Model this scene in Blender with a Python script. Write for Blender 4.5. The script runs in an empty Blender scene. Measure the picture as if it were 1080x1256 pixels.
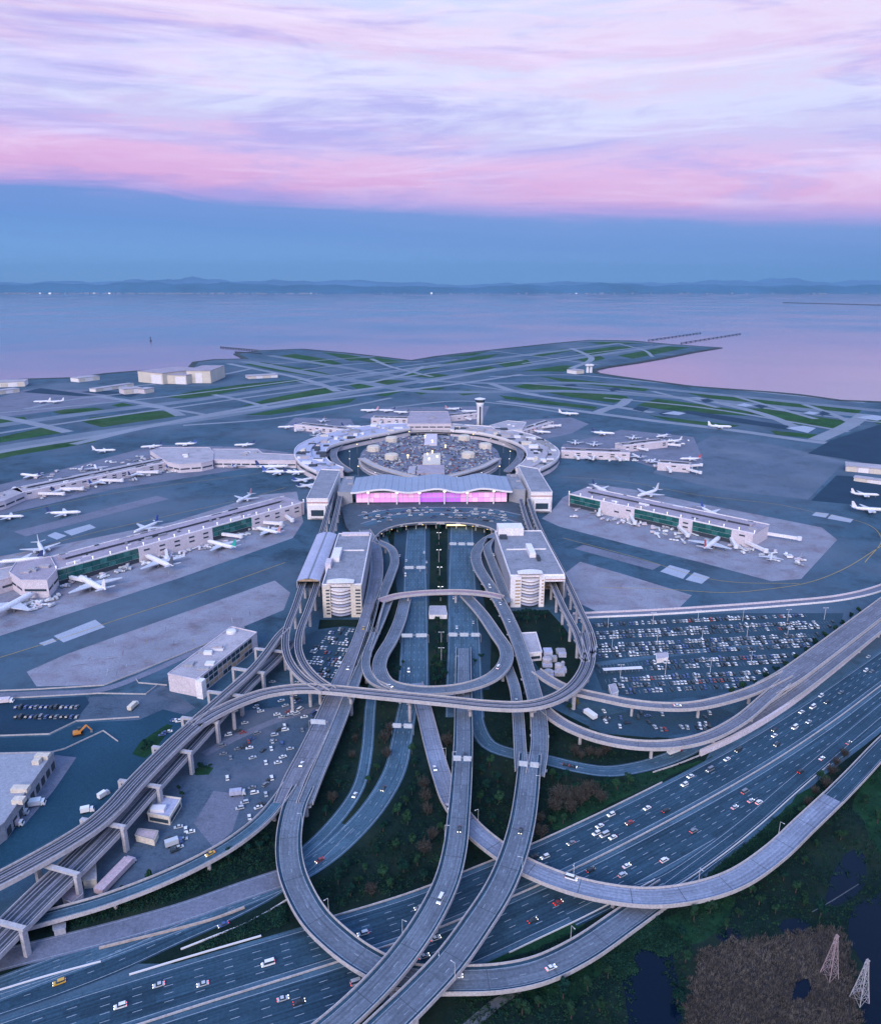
import bpy, math, random
from mathutils import Vector
random.seed(7)
SC = bpy.context.scene
COL = SC.collection
# ------------------------------------------------------------------ camera
F_PX, CAM_H, HORIZON = 920.0, 277.0, 348.0
PITCH = math.atan((628 - HORIZON) / F_PX)
cam_d = bpy.data.cameras.new('camera')
cam = bpy.data.objects.new('camera', cam_d)
COL.objects.link(cam)
cam_d.sensor_fit = 'VERTICAL'
cam_d.angle = 2 * math.atan(628 / F_PX)
cam_d.clip_start = 1.0
cam_d.clip_end = 120000
cam.location = (0, 0, CAM_H)
cam.rotation_euler = (math.pi / 2 - PITCH, 0, 0)
SC.camera = cam


def lin(c):
    c = c / 255.0
    return c / 12.92 if c <= 0.04045 else ((c + 0.055) / 1.055) ** 2.4


def S(r, g, b):
    return (lin(r), lin(g), lin(b), 1.0)


# ------------------------------------------------------------------ sky
world = bpy.data.worlds.new('World')
SC.world = world
world.use_nodes = True
wn, wl = world.node_tree.nodes, world.node_tree.links
wn.clear()


def N(nodes, kind, **kw):
    n = nodes.new(kind)
    for k, v in kw.items():
        setattr(n, k, v)
    return n


def math_node(nodes, links, op, a, b=None, c=None, clamp=False):
    n = nodes.new('ShaderNodeMath')
    n.operation = op
    n.use_clamp = clamp
    for i, s in enumerate((a, b, c)):
        if s is None:
            continue
        if isinstance(s, (int, float)):
            n.inputs[i].default_value = s
        else:
            links.new(s, n.inputs[i])
    return n.outputs[0]


def mixc(nodes, links, fac, a, b, mode='MIX'):
    n = nodes.new('ShaderNodeMix')
    n.data_type = 'RGBA'
    n.blend_type = mode
    for key, s in ((0, fac), (6, a), (7, b)):
        if isinstance(s, (int, float)):
            n.inputs[key].default_value = s
        elif isinstance(s, tuple):
            n.inputs[key].default_value = s
        else:
            links.new(s, n.inputs[key])
    return n.outputs[2]


SUN_ELEV, SUN_AZ = math.radians(30), math.radians(198)     # the afterglow in the west, behind the camera


def build_sky():
    tc = N(wn, 'ShaderNodeTexCoord')
    sep = N(wn, 'ShaderNodeSeparateXYZ')
    wl.new(tc.outputs['Generated'], sep.inputs[0])
    x, y, z = sep.outputs
    zc = math_node(wn, wl, 'MAXIMUM', z, 0.0)

    def noise(sx, sy, sz, scale, detail, rough, dist=0.0, off=0.0):
        mp = N(wn, 'ShaderNodeMapping')
        mp.inputs['Scale'].default_value = (sx, sy, sz)
        mp.inputs['Location'].default_value = (off, off * .7, off * .3)
        wl.new(tc.outputs['Generated'], mp.inputs[0])
        n = N(wn, 'ShaderNodeTexNoise')
        n.inputs['Scale'].default_value = scale
        n.inputs['Detail'].default_value = detail
        n.inputs['Roughness'].default_value = rough
        n.inputs['Distortion'].default_value = dist
        wl.new(mp.outputs[0], n.inputs['Vector'])
        return n.outputs['Fac']
    big = noise(1.0, 1.0, 4.6, 2.0, 4, .5, .6, 3.1)
    fine = noise(1.0, 1.0, 9.0, 6.0, 8, .66, 1.2, 1.3)
    tilt = math_node(wn, wl, 'MULTIPLY', x, 0.040)
    ev = math_node(wn, wl, 'ADD', zc, tilt)
    # wobble grows with height so the low blue band keeps its straight edge
    amp = math_node(wn, wl, 'MULTIPLY_ADD', math_node(wn, wl, 'MAXIMUM', math_node(wn, wl, 'SUBTRACT', zc, .085), 0.0), 1.0, .022)
    w1 = math_node(wn, wl, 'MULTIPLY', math_node(wn, wl, 'SUBTRACT', big, .5), amp)
    w2 = math_node(wn, wl, 'MULTIPLY', math_node(wn, wl, 'SUBTRACT', fine, .5), math_node(wn, wl, 'MULTIPLY', amp, .8))
    ev = math_node(wn, wl, 'ADD', math_node(wn, wl, 'ADD', ev, w1), w2)
    ev = math_node(wn, wl, 'ADD', ev, .011)
    ramp = N(wn, 'ShaderNodeValToRGB')
    wl.new(ev, ramp.inputs[0])
    stops = [(0.0, (112, 160, 220)), (.03, (98, 150, 214)), (.065, (84, 130, 202)), (.091, (100, 132, 202)),
             (.103, (166, 142, 212)), (.118, (214, 158, 208)), (.145, (222, 178, 220)), (.18, (200, 188, 230)),
             (.21, (210, 212, 240)), (.25, (220, 194, 228)), (.29, (226, 210, 236)), (.38, (186, 206, 246)),
             (.6, (136, 184, 246)), (1.0, (92, 152, 236))]
    el = ramp.color_ramp.elements
    while len(el) < len(stops):
        el.new(.5)
    for e, (p, c) in zip(el, stops):
        e.position = p
        k_ = .68 if p < .5 else 1.0        # frame exposed for the ground
        e.color = tuple(v * k_ for v in S(*c)[:3]) + (1.0,)
    # purple-grey wisps among the pink cloud
    wisp = noise(1.0, 1.0, 7.5, 2.6, 9, .64, 1.4, 7.7)
    wm = N(wn, 'ShaderNodeMapRange')
    wl.new(wisp, wm.inputs[0])
    wm.inputs[1].default_value, wm.inputs[2].default_value = .49, .66
    hi = N(wn, 'ShaderNodeMapRange')
    wl.new(ev, hi.inputs[0])
    hi.inputs[1].default_value, hi.inputs[2].default_value = .092, .135
    fac = math_node(wn, wl, 'MULTIPLY', math_node(wn, wl, 'MULTIPLY', wm.outputs[0], hi.outputs[0]), .75)
    c1 = mixc(wn, wl, fac, ramp.outputs[0], S(142, 134, 190))
    # thin bright streaks
    streak = noise(1.0, 1.0, 11.0, 2.4, 9, .66, 1.0, 12.3)
    sm = N(wn, 'ShaderNodeMapRange')
    wl.new(streak, sm.inputs[0])
    sm.inputs[1].default_value, sm.inputs[2].default_value = .50, .70
    c2 = mixc(wn, wl, math_node(wn, wl, 'MULTIPLY', math_node(wn, wl, 'MULTIPLY', sm.outputs[0], hi.outputs[0]), .55), c1, S(206, 196, 218))
    # physically based dusk sky underneath the cloud colours
    sky = N(wn, 'ShaderNodeTexSky', sky_type='NISHITA')
    sky.sun_disc = False
    sky.sun_elevation = SUN_ELEV
    sky.sun_rotation = SUN_AZ
    sky.altitude = 200
    dim = mixc(wn, wl, 1.0, sky.outputs[0], (.07, .07, .07, 1), 'MULTIPLY')
    c3 = mixc(wn, wl, .9, dim, c2)
    bg = N(wn, 'ShaderNodeBackground')
    bg.inputs[1].default_value = 1.0
    wl.new(c3, bg.inputs[0])
    out = N(wn, 'ShaderNodeOutputWorld')
    wl.new(bg.outputs[0], out.inputs[0])


build_sky()
# ------------------------------------------------------------------ afterglow sun
sun_d = bpy.data.lights.new('sun', 'SUN')
sun_d.energy = 1.7
sun_d.angle = math.radians(34)
sun_d.color = (1.0, 0.90, 0.90)
sun = bpy.data.objects.new('sun', sun_d)
COL.objects.link(sun)
sdir = Vector((math.sin(SUN_AZ) * math.cos(SUN_ELEV), math.cos(SUN_AZ) * math.cos(SUN_ELEV), math.sin(SUN_ELEV)))
sun.rotation_euler = (-sdir).to_track_quat('-Z', 'Y').to_euler()
# ------------------------------------------------------------------ exposure
SC.view_settings.view_transform = 'Standard'
SC.view_settings.look = 'None'
SC.view_settings.gamma = 1
SC.view_settings.use_curve_mapping = False
SC.view_settings.exposure = 0.85
SC.render.engine = 'CYCLES'
SC.cycles.use_denoising = True
SC.cycles.max_bounces = 4
SC.cycles.diffuse_bounces = 2
SC.cycles.glossy_bounces = 2
SC.cycles.volume_bounces = 0
SC.cycles.caustics_reflective = False
SC.cycles.caustics_refractive = False


# ------------------------------------------------------------------ helpers
def P(px, py, z=0.0):
    """world point of the photograph's pixel at height z"""
    u, v = (px - 540) / F_PX, (628 - py) / F_PX
    dx, dy, dz = u, math.cos(PITCH) + v * math.sin(PITCH), -math.sin(PITCH) + v * math.cos(PITCH)
    t = (z - CAM_H) / dz
    return Vector((dx * t, dy * t, z))


def to_px(p):
    dx, dy, dz = p[0], p[1], p[2] - CAM_H
    cy = dy * math.cos(PITCH) - dz * math.sin(PITCH)
    cu = dy * math.sin(PITCH) + dz * math.cos(PITCH)
    return 540 + F_PX * dx / cy, 628 - F_PX * cu / cy


class MB:
    """collects faces of one mesh"""
    def __init__(s):
        s.v, s.f, s.m, s.uv = [], [], [], {}

    def face(s, pts, mi=0):
        i = len(s.v)
        s.v.extend([tuple(p) for p in pts])
        s.f.append(tuple(range(i, i + len(pts))))
        s.m.append(mi)

    def box(s, x0, x1, y0, y1, z0, z1, mi=0, top=None):
        i = len(s.v)
        s.v += [(x0, y0, z0), (x1, y0, z0), (x1, y1, z0), (x0, y1, z0), (x0, y0, z1), (x1, y0, z1), (x1, y1, z1), (x0, y1, z1)]
        s.f += [(i, i+3, i+2, i+1), (i+4, i+5, i+6, i+7), (i, i+1, i+5, i+4), (i+1, i+2, i+6, i+5), (i+2, i+3, i+7, i+6), (i+3, i, i+4, i+7)]
        s.m += [mi, mi if top is None else top, mi, mi, mi, mi]

    def hexa(s, b, t, mi=0):
        """b, t: four bottom and four top points"""
        i = len(s.v)
        s.v += [tuple(p) for p in b] + [tuple(p) for p in t]
        s.f += [(i, i+3, i+2, i+1), (i+4, i+5, i+6, i+7), (i, i+1, i+5, i+4), (i+1, i+2, i+6, i+5), (i+2, i+3, i+7, i+6), (i+3, i, i+4, i+7)]
        s.m += [mi] * 6

    def prism(s, poly, z0, z1, mi=0, top=None):
        a = sum(poly[k][0] * poly[(k+1) % len(poly)][1] - poly[(k+1) % len(poly)][0] * poly[k][1] for k in range(len(poly)))
        if a < 0:
            poly = poly[::-1]
        n, i = len(poly), len(s.v)
        s.v += [(p[0], p[1], z0) for p in poly] + [(p[0], p[1], z1) for p in poly]
        s.f += [tuple(range(i + n - 1, i - 1, -1)), tuple(range(i + n, i + 2 * n))]
        s.m += [mi, mi if top is None else top]
        for k in range(n):
            s.f.append((i + k, i + (k+1) % n, i + n + (k+1) % n, i + n + k))
            s.m.append(mi)

    def bar(s, a, b, w, mi=0, h=None):
        a, b = Vector(a), Vector(b)
        d = (b - a).normalized()
        up = Vector((0, 0, 1)) if abs(d.z) < .9 else Vector((1, 0, 0))
        sd = d.cross(up).normalized()
        u = sd.cross(d)
        h = w if h is None else h
        q = lambda c: [c - sd * w / 2 - u * h / 2, c + sd * w / 2 - u * h / 2, c + sd * w / 2 + u * h / 2, c - sd * w / 2 + u * h / 2]
        s.hexa(q(a), q(b), mi)

    def lathe(s, prof, seg=12, mi=0, axis='z', cx=0, cy=0, cz=0):
        i = len(s.v)
        for r, h in prof:
            for k in range(seg):
                a = 2 * math.pi * k / seg
                if axis == 'z':
                    s.v.append((cx + r * math.cos(a), cy + r * math.sin(a), cz + h))
                else:
                    s.v.append((cx + h, cy + r * math.cos(a), cz + r * math.sin(a)))
        for j in range(len(prof) - 1):
            for k in range(seg):
                q = (i + j*seg + k, i + j*seg + (k+1) % seg, i + (j+1)*seg + (k+1) % seg, i + (j+1)*seg + k)
                s.f.append(q if axis == 'z' else q[::-1])
                s.m.append(mi)
        a0 = tuple(range(i + seg - 1, i - 1, -1))
        a1 = tuple(range(i + (len(prof)-1)*seg, i + len(prof)*seg))
        s.f += [a0, a1] if axis == 'z' else [a0[::-1], a1[::-1]]
        s.m += [mi, mi]

    def mesh(s, name, mats, org=(0, 0, 0), smooth=False):
        me = bpy.data.meshes.new(name)
        ox, oy, oz = org
        me.from_pydata([(a - ox, b - oy, c - oz) for a, b, c in s.v], [], s.f)
        for m in (mats if isinstance(mats, (list, tuple)) else [mats]):
            me.materials.append(m)
        me.polygons.foreach_set('material_index', s.m)
        if s.uv:
            lay = me.uv_layers.new(name='along')
            data = [0.0] * (2 * len(me.loops))
            for li, lp in enumerate(me.loops):
                u = s.uv.get(lp.vertex_index, (0, 0))
                data[2*li], data[2*li+1] = u
            lay.data.foreach_set('uv', data)
        if smooth:
            me.polygons.foreach_set('use_smooth', [True] * len(me.polygons))
        me.update()
        return me


def link(name, me, parent=None, loc=(0, 0, 0), rz=0.0, scale=None):
    o = bpy.data.objects.new(name, me)
    COL.objects.link(o)
    o.location = loc
    if rz:
        o.rotation_euler = (0, 0, rz)
    if scale:
        o.scale = scale
    if parent is not None:
        o.parent = parent
    return o


def tag(o, label=None, cat=None, group=None, kind=None):
    if label:
        o['label'] = label
    if cat:
        o['category'] = cat
    if group:
        o['group'] = group
    if kind:
        o['kind'] = kind
    return o


def thing(name, label, cat, loc=(0, 0, 0), rz=0.0, group=None, scale=None):
    return tag(link(name, None, None, loc, rz, scale), label, cat, group)


def part(name, mb, mats, parent, org=(0, 0, 0), loc=(0, 0, 0), rz=0.0, smooth=False):
    return link(name, mb.mesh(name, mats, org, smooth), parent, loc, rz)


def struct(name, mb, mats):
    return tag(link(name, mb.mesh(name, mats)), kind='structure')


def lone(name, mb, mats, label, cat, org=(0, 0, 0), group=None, smooth=False):
    return tag(link(name, mb.mesh(name, mats, org, smooth), None, org), label, cat, group)


ORD = 'first second third fourth fifth sixth seventh eighth ninth tenth eleventh twelfth thirteenth fourteenth fifteenth sixteenth seventeenth eighteenth nineteenth twentieth'.split()
TENS = {2: 'twenty', 3: 'thirty', 4: 'forty', 5: 'fifty', 6: 'sixty', 7: 'seventy', 8: 'eighty', 9: 'ninety'}


def ordw(n):
    if n <= 20:
        return ORD[n - 1]
    if n % 10 == 0:
        return TENS[n // 10][:-1] + 'ieth'
    return TENS[n // 10] + '-' + ORD[n % 10 - 1]


def spline(pts, step=4.0):
    """centripetal Catmull-Rom through world points, resampled"""
    pts = [Vector(p) for p in pts]
    if len(pts) == 2:
        n = max(2, int((pts[1] - pts[0]).length / step))
        return [pts[0].lerp(pts[1], k / n) for k in range(n + 1)]
    q = [pts[0] * 2 - pts[1]] + pts + [pts[-1] * 2 - pts[-2]]
    raw = []
    for i in range(1, len(q) - 2):
        p0, p1, p2, p3 = q[i-1:i+3]
        t0 = 0
        t1 = t0 + max(1e-3, (p1 - p0).length ** .5)
        t2 = t1 + max(1e-3, (p2 - p1).length ** .5)
        t3 = t2 + max(1e-3, (p3 - p2).length ** .5)
        for k in range(24):
            t = t1 + (t2 - t1) * k / 24
            a1 = p0 * ((t1-t)/(t1-t0)) + p1 * ((t-t0)/(t1-t0))
            a2 = p1 * ((t2-t)/(t2-t1)) + p2 * ((t-t1)/(t2-t1))
            a3 = p2 * ((t3-t)/(t3-t2)) + p3 * ((t-t2)/(t3-t2))
            b1 = a1 * ((t2-t)/(t2-t0)) + a2 * ((t-t0)/(t2-t0))
            b2 = a2 * ((t3-t)/(t3-t1)) + a3 * ((t-t1)/(t3-t1))
            raw.append(b1 * ((t2-t)/(t2-t1)) + b2 * ((t-t1)/(t2-t1)))
    raw.append(pts[-1])
    tot = sum((raw[i+1] - raw[i]).length for i in range(len(raw) - 1))
    n = max(2, round(tot / step))
    out, acc, j, want = [raw[0]], 0.0, 0, tot / n
    target = want
    for i in range(len(raw) - 1):
        L = (raw[i+1] - raw[i]).length
        while L > 0 and acc + L >= target - 1e-6 and len(out) < n:
            out.append(raw[i].lerp(raw[i+1], (target - acc) / L))
            target += want
        acc += L
    out.append(raw[-1])
    return out


def pxpath(pts, z=None, step=4.0):
    """pts: (px, py[, z]) tuples"""
    return spline([P(p[0], p[1], p[2] if len(p) > 2 else z) for p in pts], step)


def normals(path):
    out = []
    for i in range(len(path)):
        a, b = path[max(0, i-1)], path[min(len(path)-1, i+1)]
        d = Vector((b.x - a.x, b.y - a.y, 0)).normalized()
        out.append(Vector((-d.y, d.x, 0)))
    return out


def strip(mb, path, o0, o1, dz0=0.0, dz1=None, mi=0, closed_box=False):
    """sheet between two lateral offsets; a closed bar with dz0..dz1 if closed_box"""
    nn = normals(path)
    i0 = len(mb.v)
    dist = 0
    if not closed_box:
        for k, (p, n) in enumerate(zip(path, nn)):
            if k:
                dist += (p - path[k-1]).length
            for o in (o0, o1):
                q = p + n * o
                mb.uv[len(mb.v)] = (dist, o)
                mb.v.append((q.x, q.y, p.z + dz0))
        for k in range(len(path) - 1):
            a = i0 + 2 * k
            mb.f.append((a, a+2, a+3, a+1) if o1 > o0 else (a, a+1, a+3, a+2))
            mb.m.append(mi)
        return
    for k, (p, n) in enumerate(zip(path, nn)):
        if k:
            dist += (p - path[k-1]).length
        for o, dz in ((o0, dz0), (o1, dz0), (o1, dz1), (o0, dz1)):
            q = p + n * o
            mb.uv[len(mb.v)] = (dist, o)
            mb.v.append((q.x, q.y, p.z + dz))
    for k in range(len(path) - 1):
        a, b = i0 + 4 * k, i0 + 4 * k + 4
        for j in range(4):
            mb.f.append((a + j, a + (j+1) % 4, b + (j+1) % 4, b + j)[::-1])
            mb.m.append(mi)
    e = i0 + 4 * (len(path) - 1)
    mb.f += [(i0, i0+1, i0+2, i0+3), (e+3, e+2, e+1, e)]
    mb.m += [mi, mi]


def dashes(mb, path, off, length, gap, w, dz, mi=0):
    nn = normals(path)
    d, on, seg = 0.0, True, []
    step = max(.01, (path[-1] - path[0]).length)
    fine = []
    for k in range(len(path) - 1):
        L = (path[k+1] - path[k]).length
        n = max(1, int(L / 1.0))
        for j in range(n):
            fine.append((path[k].lerp(path[k+1], j / n), nn[k].lerp(nn[k+1], j / n)))
    per = length + gap
    i = 0
    acc = 0
    prev = None
    cur = []
    for p, n in fine:
        if prev is not None:
            acc += (p - prev).length
        prev = p
        if acc % per < length:
            cur.append((p, n))
        else:
            if len(cur) > 1:
                (a, na), (b, nb) = cur[0], cur[-1]
                mb.face([a + na*(off-w/2) + Vector((0, 0, dz)), b + nb*(off-w/2) + Vector((0, 0, dz)), b + nb*(off+w/2) + Vector((0, 0, dz)), a + na*(off+w/2) + Vector((0, 0, dz))], mi)
            cur = []
# ------------------------------------------------------------------ materials
MATS = {}


def mat(name, col, rough=.85, var=.18, scale=.06, scale2=.9, spec=.12, metal=0.0, streak=0.0, emis=None, estr=0.0, tint=None, bump=0.0, joints=None, coat=0.0, stain=None):
    """procedural surface: base colour with two scales of noise, optional wear streaks along a road and concrete joints"""
    m = bpy.data.materials.new(name)
    MATS[name] = m
    m.use_nodes = True
    nt = m.node_tree
    n, l = nt.nodes, nt.links
    b = n['Principled BSDF']
    b.inputs['Roughness'].default_value = rough
    b.inputs['Metallic'].default_value = metal
    b.inputs['Specular IOR Level'].default_value = spec
    if coat:
        b.inputs['Coat Weight'].default_value = coat
    col = tuple(col[:3]) + (1.0,)
    if emis:
        b.inputs['Emission Color'].default_value = tuple(emis[:3]) + (1.0,)
        b.inputs['Emission Strength'].default_value = estr
    if var <= 0:
        b.inputs['Base Color'].default_value = col
        return m
    g = N(n, 'ShaderNodeNewGeometry')
    n1 = N(n, 'ShaderNodeTexNoise')
    n1.inputs['Scale'].default_value = scale
    n1.inputs['Detail'].default_value = 5
    n1.inputs['Roughness'].default_value = .6
    l.new(g.outputs['Position'], n1.inputs['Vector'])
    n2 = N(n, 'ShaderNodeTexNoise')
    n2.inputs['Scale'].default_value = scale2
    n2.inputs['Detail'].default_value = 4
    l.new(g.outputs['Position'], n2.inputs['Vector'])
    s = math_node(n, l, 'ADD', math_node(n, l, 'MULTIPLY', n1.outputs['Fac'], .65), math_node(n, l, 'MULTIPLY', n2.outputs['Fac'], .35))
    mr = N(n, 'ShaderNodeMapRange')
    l.new(s, mr.inputs[0])
    mr.inputs[1].default_value, mr.inputs[2].default_value = .33, .67
    mr.inputs[3].default_value, mr.inputs[4].default_value = 1 - var, 1 + var
    val = mr.outputs[0]
    n7 = N(n, 'ShaderNodeTexNoise')
    n7.inputs['Scale'].default_value = .75
    n7.inputs['Detail'].default_value = 3
    n7.inputs['Roughness'].default_value = .85
    l.new(g.outputs['Position'], n7.inputs['Vector'])
    r7 = N(n, 'ShaderNodeMapRange')
    l.new(n7.outputs['Fac'], r7.inputs[0])
    r7.inputs[1].default_value, r7.inputs[2].default_value = .34, .66
    r7.inputs[3].default_value, r7.inputs[4].default_value = .80, 1.20
    val = math_node(n, l, 'MULTIPLY', val, r7.outputs[0])
    if streak:
        uv = N(n, 'ShaderNodeUVMap', uv_map='along')
        mp = N(n, 'ShaderNodeMapping')
        mp.inputs['Scale'].default_value = (.012, 1.1, 1)
        l.new(uv.outputs[0], mp.inputs[0])
        n3 = N(n, 'ShaderNodeTexNoise')
        n3.inputs['Scale'].default_value = 1.0
        n3.inputs['Detail'].default_value = 5
        n3.inputs['Roughness'].default_value = .65
        l.new(mp.outputs[0], n3.inputs['Vector'])
        r3 = N(n, 'ShaderNodeMapRange')
        l.new(n3.outputs['Fac'], r3.inputs[0])
        r3.inputs[1].default_value, r3.inputs[2].default_value = .32, .68
        r3.inputs[3].default_value, r3.inputs[4].default_value = 1 - streak, 1 + streak
        val = math_node(n, l, 'MULTIPLY', val, r3.outputs[0])
        bk = N(n, 'ShaderNodeTexBrick')
        bk.offset = .37
        bk.inputs['Scale'].default_value = 1
        bk.inputs['Mortar Size'].default_value = .06
        bk.inputs['Brick Width'].default_value = 17
        bk.inputs['Row Height'].default_value = 3.7
        bk.inputs['Color1'].default_value = (1.16, 1.16, 1.16, 1)
        bk.inputs['Color2'].default_value = (.84, .84, .84, 1)
        bk.inputs['Mortar'].default_value = (.78, .78, .78, 1)
        l.new(uv.outputs[0], bk.inputs['Vector'])
        val = math_node(n, l, 'MULTIPLY', val, bk.outputs['Color'])
        sp = N(n, 'ShaderNodeSeparateXYZ')
        l.new(uv.outputs[0], sp.inputs[0])
        wv = math_node(n, l, 'SINE', math_node(n, l, 'MULTIPLY', sp.outputs[1], 2 * math.pi / 1.85))
        val = math_node(n, l, 'MULTIPLY', val, math_node(n, l, 'MULTIPLY_ADD', wv, .09, 1.0))
        n5 = N(n, 'ShaderNodeTexNoise')
        n5.inputs['Scale'].default_value = .16
        n5.inputs['Detail'].default_value = 6
        n5.inputs['Roughness'].default_value = .7
        l.new(g.outputs['Position'], n5.inputs['Vector'])
        r5 = N(n, 'ShaderNodeMapRange')
        l.new(n5.outputs['Fac'], r5.inputs[0])
        r5.inputs[1].default_value, r5.inputs[2].default_value = .56, .72
        r5.inputs[3].default_value, r5.inputs[4].default_value = 1.0, .72
        val = math_node(n, l, 'MULTIPLY', val, r5.outputs[0])
    if joints:
        br = N(n, 'ShaderNodeTexBrick')
        br.offset = 0
        br.inputs['Scale'].default_value = 1
        br.inputs['Mortar Size'].default_value = .012
        br.inputs['Brick Width'].default_value = joints[0]
        br.inputs['Row Height'].default_value = joints[1]
        br.inputs['Color1'].default_value = (1, 1, 1, 1)
        br.inputs['Color2'].default_value = (.9, .9, .9, 1)
        br.inputs['Mortar'].default_value = (.72, .72, .72, 1)
        mp = N(n, 'ShaderNodeMapping')
        mp.inputs['Rotation'].default_value = (0, 0, joints[2])
        l.new(g.outputs['Position'], mp.inputs[0])
        l.new(mp.outputs[0], br.inputs['Vector'])
        val = math_node(n, l, 'MULTIPLY', val, br.outputs['Color'])
    if stain:
        for sc_, lo_, hi_, k_ in stain:
            n6 = N(n, 'ShaderNodeTexNoise')
            n6.inputs['Scale'].default_value = sc_
            n6.inputs['Detail'].default_value = 8
            n6.inputs['Roughness'].default_value = .72
            n6.inputs['Distortion'].default_value = .6
            l.new(g.outputs['Position'], n6.inputs['Vector'])
            r6 = N(n, 'ShaderNodeMapRange')
            l.new(n6.outputs['Fac'], r6.inputs[0])
            r6.inputs[1].default_value, r6.inputs[2].default_value = lo_, hi_
            r6.inputs[3].default_value, r6.inputs[4].default_value = 1.0, k_
            val = math_node(n, l, 'MULTIPLY', val, r6.outputs[0])
    hs = mixc(n, l, 1.0, col, val, 'MULTIPLY')
    if tint:
        n4 = N(n, 'ShaderNodeTexNoise')
        n4.inputs['Scale'].default_value = tint[1]
        n4.inputs['Detail'].default_value = 3
        l.new(g.outputs['Position'], n4.inputs['Vector'])
        r4 = N(n, 'ShaderNodeMapRange')
        l.new(n4.outputs['Fac'], r4.inputs[0])
        r4.inputs[1].default_value, r4.inputs[2].default_value = .45, .7
        r4.inputs[4].default_value = tint[2]
        hs = mixc(n, l, r4.outputs[0], hs, tuple(tint[0]) + (1.0,))
    l.new(hs, b.inputs['Base Color'])
    if bump:
        bp = N(n, 'ShaderNodeBump')
        bp.inputs['Strength'].default_value = bump
        bp.inputs['Distance'].default_value = .3
        l.new(n2.outputs['Fac'], bp.inputs['Height'])
        l.new(bp.outputs[0], b.inputs['Normal'])
    return m


tarmac = mat('tarmac', (.050, .108, .160), .75, .22, .012, .2, tint=((.110, .150, .200), .004, .85), joints=(38, 38, .3), stain=((.03, .50, .66, .55), (.011, .48, .66, .66), (.12, .55, .72, .66)))
asphalt = mat('asphalt', (.028, .064, .098), .7, .15, .03, .5, streak=.35)
asphalt_pale = mat('asphalt_pale', (.060, .115, .165), .75, .15, .03, .5, streak=.3)
asphalt_dark = mat('asphalt_dark', (.014, .042, .075), .75, .18, .03, .4)
lot = mat('lot_asphalt', (.030, .065, .095), .75, .2, .03, .5)
yard = mat('yard_asphalt', (.070, .105, .150), .75, .22, .02, .4, tint=((.16, .17, .22), .03, .5), stain=((.09, .52, .7, .6), (.3, .58, .72, .7)))
yard_dark = mat('yard_dark', (.016, .058, .095), .75, .2, .02, .4)
concrete_apron = mat('concrete_apron', (.26, .27, .33), .8, .14, .02, .3, joints=(15, 15, .3), tint=((.20, .12, .14), .05, .35), stain=((.05, .52, .7, .66), (.2, .58, .72, .7)))
concrete_mid = mat('concrete_mid', (.165, .18, .24), .8, .16, .015, .3, joints=(20, 20, .3), stain=((.04, .52, .7, .66), (.16, .58, .72, .74)))
concrete_pale = mat('concrete_pale', (.34, .38, .46), .8, .08, .04, .4)
runway_mat = mat('runway', (.15, .19, .24), .8, .18, .01, .1)
taxi_mat = mat('taxiway', (.22, .25, .30), .8, .15, .01, .1)
deck_mat = mat('deck_concrete', (.130, .156, .198), .75, .14, .04, .7, streak=.22)
deck_mauve = mat('deck_concrete_mauve', (.165, .172, .215), .75, .14, .04, .7, streak=.22)
parapet_mat = mat('parapet_concrete', (.43, .40, .41), .8, .12, .08, 1.0)
pier_mat = mat('pier_concrete', (.42, .40, .42), .8, .12, .1, .8)
guide_mat = mat('guideway_concrete', (.25, .25, .30), .8, .14, .06, .9)
track_mat = mat('track_bed', (.055, .065, .085), .8, .25, .08, .8)
rail_mat = mat('rail_steel', (.34, .34, .38), .4, 0, metal=.6)
paint_white = mat('road_paint', (.30, .35, .41), .7, .2, .3, 2)
head_lamp = mat('head_lamp', (.9, .9, .9), .4, 0, emis=(1, .96, .88), estr=3.0)
tail_lamp = mat('tail_lamp', (.5, .03, .03), .4, 0, emis=(1, .06, .04), estr=1.6)
paint_yellow = mat('road_paint_yellow', (.42, .30, .10), .7, .2, .3, 2)
wall_white = mat('wall_white', (.76, .71, .72), .7, .07, .05, .4)
wall_pink = mat('wall_pinkish', (.60, .53, .57), .75, .09, .05, .5)
wall_cream = mat('wall_cream', (.62, .55, .47), .75, .09, .05, .5)
wall_grey = mat('wall_grey', (.32, .32, .36), .8, .12, .05, .5)
wall_dark = mat('wall_dark', (.05, .06, .08), .7, .15, .1, .5)
roof_grey = mat('roof_grey', (.27, .28, .33), .8, .18, .03, .4, joints=(9, 9, 0), stain=((.1, .5, .7, .7), (.35, .56, .7, .75)))
roof_pale = mat('roof_pale', (.42, .39, .43), .7, .12, .03, .4, joints=(12, 12, .2), stain=((.08, .5, .7, .72), (.3, .56, .72, .78)))
roof_mauve = mat('roof_mauve', (.38, .33, .39), .75, .12, .03, .3, joints=(12, 12, .2), stain=((.08, .5, .7, .7), (.3, .56, .72, .78)))
roof_lav = mat('roof_lavender', (.40, .41, .53), .55, .07, .04, .4)
roof_metal = mat('roof_metal', (.30, .36, .46), .45, .08, .03, .4, metal=.3)
glass_dark = mat('glass_dark', (.03, .05, .07), .12, 0, spec=.6)
glass_green = mat('glass_green', (.012, .085, .080), .2, .3, .15, .6, spec=.5)
glass_green2 = mat('glass_green_light', (.03, .14, .13), .2, .3, .15, .6, spec=.5)
mullion = mat('mullion_metal', (.42, .46, .50), .5, 0)
tan_panel = mat('tan_panel', (.42, .30, .20), .7, .2, .2, .8)
metal_grey = mat('metal_grey', (.30, .31, .34), .5, 0, metal=.5)
metal_white = mat('metal_white', (.70, .68, .70), .5, 0)
red_steel = mat('tower_red_steel', (.34, .26, .27), .6, .2, .2, 1)
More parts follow.
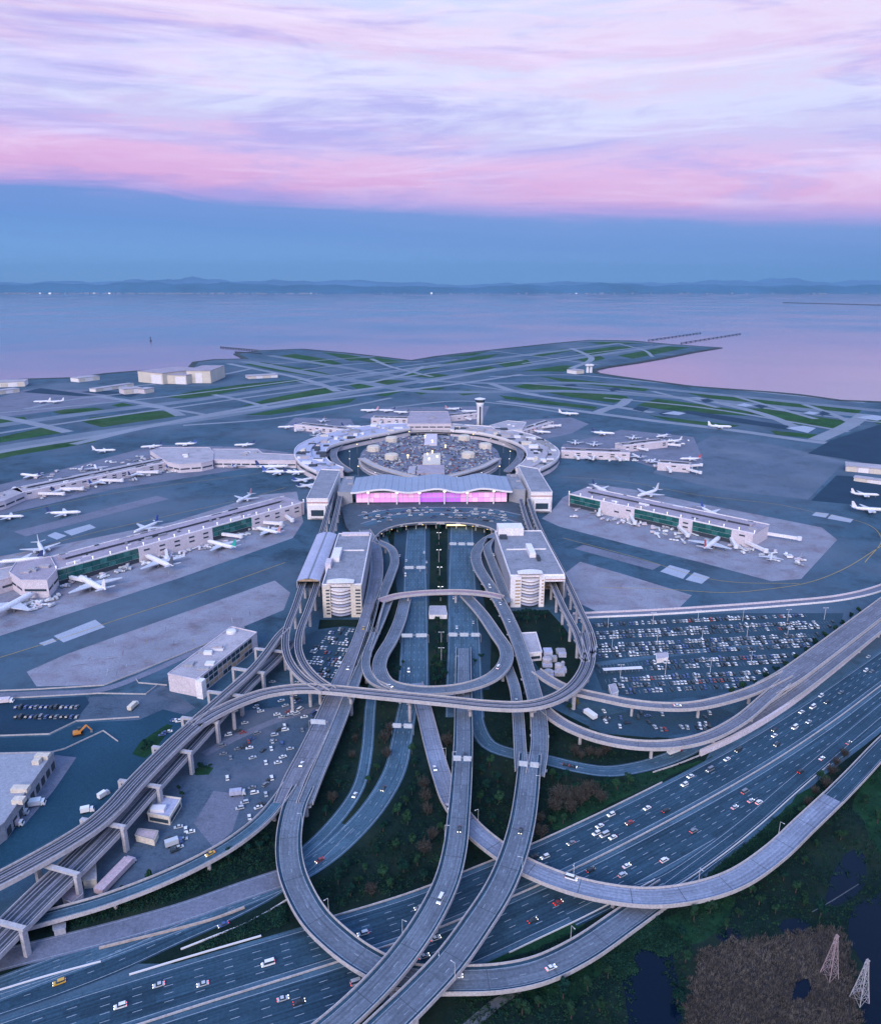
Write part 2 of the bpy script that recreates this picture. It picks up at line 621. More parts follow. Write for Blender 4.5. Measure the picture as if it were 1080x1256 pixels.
white_steel = mat('tower_white_steel', (.40, .38, .41), .6, .1, .2, 1)
sign_mat = mat('sign_panel', (.44, .48, .54), .6, .05, .3, 1)
grass_mat = mat('grass', (.030, .086, .036), .95, .45, .02, .1, tint=((.062, .090, .050), .012, .6), spec=.02)
scrub_ground = mat('scrub_ground', (.009, .021, .019), .95, .4, .04, .4, tint=((.028, .040, .026), .03, .6), spec=.02)
scrub_green = mat('scrub_green_ground', (.014, .048, .024), .95, .4, .04, .4, tint=((.01, .022, .02), .05, .7), spec=.02)
leaf_dark = mat('leaf_dark', (.009, .033, .026), .9, .35, .1, .8, spec=.02)
leaf_mid = mat('leaf_mid', (.020, .055, .030), .9, .35, .1, .8, spec=.02)
leaf_green = mat('leaf_green', (.016, .042, .024), .9, .35, .1, .8, spec=.02)
leaf_olive = mat('leaf_olive', (.110, .100, .035), .9, .3, .1, .8, spec=.02)
twig_brown = mat('twig_brown', (.062, .056, .048), .95, .25, .1, .8, spec=.02)
reed_dark = mat('reed_dark', (.055, .052, .055), .95, .35, .06, .5, spec=.02)
reed_mat = mat('reed', (.150, .132, .118), .95, .4, .05, .5, spec=.02)
bark = mat('bark', (.06, .05, .045), .95, .3, .3, 2)
pond_mat = mat('pond_water', (.002, .0065, .018), .12, 0, spec=.12)
lamp_warm = mat('lamp_warm', (.9, .7, .3), .5, 0, emis=(1, .72, .28), estr=2.2)
lamp_white = mat('lamp_white', (.9, .9, .9), .5, 0, emis=(.92, .95, 1), estr=1.6)
lamp_roof = mat('lamp_roof', (.9, .9, .9), .5, 0, emis=(1, .93, .88), estr=.45)
lamp_pink = mat('lamp_pink', (.9, .8, .7), .5, 0, emis=(1, .80, .66), estr=1.5)
hall_glass = [mat('hall_glass_%d' % k, c, .3, 0, emis=c, estr=e * .42) for k, (c, e) in enumerate([
    ((.86, .36, .72), .62), ((.78, .30, .74), .60), ((.60, .20, .72), .62), ((.48, .14, .72), .62), ((.90, .46, .70), .66)])]
tyre = mat('tyre', (.02, .02, .022), .9, 0)
orange_paint = mat('orange_paint', (.60, .24, .06), .5, .1, .5, 2)

# water: still bay that mirrors the sky, faint ripples
def water_material():
    m = bpy.data.materials.new('bay_water')
    m.use_nodes = True
    n, l = m.node_tree.nodes, m.node_tree.links
    b = n['Principled BSDF']
    b.inputs['Base Color'].default_value = (.180, .150, .225, 1)
    b.inputs['Roughness'].default_value = .16
    b.inputs['IOR'].default_value = 1.45
    b.inputs['Specular IOR Level'].default_value = 1.0
    g = N(n, 'ShaderNodeNewGeometry')
    mp = N(n, 'ShaderNodeMapping')
    mp.inputs['Scale'].default_value = (.012, .004, 1)
    l.new(g.outputs['Position'], mp.inputs[0])
    a = N(n, 'ShaderNodeTexNoise')
    a.inputs['Scale'].default_value = 1
    a.inputs['Detail'].default_value = 6
    l.new(mp.outputs[0], a.inputs['Vector'])
    c = N(n, 'ShaderNodeTexNoise')
    c.inputs['Scale'].default_value = .0011
    c.inputs['Detail'].default_value = 4
    l.new(g.outputs['Position'], c.inputs['Vector'])
    r = N(n, 'ShaderNodeMapRange')
    l.new(c.outputs['Fac'], r.inputs[0])
    r.inputs[1].default_value, r.inputs[2].default_value = .35, .65
    r.inputs[3].default_value, r.inputs[4].default_value = .07, .16
    l.new(r.outputs[0], b.inputs['Roughness'])
    bp = N(n, 'ShaderNodeBump')
    bp.inputs['Strength'].default_value = .07
    bp.inputs['Distance'].default_value = 1.0
    l.new(a.outputs['Fac'], bp.inputs['Height'])
    l.new(bp.outputs[0], b.inputs['Normal'])
    return m


bay_water = water_material()
hill_mats = [mat('hill_near', (.055, .135, .23), .95, .3, .0006, .004), mat('hill_far', (.10, .19, .32), .95, .25, .0004, .003)]  # distance haze painted into the hill colours, paler on the far range

# ------------------------------------------------------------------ the setting: ground, water, far shore
def organic(poly, amp=1.0, seed=4):
    """rounded, ragged outline through the given points (pixels)"""
    rng = random.Random(seed + len(poly))
    n = len(poly)
    out = []
    for i in range(n):
        p0, p1, p2, p3 = poly[i-1], poly[i], poly[(i+1) % n], poly[(i+2) % n]
        for k in range(8):
            t = k / 8
            q = [.5 * (2*p1[j] + (p2[j]-p0[j])*t + (2*p0[j]-5*p1[j]+4*p2[j]-p3[j])*t*t + (3*p1[j]-p0[j]-3*p2[j]+p3[j])*t**3) for j in (0, 1)]
            out.append((q[0] + rng.uniform(-1.3, 1.3) * amp, q[1] + rng.uniform(-.9, .9) * amp))
    return out


def flat(name, polys, z, m, closed=True):
    mb = MB()
    for poly in polys:
        pts = [P(x, y, z) for x, y in poly]
        a = sum(pts[k].x * pts[(k+1) % len(pts)].y - pts[(k+1) % len(pts)].x * pts[k].y for k in range(len(pts)))
        mb.face(pts if a > 0 else pts[::-1])
    return struct(name, mb, m)


mb = MB()
mb.face([(-90000, -3000, -1.6), (90000, -3000, -1.6), (90000, 60000, -1.6), (-90000, 60000, -1.6)])
struct('bay_water', mb, bay_water)

coast = [(-400, 474), (0, 467), (30, 465), (95, 463), (130, 458), (180, 454), (232, 451), (238, 444), (262, 441), (300, 440),
         (288, 434), (320, 430), (371, 428), (427, 433), (470, 438), (504, 442), (535, 437), (560, 434), (623, 427), (680, 421),
         (723, 417), (776, 418), (818, 422), (884, 426.5), (850, 432), (815, 439), (780, 445), (745, 450), (728, 454), (734, 458),
         (760, 462), (790, 466), (849, 474), (947, 481), (980, 484), (1030, 491), (1080, 493), (1500, 512)]
land = [P(x, y, 0) for x, y in coast]
land = [Vector((-4000, land[0].y, 0))] + land + [Vector((4000, land[-1].y, 0)), Vector((4000, -2500, 0)), Vector((-4000, -2500, 0))]
mb = MB()
mb.prism([(p.x, p.y) for p in land], -4, 0)
struct('ground', mb, tarmac)
# rock shore edging the runways
mb = MB()
cp = [P(x, y, .0) for x, y in coast[1:-1]]
strip(mb, cp, -16, 6, -1.4, .9, closed_box=True)
struct('shore_embankment', mb, mat('shore_rock', (.05, .065, .07), .95, .4, .05, .3))

# far shore: hill ranges across the bay
def hills(name, dist, base_px, tops, m, depth):
    """ridge profile given as (px, height above water in px)"""
    mb = MB()
    rng = random.Random(int(dist))
    mpp = dist / F_PX * 1.0
    xs = [(px - 540) / F_PX * dist for px, h in tops]
    n = 160
    rows = []
    for j, (fy, fz) in enumerate(((0, 0), (.12, .35), (.35, .75), (.6, 1.0), (1.0, .3))):
        row = []
        for k in range(n + 1):
            t = k / n * (len(tops) - 1)
            i = min(len(tops) - 2, int(t))
            u = t - i
            u = u * u * (3 - 2 * u)
            x = xs[i] + (xs[i+1] - xs[i]) * (t - i)
            h = (tops[i][1] * (1 - u) + tops[i+1][1] * u) * mpp
            h *= .86 * fz * (1 + .10 * math.sin(x * .0021 + j) + .07 * math.sin(x * .0053 + 2 * j) + rng.uniform(-.04, .04))
            row.append((x, dist + fy * depth + 300 * math.sin(x * .0004), h - 2 if j else -3))
        rows.append(row)
    for j in range(4):
        for k in range(n):
            mb.face([rows[j][k], rows[j][k+1], rows[j+1][k+1], rows[j+1][k]])
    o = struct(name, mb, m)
    return o


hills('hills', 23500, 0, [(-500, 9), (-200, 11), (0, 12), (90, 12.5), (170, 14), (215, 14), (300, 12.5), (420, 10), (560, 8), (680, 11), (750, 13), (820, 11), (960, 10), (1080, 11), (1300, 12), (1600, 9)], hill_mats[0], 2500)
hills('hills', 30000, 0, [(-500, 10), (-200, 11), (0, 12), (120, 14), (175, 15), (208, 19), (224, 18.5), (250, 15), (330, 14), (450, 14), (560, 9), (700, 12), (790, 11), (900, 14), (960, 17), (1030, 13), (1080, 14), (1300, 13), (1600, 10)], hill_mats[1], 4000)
# towns on the far shore: pale buildings and lit lamps
mb = MB()
rng = random.Random(3)
for k in range(520):
    px = rng.choice([rng.uniform(-20, 60), rng.uniform(20, 250), rng.uniform(200, 400), rng.uniform(-60, 1120)])
    d = rng.uniform(22900, 23600)
    x = (px - 540) / F_PX * d
    w, h = rng.uniform(8, 36), rng.uniform(8, 26)
    lit = 1 if rng.random() < .025 else 0
    mb.box(x - w, x + w, d, d + 60, -2, h, lit)
tag(link('far_shore_town', mb.mesh('far_shore_town', [wall_grey, lamp_roof])), 'pale specks of a low town along the far shore', 'town', kind='stuff')

# marsh and scrub ground south and between the ramps (sheets above the base ground)
Z1, Z2, Z3, Z4, Z5 = .03, .06, .09, .12, .15
flat('verge_ground', [[(395, 850), (450, 845), (640, 850), (740, 900), (820, 905), (880, 905), (860, 940), (760, 990), (650, 1042), (420, 1125), (370, 1140), (215, 1182), (120, 1182), (0, 1216), (0, 1130), (150, 1085), (320, 1010), (350, 990), (385, 900)]], Z1, scrub_ground)
flat('verge_ground', [[(470, 642), (620, 642), (606, 662), (588, 680), (590, 700), (622, 760), (640, 800), (648, 838), (640, 852), (450, 848), (440, 838), (452, 800), (474, 735), (484, 690), (478, 668)]], .02, scrub_ground)
flat('verge_ground', [[(622, 750), (672, 748), (692, 770), (712, 800), (710, 822), (692, 842), (668, 834), (652, 806), (634, 775)], [(392, 760), (442, 760), (440, 770), (420, 768), (390, 772)]], .045, scrub_ground)
flat('marsh_ground', [[(-1500, 2100), (-700, 1500), (-100, 1340), (250, 1290), (560, 1205), (740, 1112), (860, 1082), (960, 1000), (1010, 950), (1080, 890), (1300, 760), (1700, 900), (1900, 1420), (1800, 2100)]], Z1, scrub_ground)
flat('marsh_grass', [organic(q) for q in [[(640, 1218), (720, 1185), (830, 1120), (900, 1100), (870, 1150), (790, 1170), (740, 1190), (700, 1230)],
                     [(860, 1085), (945, 1008), (985, 970), (1005, 975), (960, 1035), (905, 1072)],
                     [(1045, 985), (1080, 940), (1130, 950), (1130, 1060), (1080, 1050), (1060, 1010)],
                     [(690, 965), (760, 955), (850, 935), (870, 930), (800, 962), (740, 990), (680, 1018)],
                     [(590, 1165), (720, 1115), (735, 1118), (690, 1150), (600, 1182)]]], Z2, scrub_green)
flat('pond', [organic(q) for q in [[(770, 1170), (808, 1160), (822, 1168), (830, 1200), (836, 1256), (835, 1330), (790, 1330), (770, 1256), (766, 1215), (756, 1195)],
              [(1012, 1108), (1020, 1075), (1035, 1050), (1050, 1042), (1060, 1050), (1062, 1075), (1052, 1095), (1030, 1108)],
              [(955, 1140), (962, 1128), (985, 1128), (992, 1140), (975, 1146)],
              [(1050, 1110), (1100, 1095), (1180, 1140), (1180, 1260), (1062, 1256), (1066, 1200), (1044, 1160), (1040, 1135)],
              [(880, 1146), (900, 1138), (908, 1144), (906, 1152), (884, 1154)],
              [(975, 1205), (990, 1200), (995, 1215), (985, 1228), (970, 1225)]]], Z3, pond_mat)
flat('marsh_path', [[(560, 1262), (600, 1228), (640, 1206), (650, 1210), (612, 1236), (580, 1264)], [(995, 1118), (1020, 1104), (1052, 1084), (1052.7, 1084.7), (1020.6, 1105), (995.6, 1119)]], Z4, mat('path_gravel', (.10, .11, .12), .9, .2, .2, 1))

# airfield surfaces ---------------------------------------------------------------
grass_polys = [
    [(-60, 548), (0, 536), (55, 524), (69, 523), (84, 530), (30, 538), (0, 543), (-60, 556)],
    [(100, 517), (111, 512), (194, 504), (212, 505), (222, 510), (180, 516), (125, 524)],
    [(-60, 570), (0, 553), (60, 545), (111, 538), (119, 542), (60, 552), (17, 559), (-60, 577)],
    [(-40, 522), (0, 514), (30, 511), (33, 515), (0, 519), (-40, 527)],
    [(64, 505), (80, 502), (117, 500), (132, 503), (75, 508)], [(136, 497), (150, 494), (165, 497), (145, 499)],
    [(203, 487), (236, 480), (300, 471), (379, 464), (366, 468), (300, 477), (262, 485), (226, 489)],
    [(293, 499), (329, 489), (399, 475), (414, 480), (390, 485), (330, 494)],
    [(300, 509), (371, 497), (438, 488), (428, 494), (330, 509)],
    [(427, 472), (465, 465), (499, 467), (470, 473), (438, 477)], [(460, 485), (490, 476), (497, 479), (474, 486)],
    [(507, 481), (524, 474), (546, 476), (516, 484)], [(490, 460), (510, 457), (552, 460), (532, 464)],
    [(438, 442), (460, 438), (499, 444), (471, 447)], [(300, 447), (320, 444), (372, 452), (405, 459), (388, 462), (340, 455)],
    [(338, 437), (362, 434), (404, 441), (420, 446), (395, 449)], [(395, 432), (427, 435), (455, 440), (430, 443)],
    [(629, 474), (651, 469), (700, 476), (768, 486), (771, 490), (752, 494), (700, 487)],
    [(612, 485), (640, 488), (732, 499), (728, 502), (660, 495), (620, 489)], [(557, 481), (573, 478), (593, 482), (568, 485)],
    [(660, 461), (720, 467), (798, 476), (790, 480), (740, 474), (688, 468)],
    [(606, 445), (646, 441), (652, 446), (621, 451)], [(704, 432), (751, 425), (780, 425), (721, 437)], [(757, 436), (818, 425), (846, 426), (776, 440)],
    [(540, 446), (585, 437), (612, 434), (600, 439), (560, 447)], [(540, 438), (570, 434), (600, 431), (580, 436)], [(640, 436), (690, 428), (712, 428), (665, 437)],
    [(720, 420), (760, 419), (790, 421), (740, 423)], [(565, 455), (600, 449), (612, 452), (590, 458)], [(640, 455), (690, 448), (712, 449), (690, 456)],
    [(770, 470), (799, 476), (780, 476)], [(841, 482), (900, 486), (1058, 501), (1052, 507), (960, 499), (880, 491)],
    [(780, 497), (805, 489), (860, 496), (933, 507), (913, 510), (850, 506), (811, 502)],
    [(905, 501), (936, 501), (1000, 511), (1044, 517), (1030, 526), (985, 522), (950, 516)],
    [(795, 509), (850, 516), (908, 522), (891, 525), (820, 516)], [(944, 528), (1002, 533), (999, 538), (950, 533)],
    [(1040, 540), (1068, 538), (1075, 545), (1050, 548)], [(1060, 512), (1200, 525), (1200, 531), (1075, 520)],
    [(705, 440), (735, 436), (742, 440), (720, 445)], [(500, 452), (525, 448), (540, 451), (515, 455)]]
flat('grass_infield', grass_polys, Z2, grass_mat)


RZ = [.09]


def ribbon(name, pts, w, m, z, lines=None):
    z = RZ[0] = RZ[0] + .005
    path = pxpath([(a, b, 0) for a, b in pts], step=25)
    mb = MB()
    strip(mb, path, -w / 2, w / 2, z)
    struct(name, mb, m)
    return path


for pts, w in (([(-60, 560), (60, 540), (125, 530), (260, 512), (330, 500), (440, 480), (520, 467), (640, 449), (820, 423)], 45),
               ([(-60, 530), (100, 508), (230, 492), (400, 468), (520, 451), (640, 436), (760, 421)], 45),
               ([(300, 443), (380, 458), (440, 468), (520, 480), (700, 480), (860, 490), (1080, 512), (1200, 522)], 50),
               ([(330, 436), (430, 452), (520, 466), (600, 470), (720, 470), (860, 482), (1080, 504)], 40)):
    ribbon('runway', pts, w, runway_mat, Z3)
for pts, w in (([(-60, 566), (30, 549), (120, 535), (260, 508), (400, 484), (470, 474)], 24), ([(90, 545), (190, 522), (300, 504), (450, 484), (560, 471), (640, 459)], 22),
               ([(84, 530), (60, 524), (20, 515), (-40, 505)], 24), ([(222, 510), (200, 500), (160, 492), (120, 486)], 24),
               ([(414, 480), (395, 472), (360, 462), (310, 452), (280, 446)], 24), ([(610, 492), (700, 503), (800, 516), (900, 528), (1000, 542), (1100, 552)], 26),
               ([(600, 470), (640, 482), (735, 496), (800, 506)], 24), ([(770, 489), (760, 497), (742, 502), (728, 508)], 26), ([(850, 487), (935, 508), (985, 528)], 24),
               ([(1060, 508), (1040, 522), (1000, 540)], 30), ([(560, 434), (640, 425), (720, 418.5), (800, 421)], 20), ([(610, 452), (560, 462), (515, 470)], 22),
               ([(520, 449), (500, 458), (450, 470)], 20), ([(700, 427), (725, 440), (700, 452)], 24), ([(455, 440), (480, 450), (530, 462)], 18)):
    ribbon('taxiway', pts, w, taxi_mat, Z4)
for pts, w in (([(-60, 541), (60, 522), (200, 502), (330, 484), (440, 470), (540, 456), (640, 442)], 16), ([(-60, 512), (80, 499), (200, 487), (330, 471), (450, 455), (560, 441)], 14), ([(170, 497), (230, 505), (262, 511)], 16), ([(262, 484), (300, 492), (330, 500)], 16),
               ([(366, 468), (400, 474), (440, 480)], 15), ([(600, 462), (700, 460), (790, 468), (900, 478), (1060, 494)], 16), ([(640, 470), (760, 480), (900, 496), (1060, 516), (1200, 528)], 14), ([(740, 488), (860, 500), (960, 516), (1040, 530)], 14), ([(800, 480), (840, 490), (880, 500)], 16), ([(900, 486), (950, 500), (1000, 514)], 16),
               ([(985, 496), (1020, 508), (1050, 522)], 16), ([(330, 447), (420, 440), (470, 437)], 14), ([(360, 455), (440, 446), (520, 443)], 14), ([(420, 462), (480, 455), (540, 447)], 14), ([(560, 470), (600, 476), (660, 484)], 14), ([(640, 446), (720, 434), (800, 424)], 14), ([(600, 430), (680, 440), (735, 448)], 14), ([(760, 422), (790, 430), (800, 438)], 14),
               ([(120, 478), (200, 470), (270, 460), (310, 452)], 18), ([(30, 502), (90, 490), (150, 483)], 16), ([(225, 522), (330, 514), (430, 498), (480, 488)], 14), ([(480, 500), (560, 492), (620, 496), (700, 508)], 14)):
    ribbon('taxiway', pts, w, taxi_mat, .135)
flat('runway_overrun', [[(836, 506), (842, 503), (966, 522), (966, 527), (900, 518)], [(775, 502), (782, 498), (796, 501), (788, 505)], [(858, 490), (868, 489), (876, 492), (864, 494)],
                        [(923, 498), (930, 496), (942, 498), (934, 501)], [(1000, 507), (1008, 504), (1018, 507), (1008, 510)], [(807, 507), (814, 505), (822, 508), (814, 510)],
                        [(690, 472), (704, 471), (708, 473), (694, 474)], [(745, 477), (756, 475), (762, 478), (750, 480)], [(1018, 540), (1080, 520), (1140, 528), (1140, 575), (1080, 572), (1036, 563), (990, 556)]], .33, asphalt_dark)
flat('runway_paint', [[(811, 507.2), (826, 504.4), (841, 506.6), (832, 509.2)], [(901, 497), (912, 494.5), (924, 497), (914, 499)], [(984, 506.5), (992, 504.5), (1006, 506.5), (996, 508.5)],
                      [(963, 525), (985, 522), (1000, 525), (990, 531)], [(1050, 512), (1070, 509), (1090, 512), (1075, 516)]], .35, concrete_pale)
# aprons
flat('concrete_apron', [[(33, 824), (80, 803), (147, 779), (337, 712), (356, 727), (348, 748), (300, 768), (220, 803), (170, 825), (128, 840), (45, 842)],
                        [(664, 636), (675, 628), (690, 610), (727, 594), (774, 600), (860, 618), (937, 633), (1007, 647), (1026, 662), (982, 710), (946, 713), (860, 690), (782, 671), (686, 646)],
                        [(690, 705), (711, 689), (760, 703), (848, 730), (830, 748), (770, 753), (735, 752), (706, 738)],
                        [(-40, 792), (0, 780), (112, 744), (220, 709), (359, 660), (372, 640), (364, 603), (320, 607), (213, 640), (50, 673), (-40, 690)]], Z1, concrete_apron)
flat('apron_concrete_far', [[(-40, 645), (0, 632), (140, 600), (300, 575), (362, 568), (362, 556), (300, 548), (190, 546), (60, 580), (-40, 604)],
                            [(685, 556), (762, 561), (803, 574), (844, 579), (862, 565), (850, 536), (762, 527), (690, 545)],
                            [(606, 527), (640, 515), (700, 512), (722, 520), (700, 532), (660, 540)], [(440, 512), (470, 500), (600, 498), (590, 520), (500, 520)], [(345, 525), (362, 512), (430, 514), (440, 530), (390, 534)],
                            [(-40, 500), (30, 478), (110, 478), (150, 490), (100, 500), (0, 512)]], Z1, concrete_mid)
flat('apron_concrete_far', [[(800, 580), (820, 562), (872, 535), (960, 548), (1036, 566), (990, 613), (880, 600)]], .015, mat('tarmac_pale', (.100, .140, .195), .8, .2, .008, .2, joints=(24, 24, .3), tint=((.15, .18, .23), .01, .7), stain=((.03, .5, .7, .66), (.12, .58, .72, .74))))
flat('apron_strip', [[(17, 652), (193, 608), (207, 612), (32, 658)], [(704, 673), (715, 668), (811, 693), (800, 699)]], Z2, concrete_mid)
flat('apron_slab', [[(58, 657), (68, 652.5), (82, 657), (70, 662)], [(78, 652), (110, 643), (118, 647), (88, 657)], [(66, 780), (117, 760), (129, 769), (78, 788)], [(48, 789), (65, 783), (70, 786.5), (54, 792)],
                    [(809, 701), (821, 693), (846, 700), (837, 710)], [(840, 711), (851, 702), (870, 708), (860, 716)], [(995, 632), (1000, 628), (1016, 630), (1012, 635)], [(1014, 636), (1019, 631), (1046, 637), (1042, 641)]], Z3, concrete_pale)
flat('asphalt_apron', [[(994, 614), (1025, 583), (1100, 588), (1200, 600), (1200, 640), (1080, 622)]], Z2, asphalt_dark)
flat('blast_pad', [[(100, 481), (118, 478), (172, 483), (160, 487)], [(28, 481), (50, 476), (118, 485), (96, 486)]], Z5, asphalt_dark)
for pts in ([(735, 721), (800, 722), (890, 727), (930, 724), (985, 716), (1030, 700), (1080, 670), (1130, 640)], [(-30, 816), (60, 788), (160, 755), (260, 722), (350, 690)],
            [(-30, 700), (60, 668), (200, 634), (300, 612), (350, 598)], [(690, 660), (780, 684), (880, 712), (980, 716)], [(-30, 640), (140, 605), (300, 583), (350, 575)],
            [(1000, 628), (1060, 642), (1080, 660), (1060, 690)], [(690, 585), (760, 590), (860, 608), (960, 620), (1040, 640)]):
    path = pxpath([(a, b, 0) for a, b in pts], step=8)
    mb = MB()
    strip(mb, path, -.35, .35, .16)
    struct('taxi_line', mb, paint_yellow)
mrk = [MB(), MB(), MB()]
mr_ = random.Random(12)
for poly, n_ in (([(45, 830), (147, 783), (335, 718), (345, 745), (220, 800), (130, 836)], 60), ([(690, 640), (727, 600), (860, 622), (1000, 650), (980, 705), (860, 686)], 90), ([(700, 705), (720, 694), (840, 732), (770, 750)], 24), ([(-20, 775), (112, 740), (355, 658), (360, 610), (213, 645), (0, 700)], 100), ([(0, 628), (140, 602), (360, 568), (300, 552), (60, 590)], 90), ([(690, 558), (850, 575), (850, 540), (765, 530)], 60)):
    x0, x1 = min(p[0] for p in poly), max(p[0] for p in poly)
    y0, y1 = min(p[1] for p in poly), max(p[1] for p in poly)
    c = 0
    while c < n_:
        px, py = mr_.uniform(x0, x1), mr_.uniform(y0, y1)
        ok = False
        for i in range(len(poly)):
            (ax, ay), (bx, by) = poly[i], poly[i-1]
            if (ay > py) != (by > py) and px < (bx - ax) * (py - ay) / (by - ay) + ax:
                ok = not ok
        if not ok:
            continue
        c += 1
        p = P(px, py, .17)
        a = mr_.choice([.3, .3 + math.pi/2, mr_.uniform(0, 3.1)])
        d = Vector((math.cos(a), math.sin(a), 0)) * mr_.uniform(2, 12)
        w = Vector((-d.y, d.x, 0)).normalized() * mr_.uniform(.08, .2)
        mrk[mr_.choice([0, 0, 1, 2])].face([p - w, p + d - w, p + d + w, p + w])
for m_, c in zip(mrk, ((.24, .13, .14), (.42, .43, .46), (.30, .26, .16))):
    struct('stand_marking', m_, mat('stand_paint_%d' % int(c[0] * 100), c, .8, .25, .3, 2))
# yards and car parks
flat('car_park', [[(722, 764), (800, 756), (900, 752), (1034, 752), (1030, 766), (985, 803), (938, 830), (905, 846), (800, 862), (738, 846), (728, 820)],
                  [(725, 880), (800, 868), (880, 868), (900, 875), (870, 895), (800, 905), (745, 900), (722, 893)],
                  [(362, 782), (420, 768), (446, 772), (432, 815), (415, 838), (385, 832), (366, 812)]], Z2, lot)
flat('yard', [[(250, 900), (300, 872), (420, 858), (410, 880), (382, 915), (345, 975), (270, 1035), (190, 1080), (120, 1110), (60, 1110), (150, 1020), (200, 960)],
              [(110, 855), (178, 853), (200, 840), (240, 868), (180, 905), (130, 880), (95, 885)]], Z2, yard)
flat('cargo_yard', [[(0, 905), (60, 903), (95, 887), (170, 883), (200, 870), (240, 880), (160, 980), (100, 1010), (0, 1065), (-80, 1090), (-80, 910)]], .075, yard_dark)
flat('dark_car_park', [[(-60, 872), (0, 860), (105, 854), (110, 862), (92, 884), (60, 899), (0, 902), (-60, 905)]], Z3, asphalt_dark)
flat('yard_slab', [[(238, 1010), (262, 970), (300, 975), (285, 1020), (262, 1040)], [(68, 926), (94, 929), (66, 970), (30, 1012), (10, 1018)]], Z3, concrete_mid)
flat('traffic_island', [[(162, 925), (172, 910), (205, 888), (212, 890), (190, 920), (178, 930)], [(236, 945), (250, 938), (262, 942), (256, 950), (240, 951)]], .1, scrub_green)
# ------------------------------------------------------------------ roads at ground level
ROADS = {}


def road(key, name, pts, w, m, z=.10, lanes=(), edges=True, kerb=False):
    path = pxpath(pts, 0.0, step=5)
    ROADS[key] = path
    mb = MB()
    strip(mb, path, -w/2, w/2, z)
    struct(name, mb, m)
    pm = MB()
    if edges:
        for s in (-1, 1):
            strip(pm, path, s*(w/2 - 1.1) - .12, s*(w/2 - 1.1) + .12, z + .012)
    for o in lanes:
        dashes(pm, path, o, 4, 8, .22, z + .012)
    if pm.f:
        struct('lane_paint', pm, paint_white)
    return path


def barrier(name, label, cat, path, off, h, w, m, z=0.0, org=None):
    mb = MB()
    strip(mb, path, off - w/2, off + w/2, z, z + h, closed_box=True)
    return lone(name, mb, m, label, cat, org=tuple(path[0]))


fw = pxpath([(-330, 1450), (0, 1316), (200, 1248), (416, 1180), (530, 1142), (622, 1103), (696, 1070), (818, 1008), (930, 945), (1010, 893), (1080, 841), (1180, 765), (1290, 690)], 0.0, step=6)
ROADS['fw'] = fw
mb = MB(); strip(mb, fw, .3, 24.0, .08); struct('freeway_carriageway', mb, asphalt)
mb = MB(); strip(mb, fw, -25.0, -.3, .08); struct('freeway_carriageway', mb, asphalt)
mb = MB(); strip(mb, fw, -.28, .28, .08); strip(mb, fw, .3, 3.2, .085); strip(mb, fw, -3.2, -.3, .085); struct('freeway_shoulder', mb, asphalt_pale)
mb = MB()
strip(mb, fw, -25.0, -22.2, .09); strip(mb, fw, 21.6, 24.0, .09)
struct('freeway_shoulder', mb, asphalt_pale)
mb = MB()
for o in (2.9, 21.5, -2.9, -22.1):
    strip(mb, fw, o - .13, o + .13, .10)
for o in (6.6, 10.3, 14.0, 17.7, -6.7, -10.5, -14.3, -18.1):
    dashes(mb, fw, o, 5, 7, .26, .10)
struct('lane_paint', mb, paint_white)
barrier('median_barrier', 'low concrete barrier down the middle of the wide freeway', 'barrier', fw, 0, .8, .5, parapet_mat, .08)
i0, i1 = [min(range(len(fw)), key=lambda k: abs(to_px(fw[k])[0] - x)) for x in (385, 860)]
barrier('edge_barrier', 'long pale barrier on the terminal side of the freeway', 'barrier', fw[i0:i1], 24.3, .8, .4, parapet_mat, .05)
i0, i1 = [min(range(len(fw)), key=lambda k: abs(to_px(fw[k])[0] - x)) for x in (150, 355)]
barrier('edge_barrier', 'bright white barrier beside the dark wedge verge, freeway side', 'barrier', fw[i0:i1], 25.2, .7, .5, metal_white, .05)
i0, i1 = [min(range(len(fw)), key=lambda k: abs(to_px(fw[k])[0] - x)) for x in (590, 770)]
barrier('guard_rail', 'thin rail along the marsh side of the freeway below the flyovers', 'barrier', fw[i0:i1], -25.4, .8, .25, metal_white, .05)
# collector that peels off on the marsh side
col_path = road('collector', 'collector_road', [(700, 1128), (760, 1100), (812, 1083), (870, 1046), (925, 1003), (965, 968), (1010, 930), (1060, 888), (1120, 838)], 9, asphalt, .11)
barrier('guard_rail', 'thin rail on the outer edge of the collector road by the marsh', 'barrier', col_path[6:int(len(col_path)*.6)], -4.9, .8, .25, metal_white, .05)
road('ll_merge', 'merge_lane', [(806, 1101), (830, 1083), (862, 1059), (905, 1027)], 9, asphalt, .118, edges=True)
# terminal approach: two carriageways
flat('approach_road', [[(484, 640), (527, 640), (527, 690), (526, 740), (524, 790), (527, 846), (492, 846), (494, 790), (489, 740), (482, 690)], [(549, 640), (602, 640), (586, 676), (584, 700), (594, 740), (602, 790), (600, 846), (549, 846), (548, 690)]], .085, asphalt)
CL = road('cl', 'approach_road', [(511, 640), (509, 690), (509, 740), (508, 790), (507, 830), (505, 862)], 22, asphalt_pale, .10, (-7.3, -3.7, 0, 3.7, 7.3))
CRW = road('crw', 'approach_road', [(566, 640), (566, 690), (567, 740), (569, 790), (569, 840), (570, 880)], 26, asphalt_pale, .11, (-7.3, -3.7, 0, 3.7, 7.3))
CLW = road('clw', 'exit_road', [(507, 838), (499, 872), (493, 905), (484, 945), (462, 985), (432, 1020), (395, 1052), (350, 1078), (290, 1103), (220, 1130), (140, 1160), (60, 1190), (-40, 1228)], 13.5, asphalt_pale, .13, (-3.6, 0, 3.6))
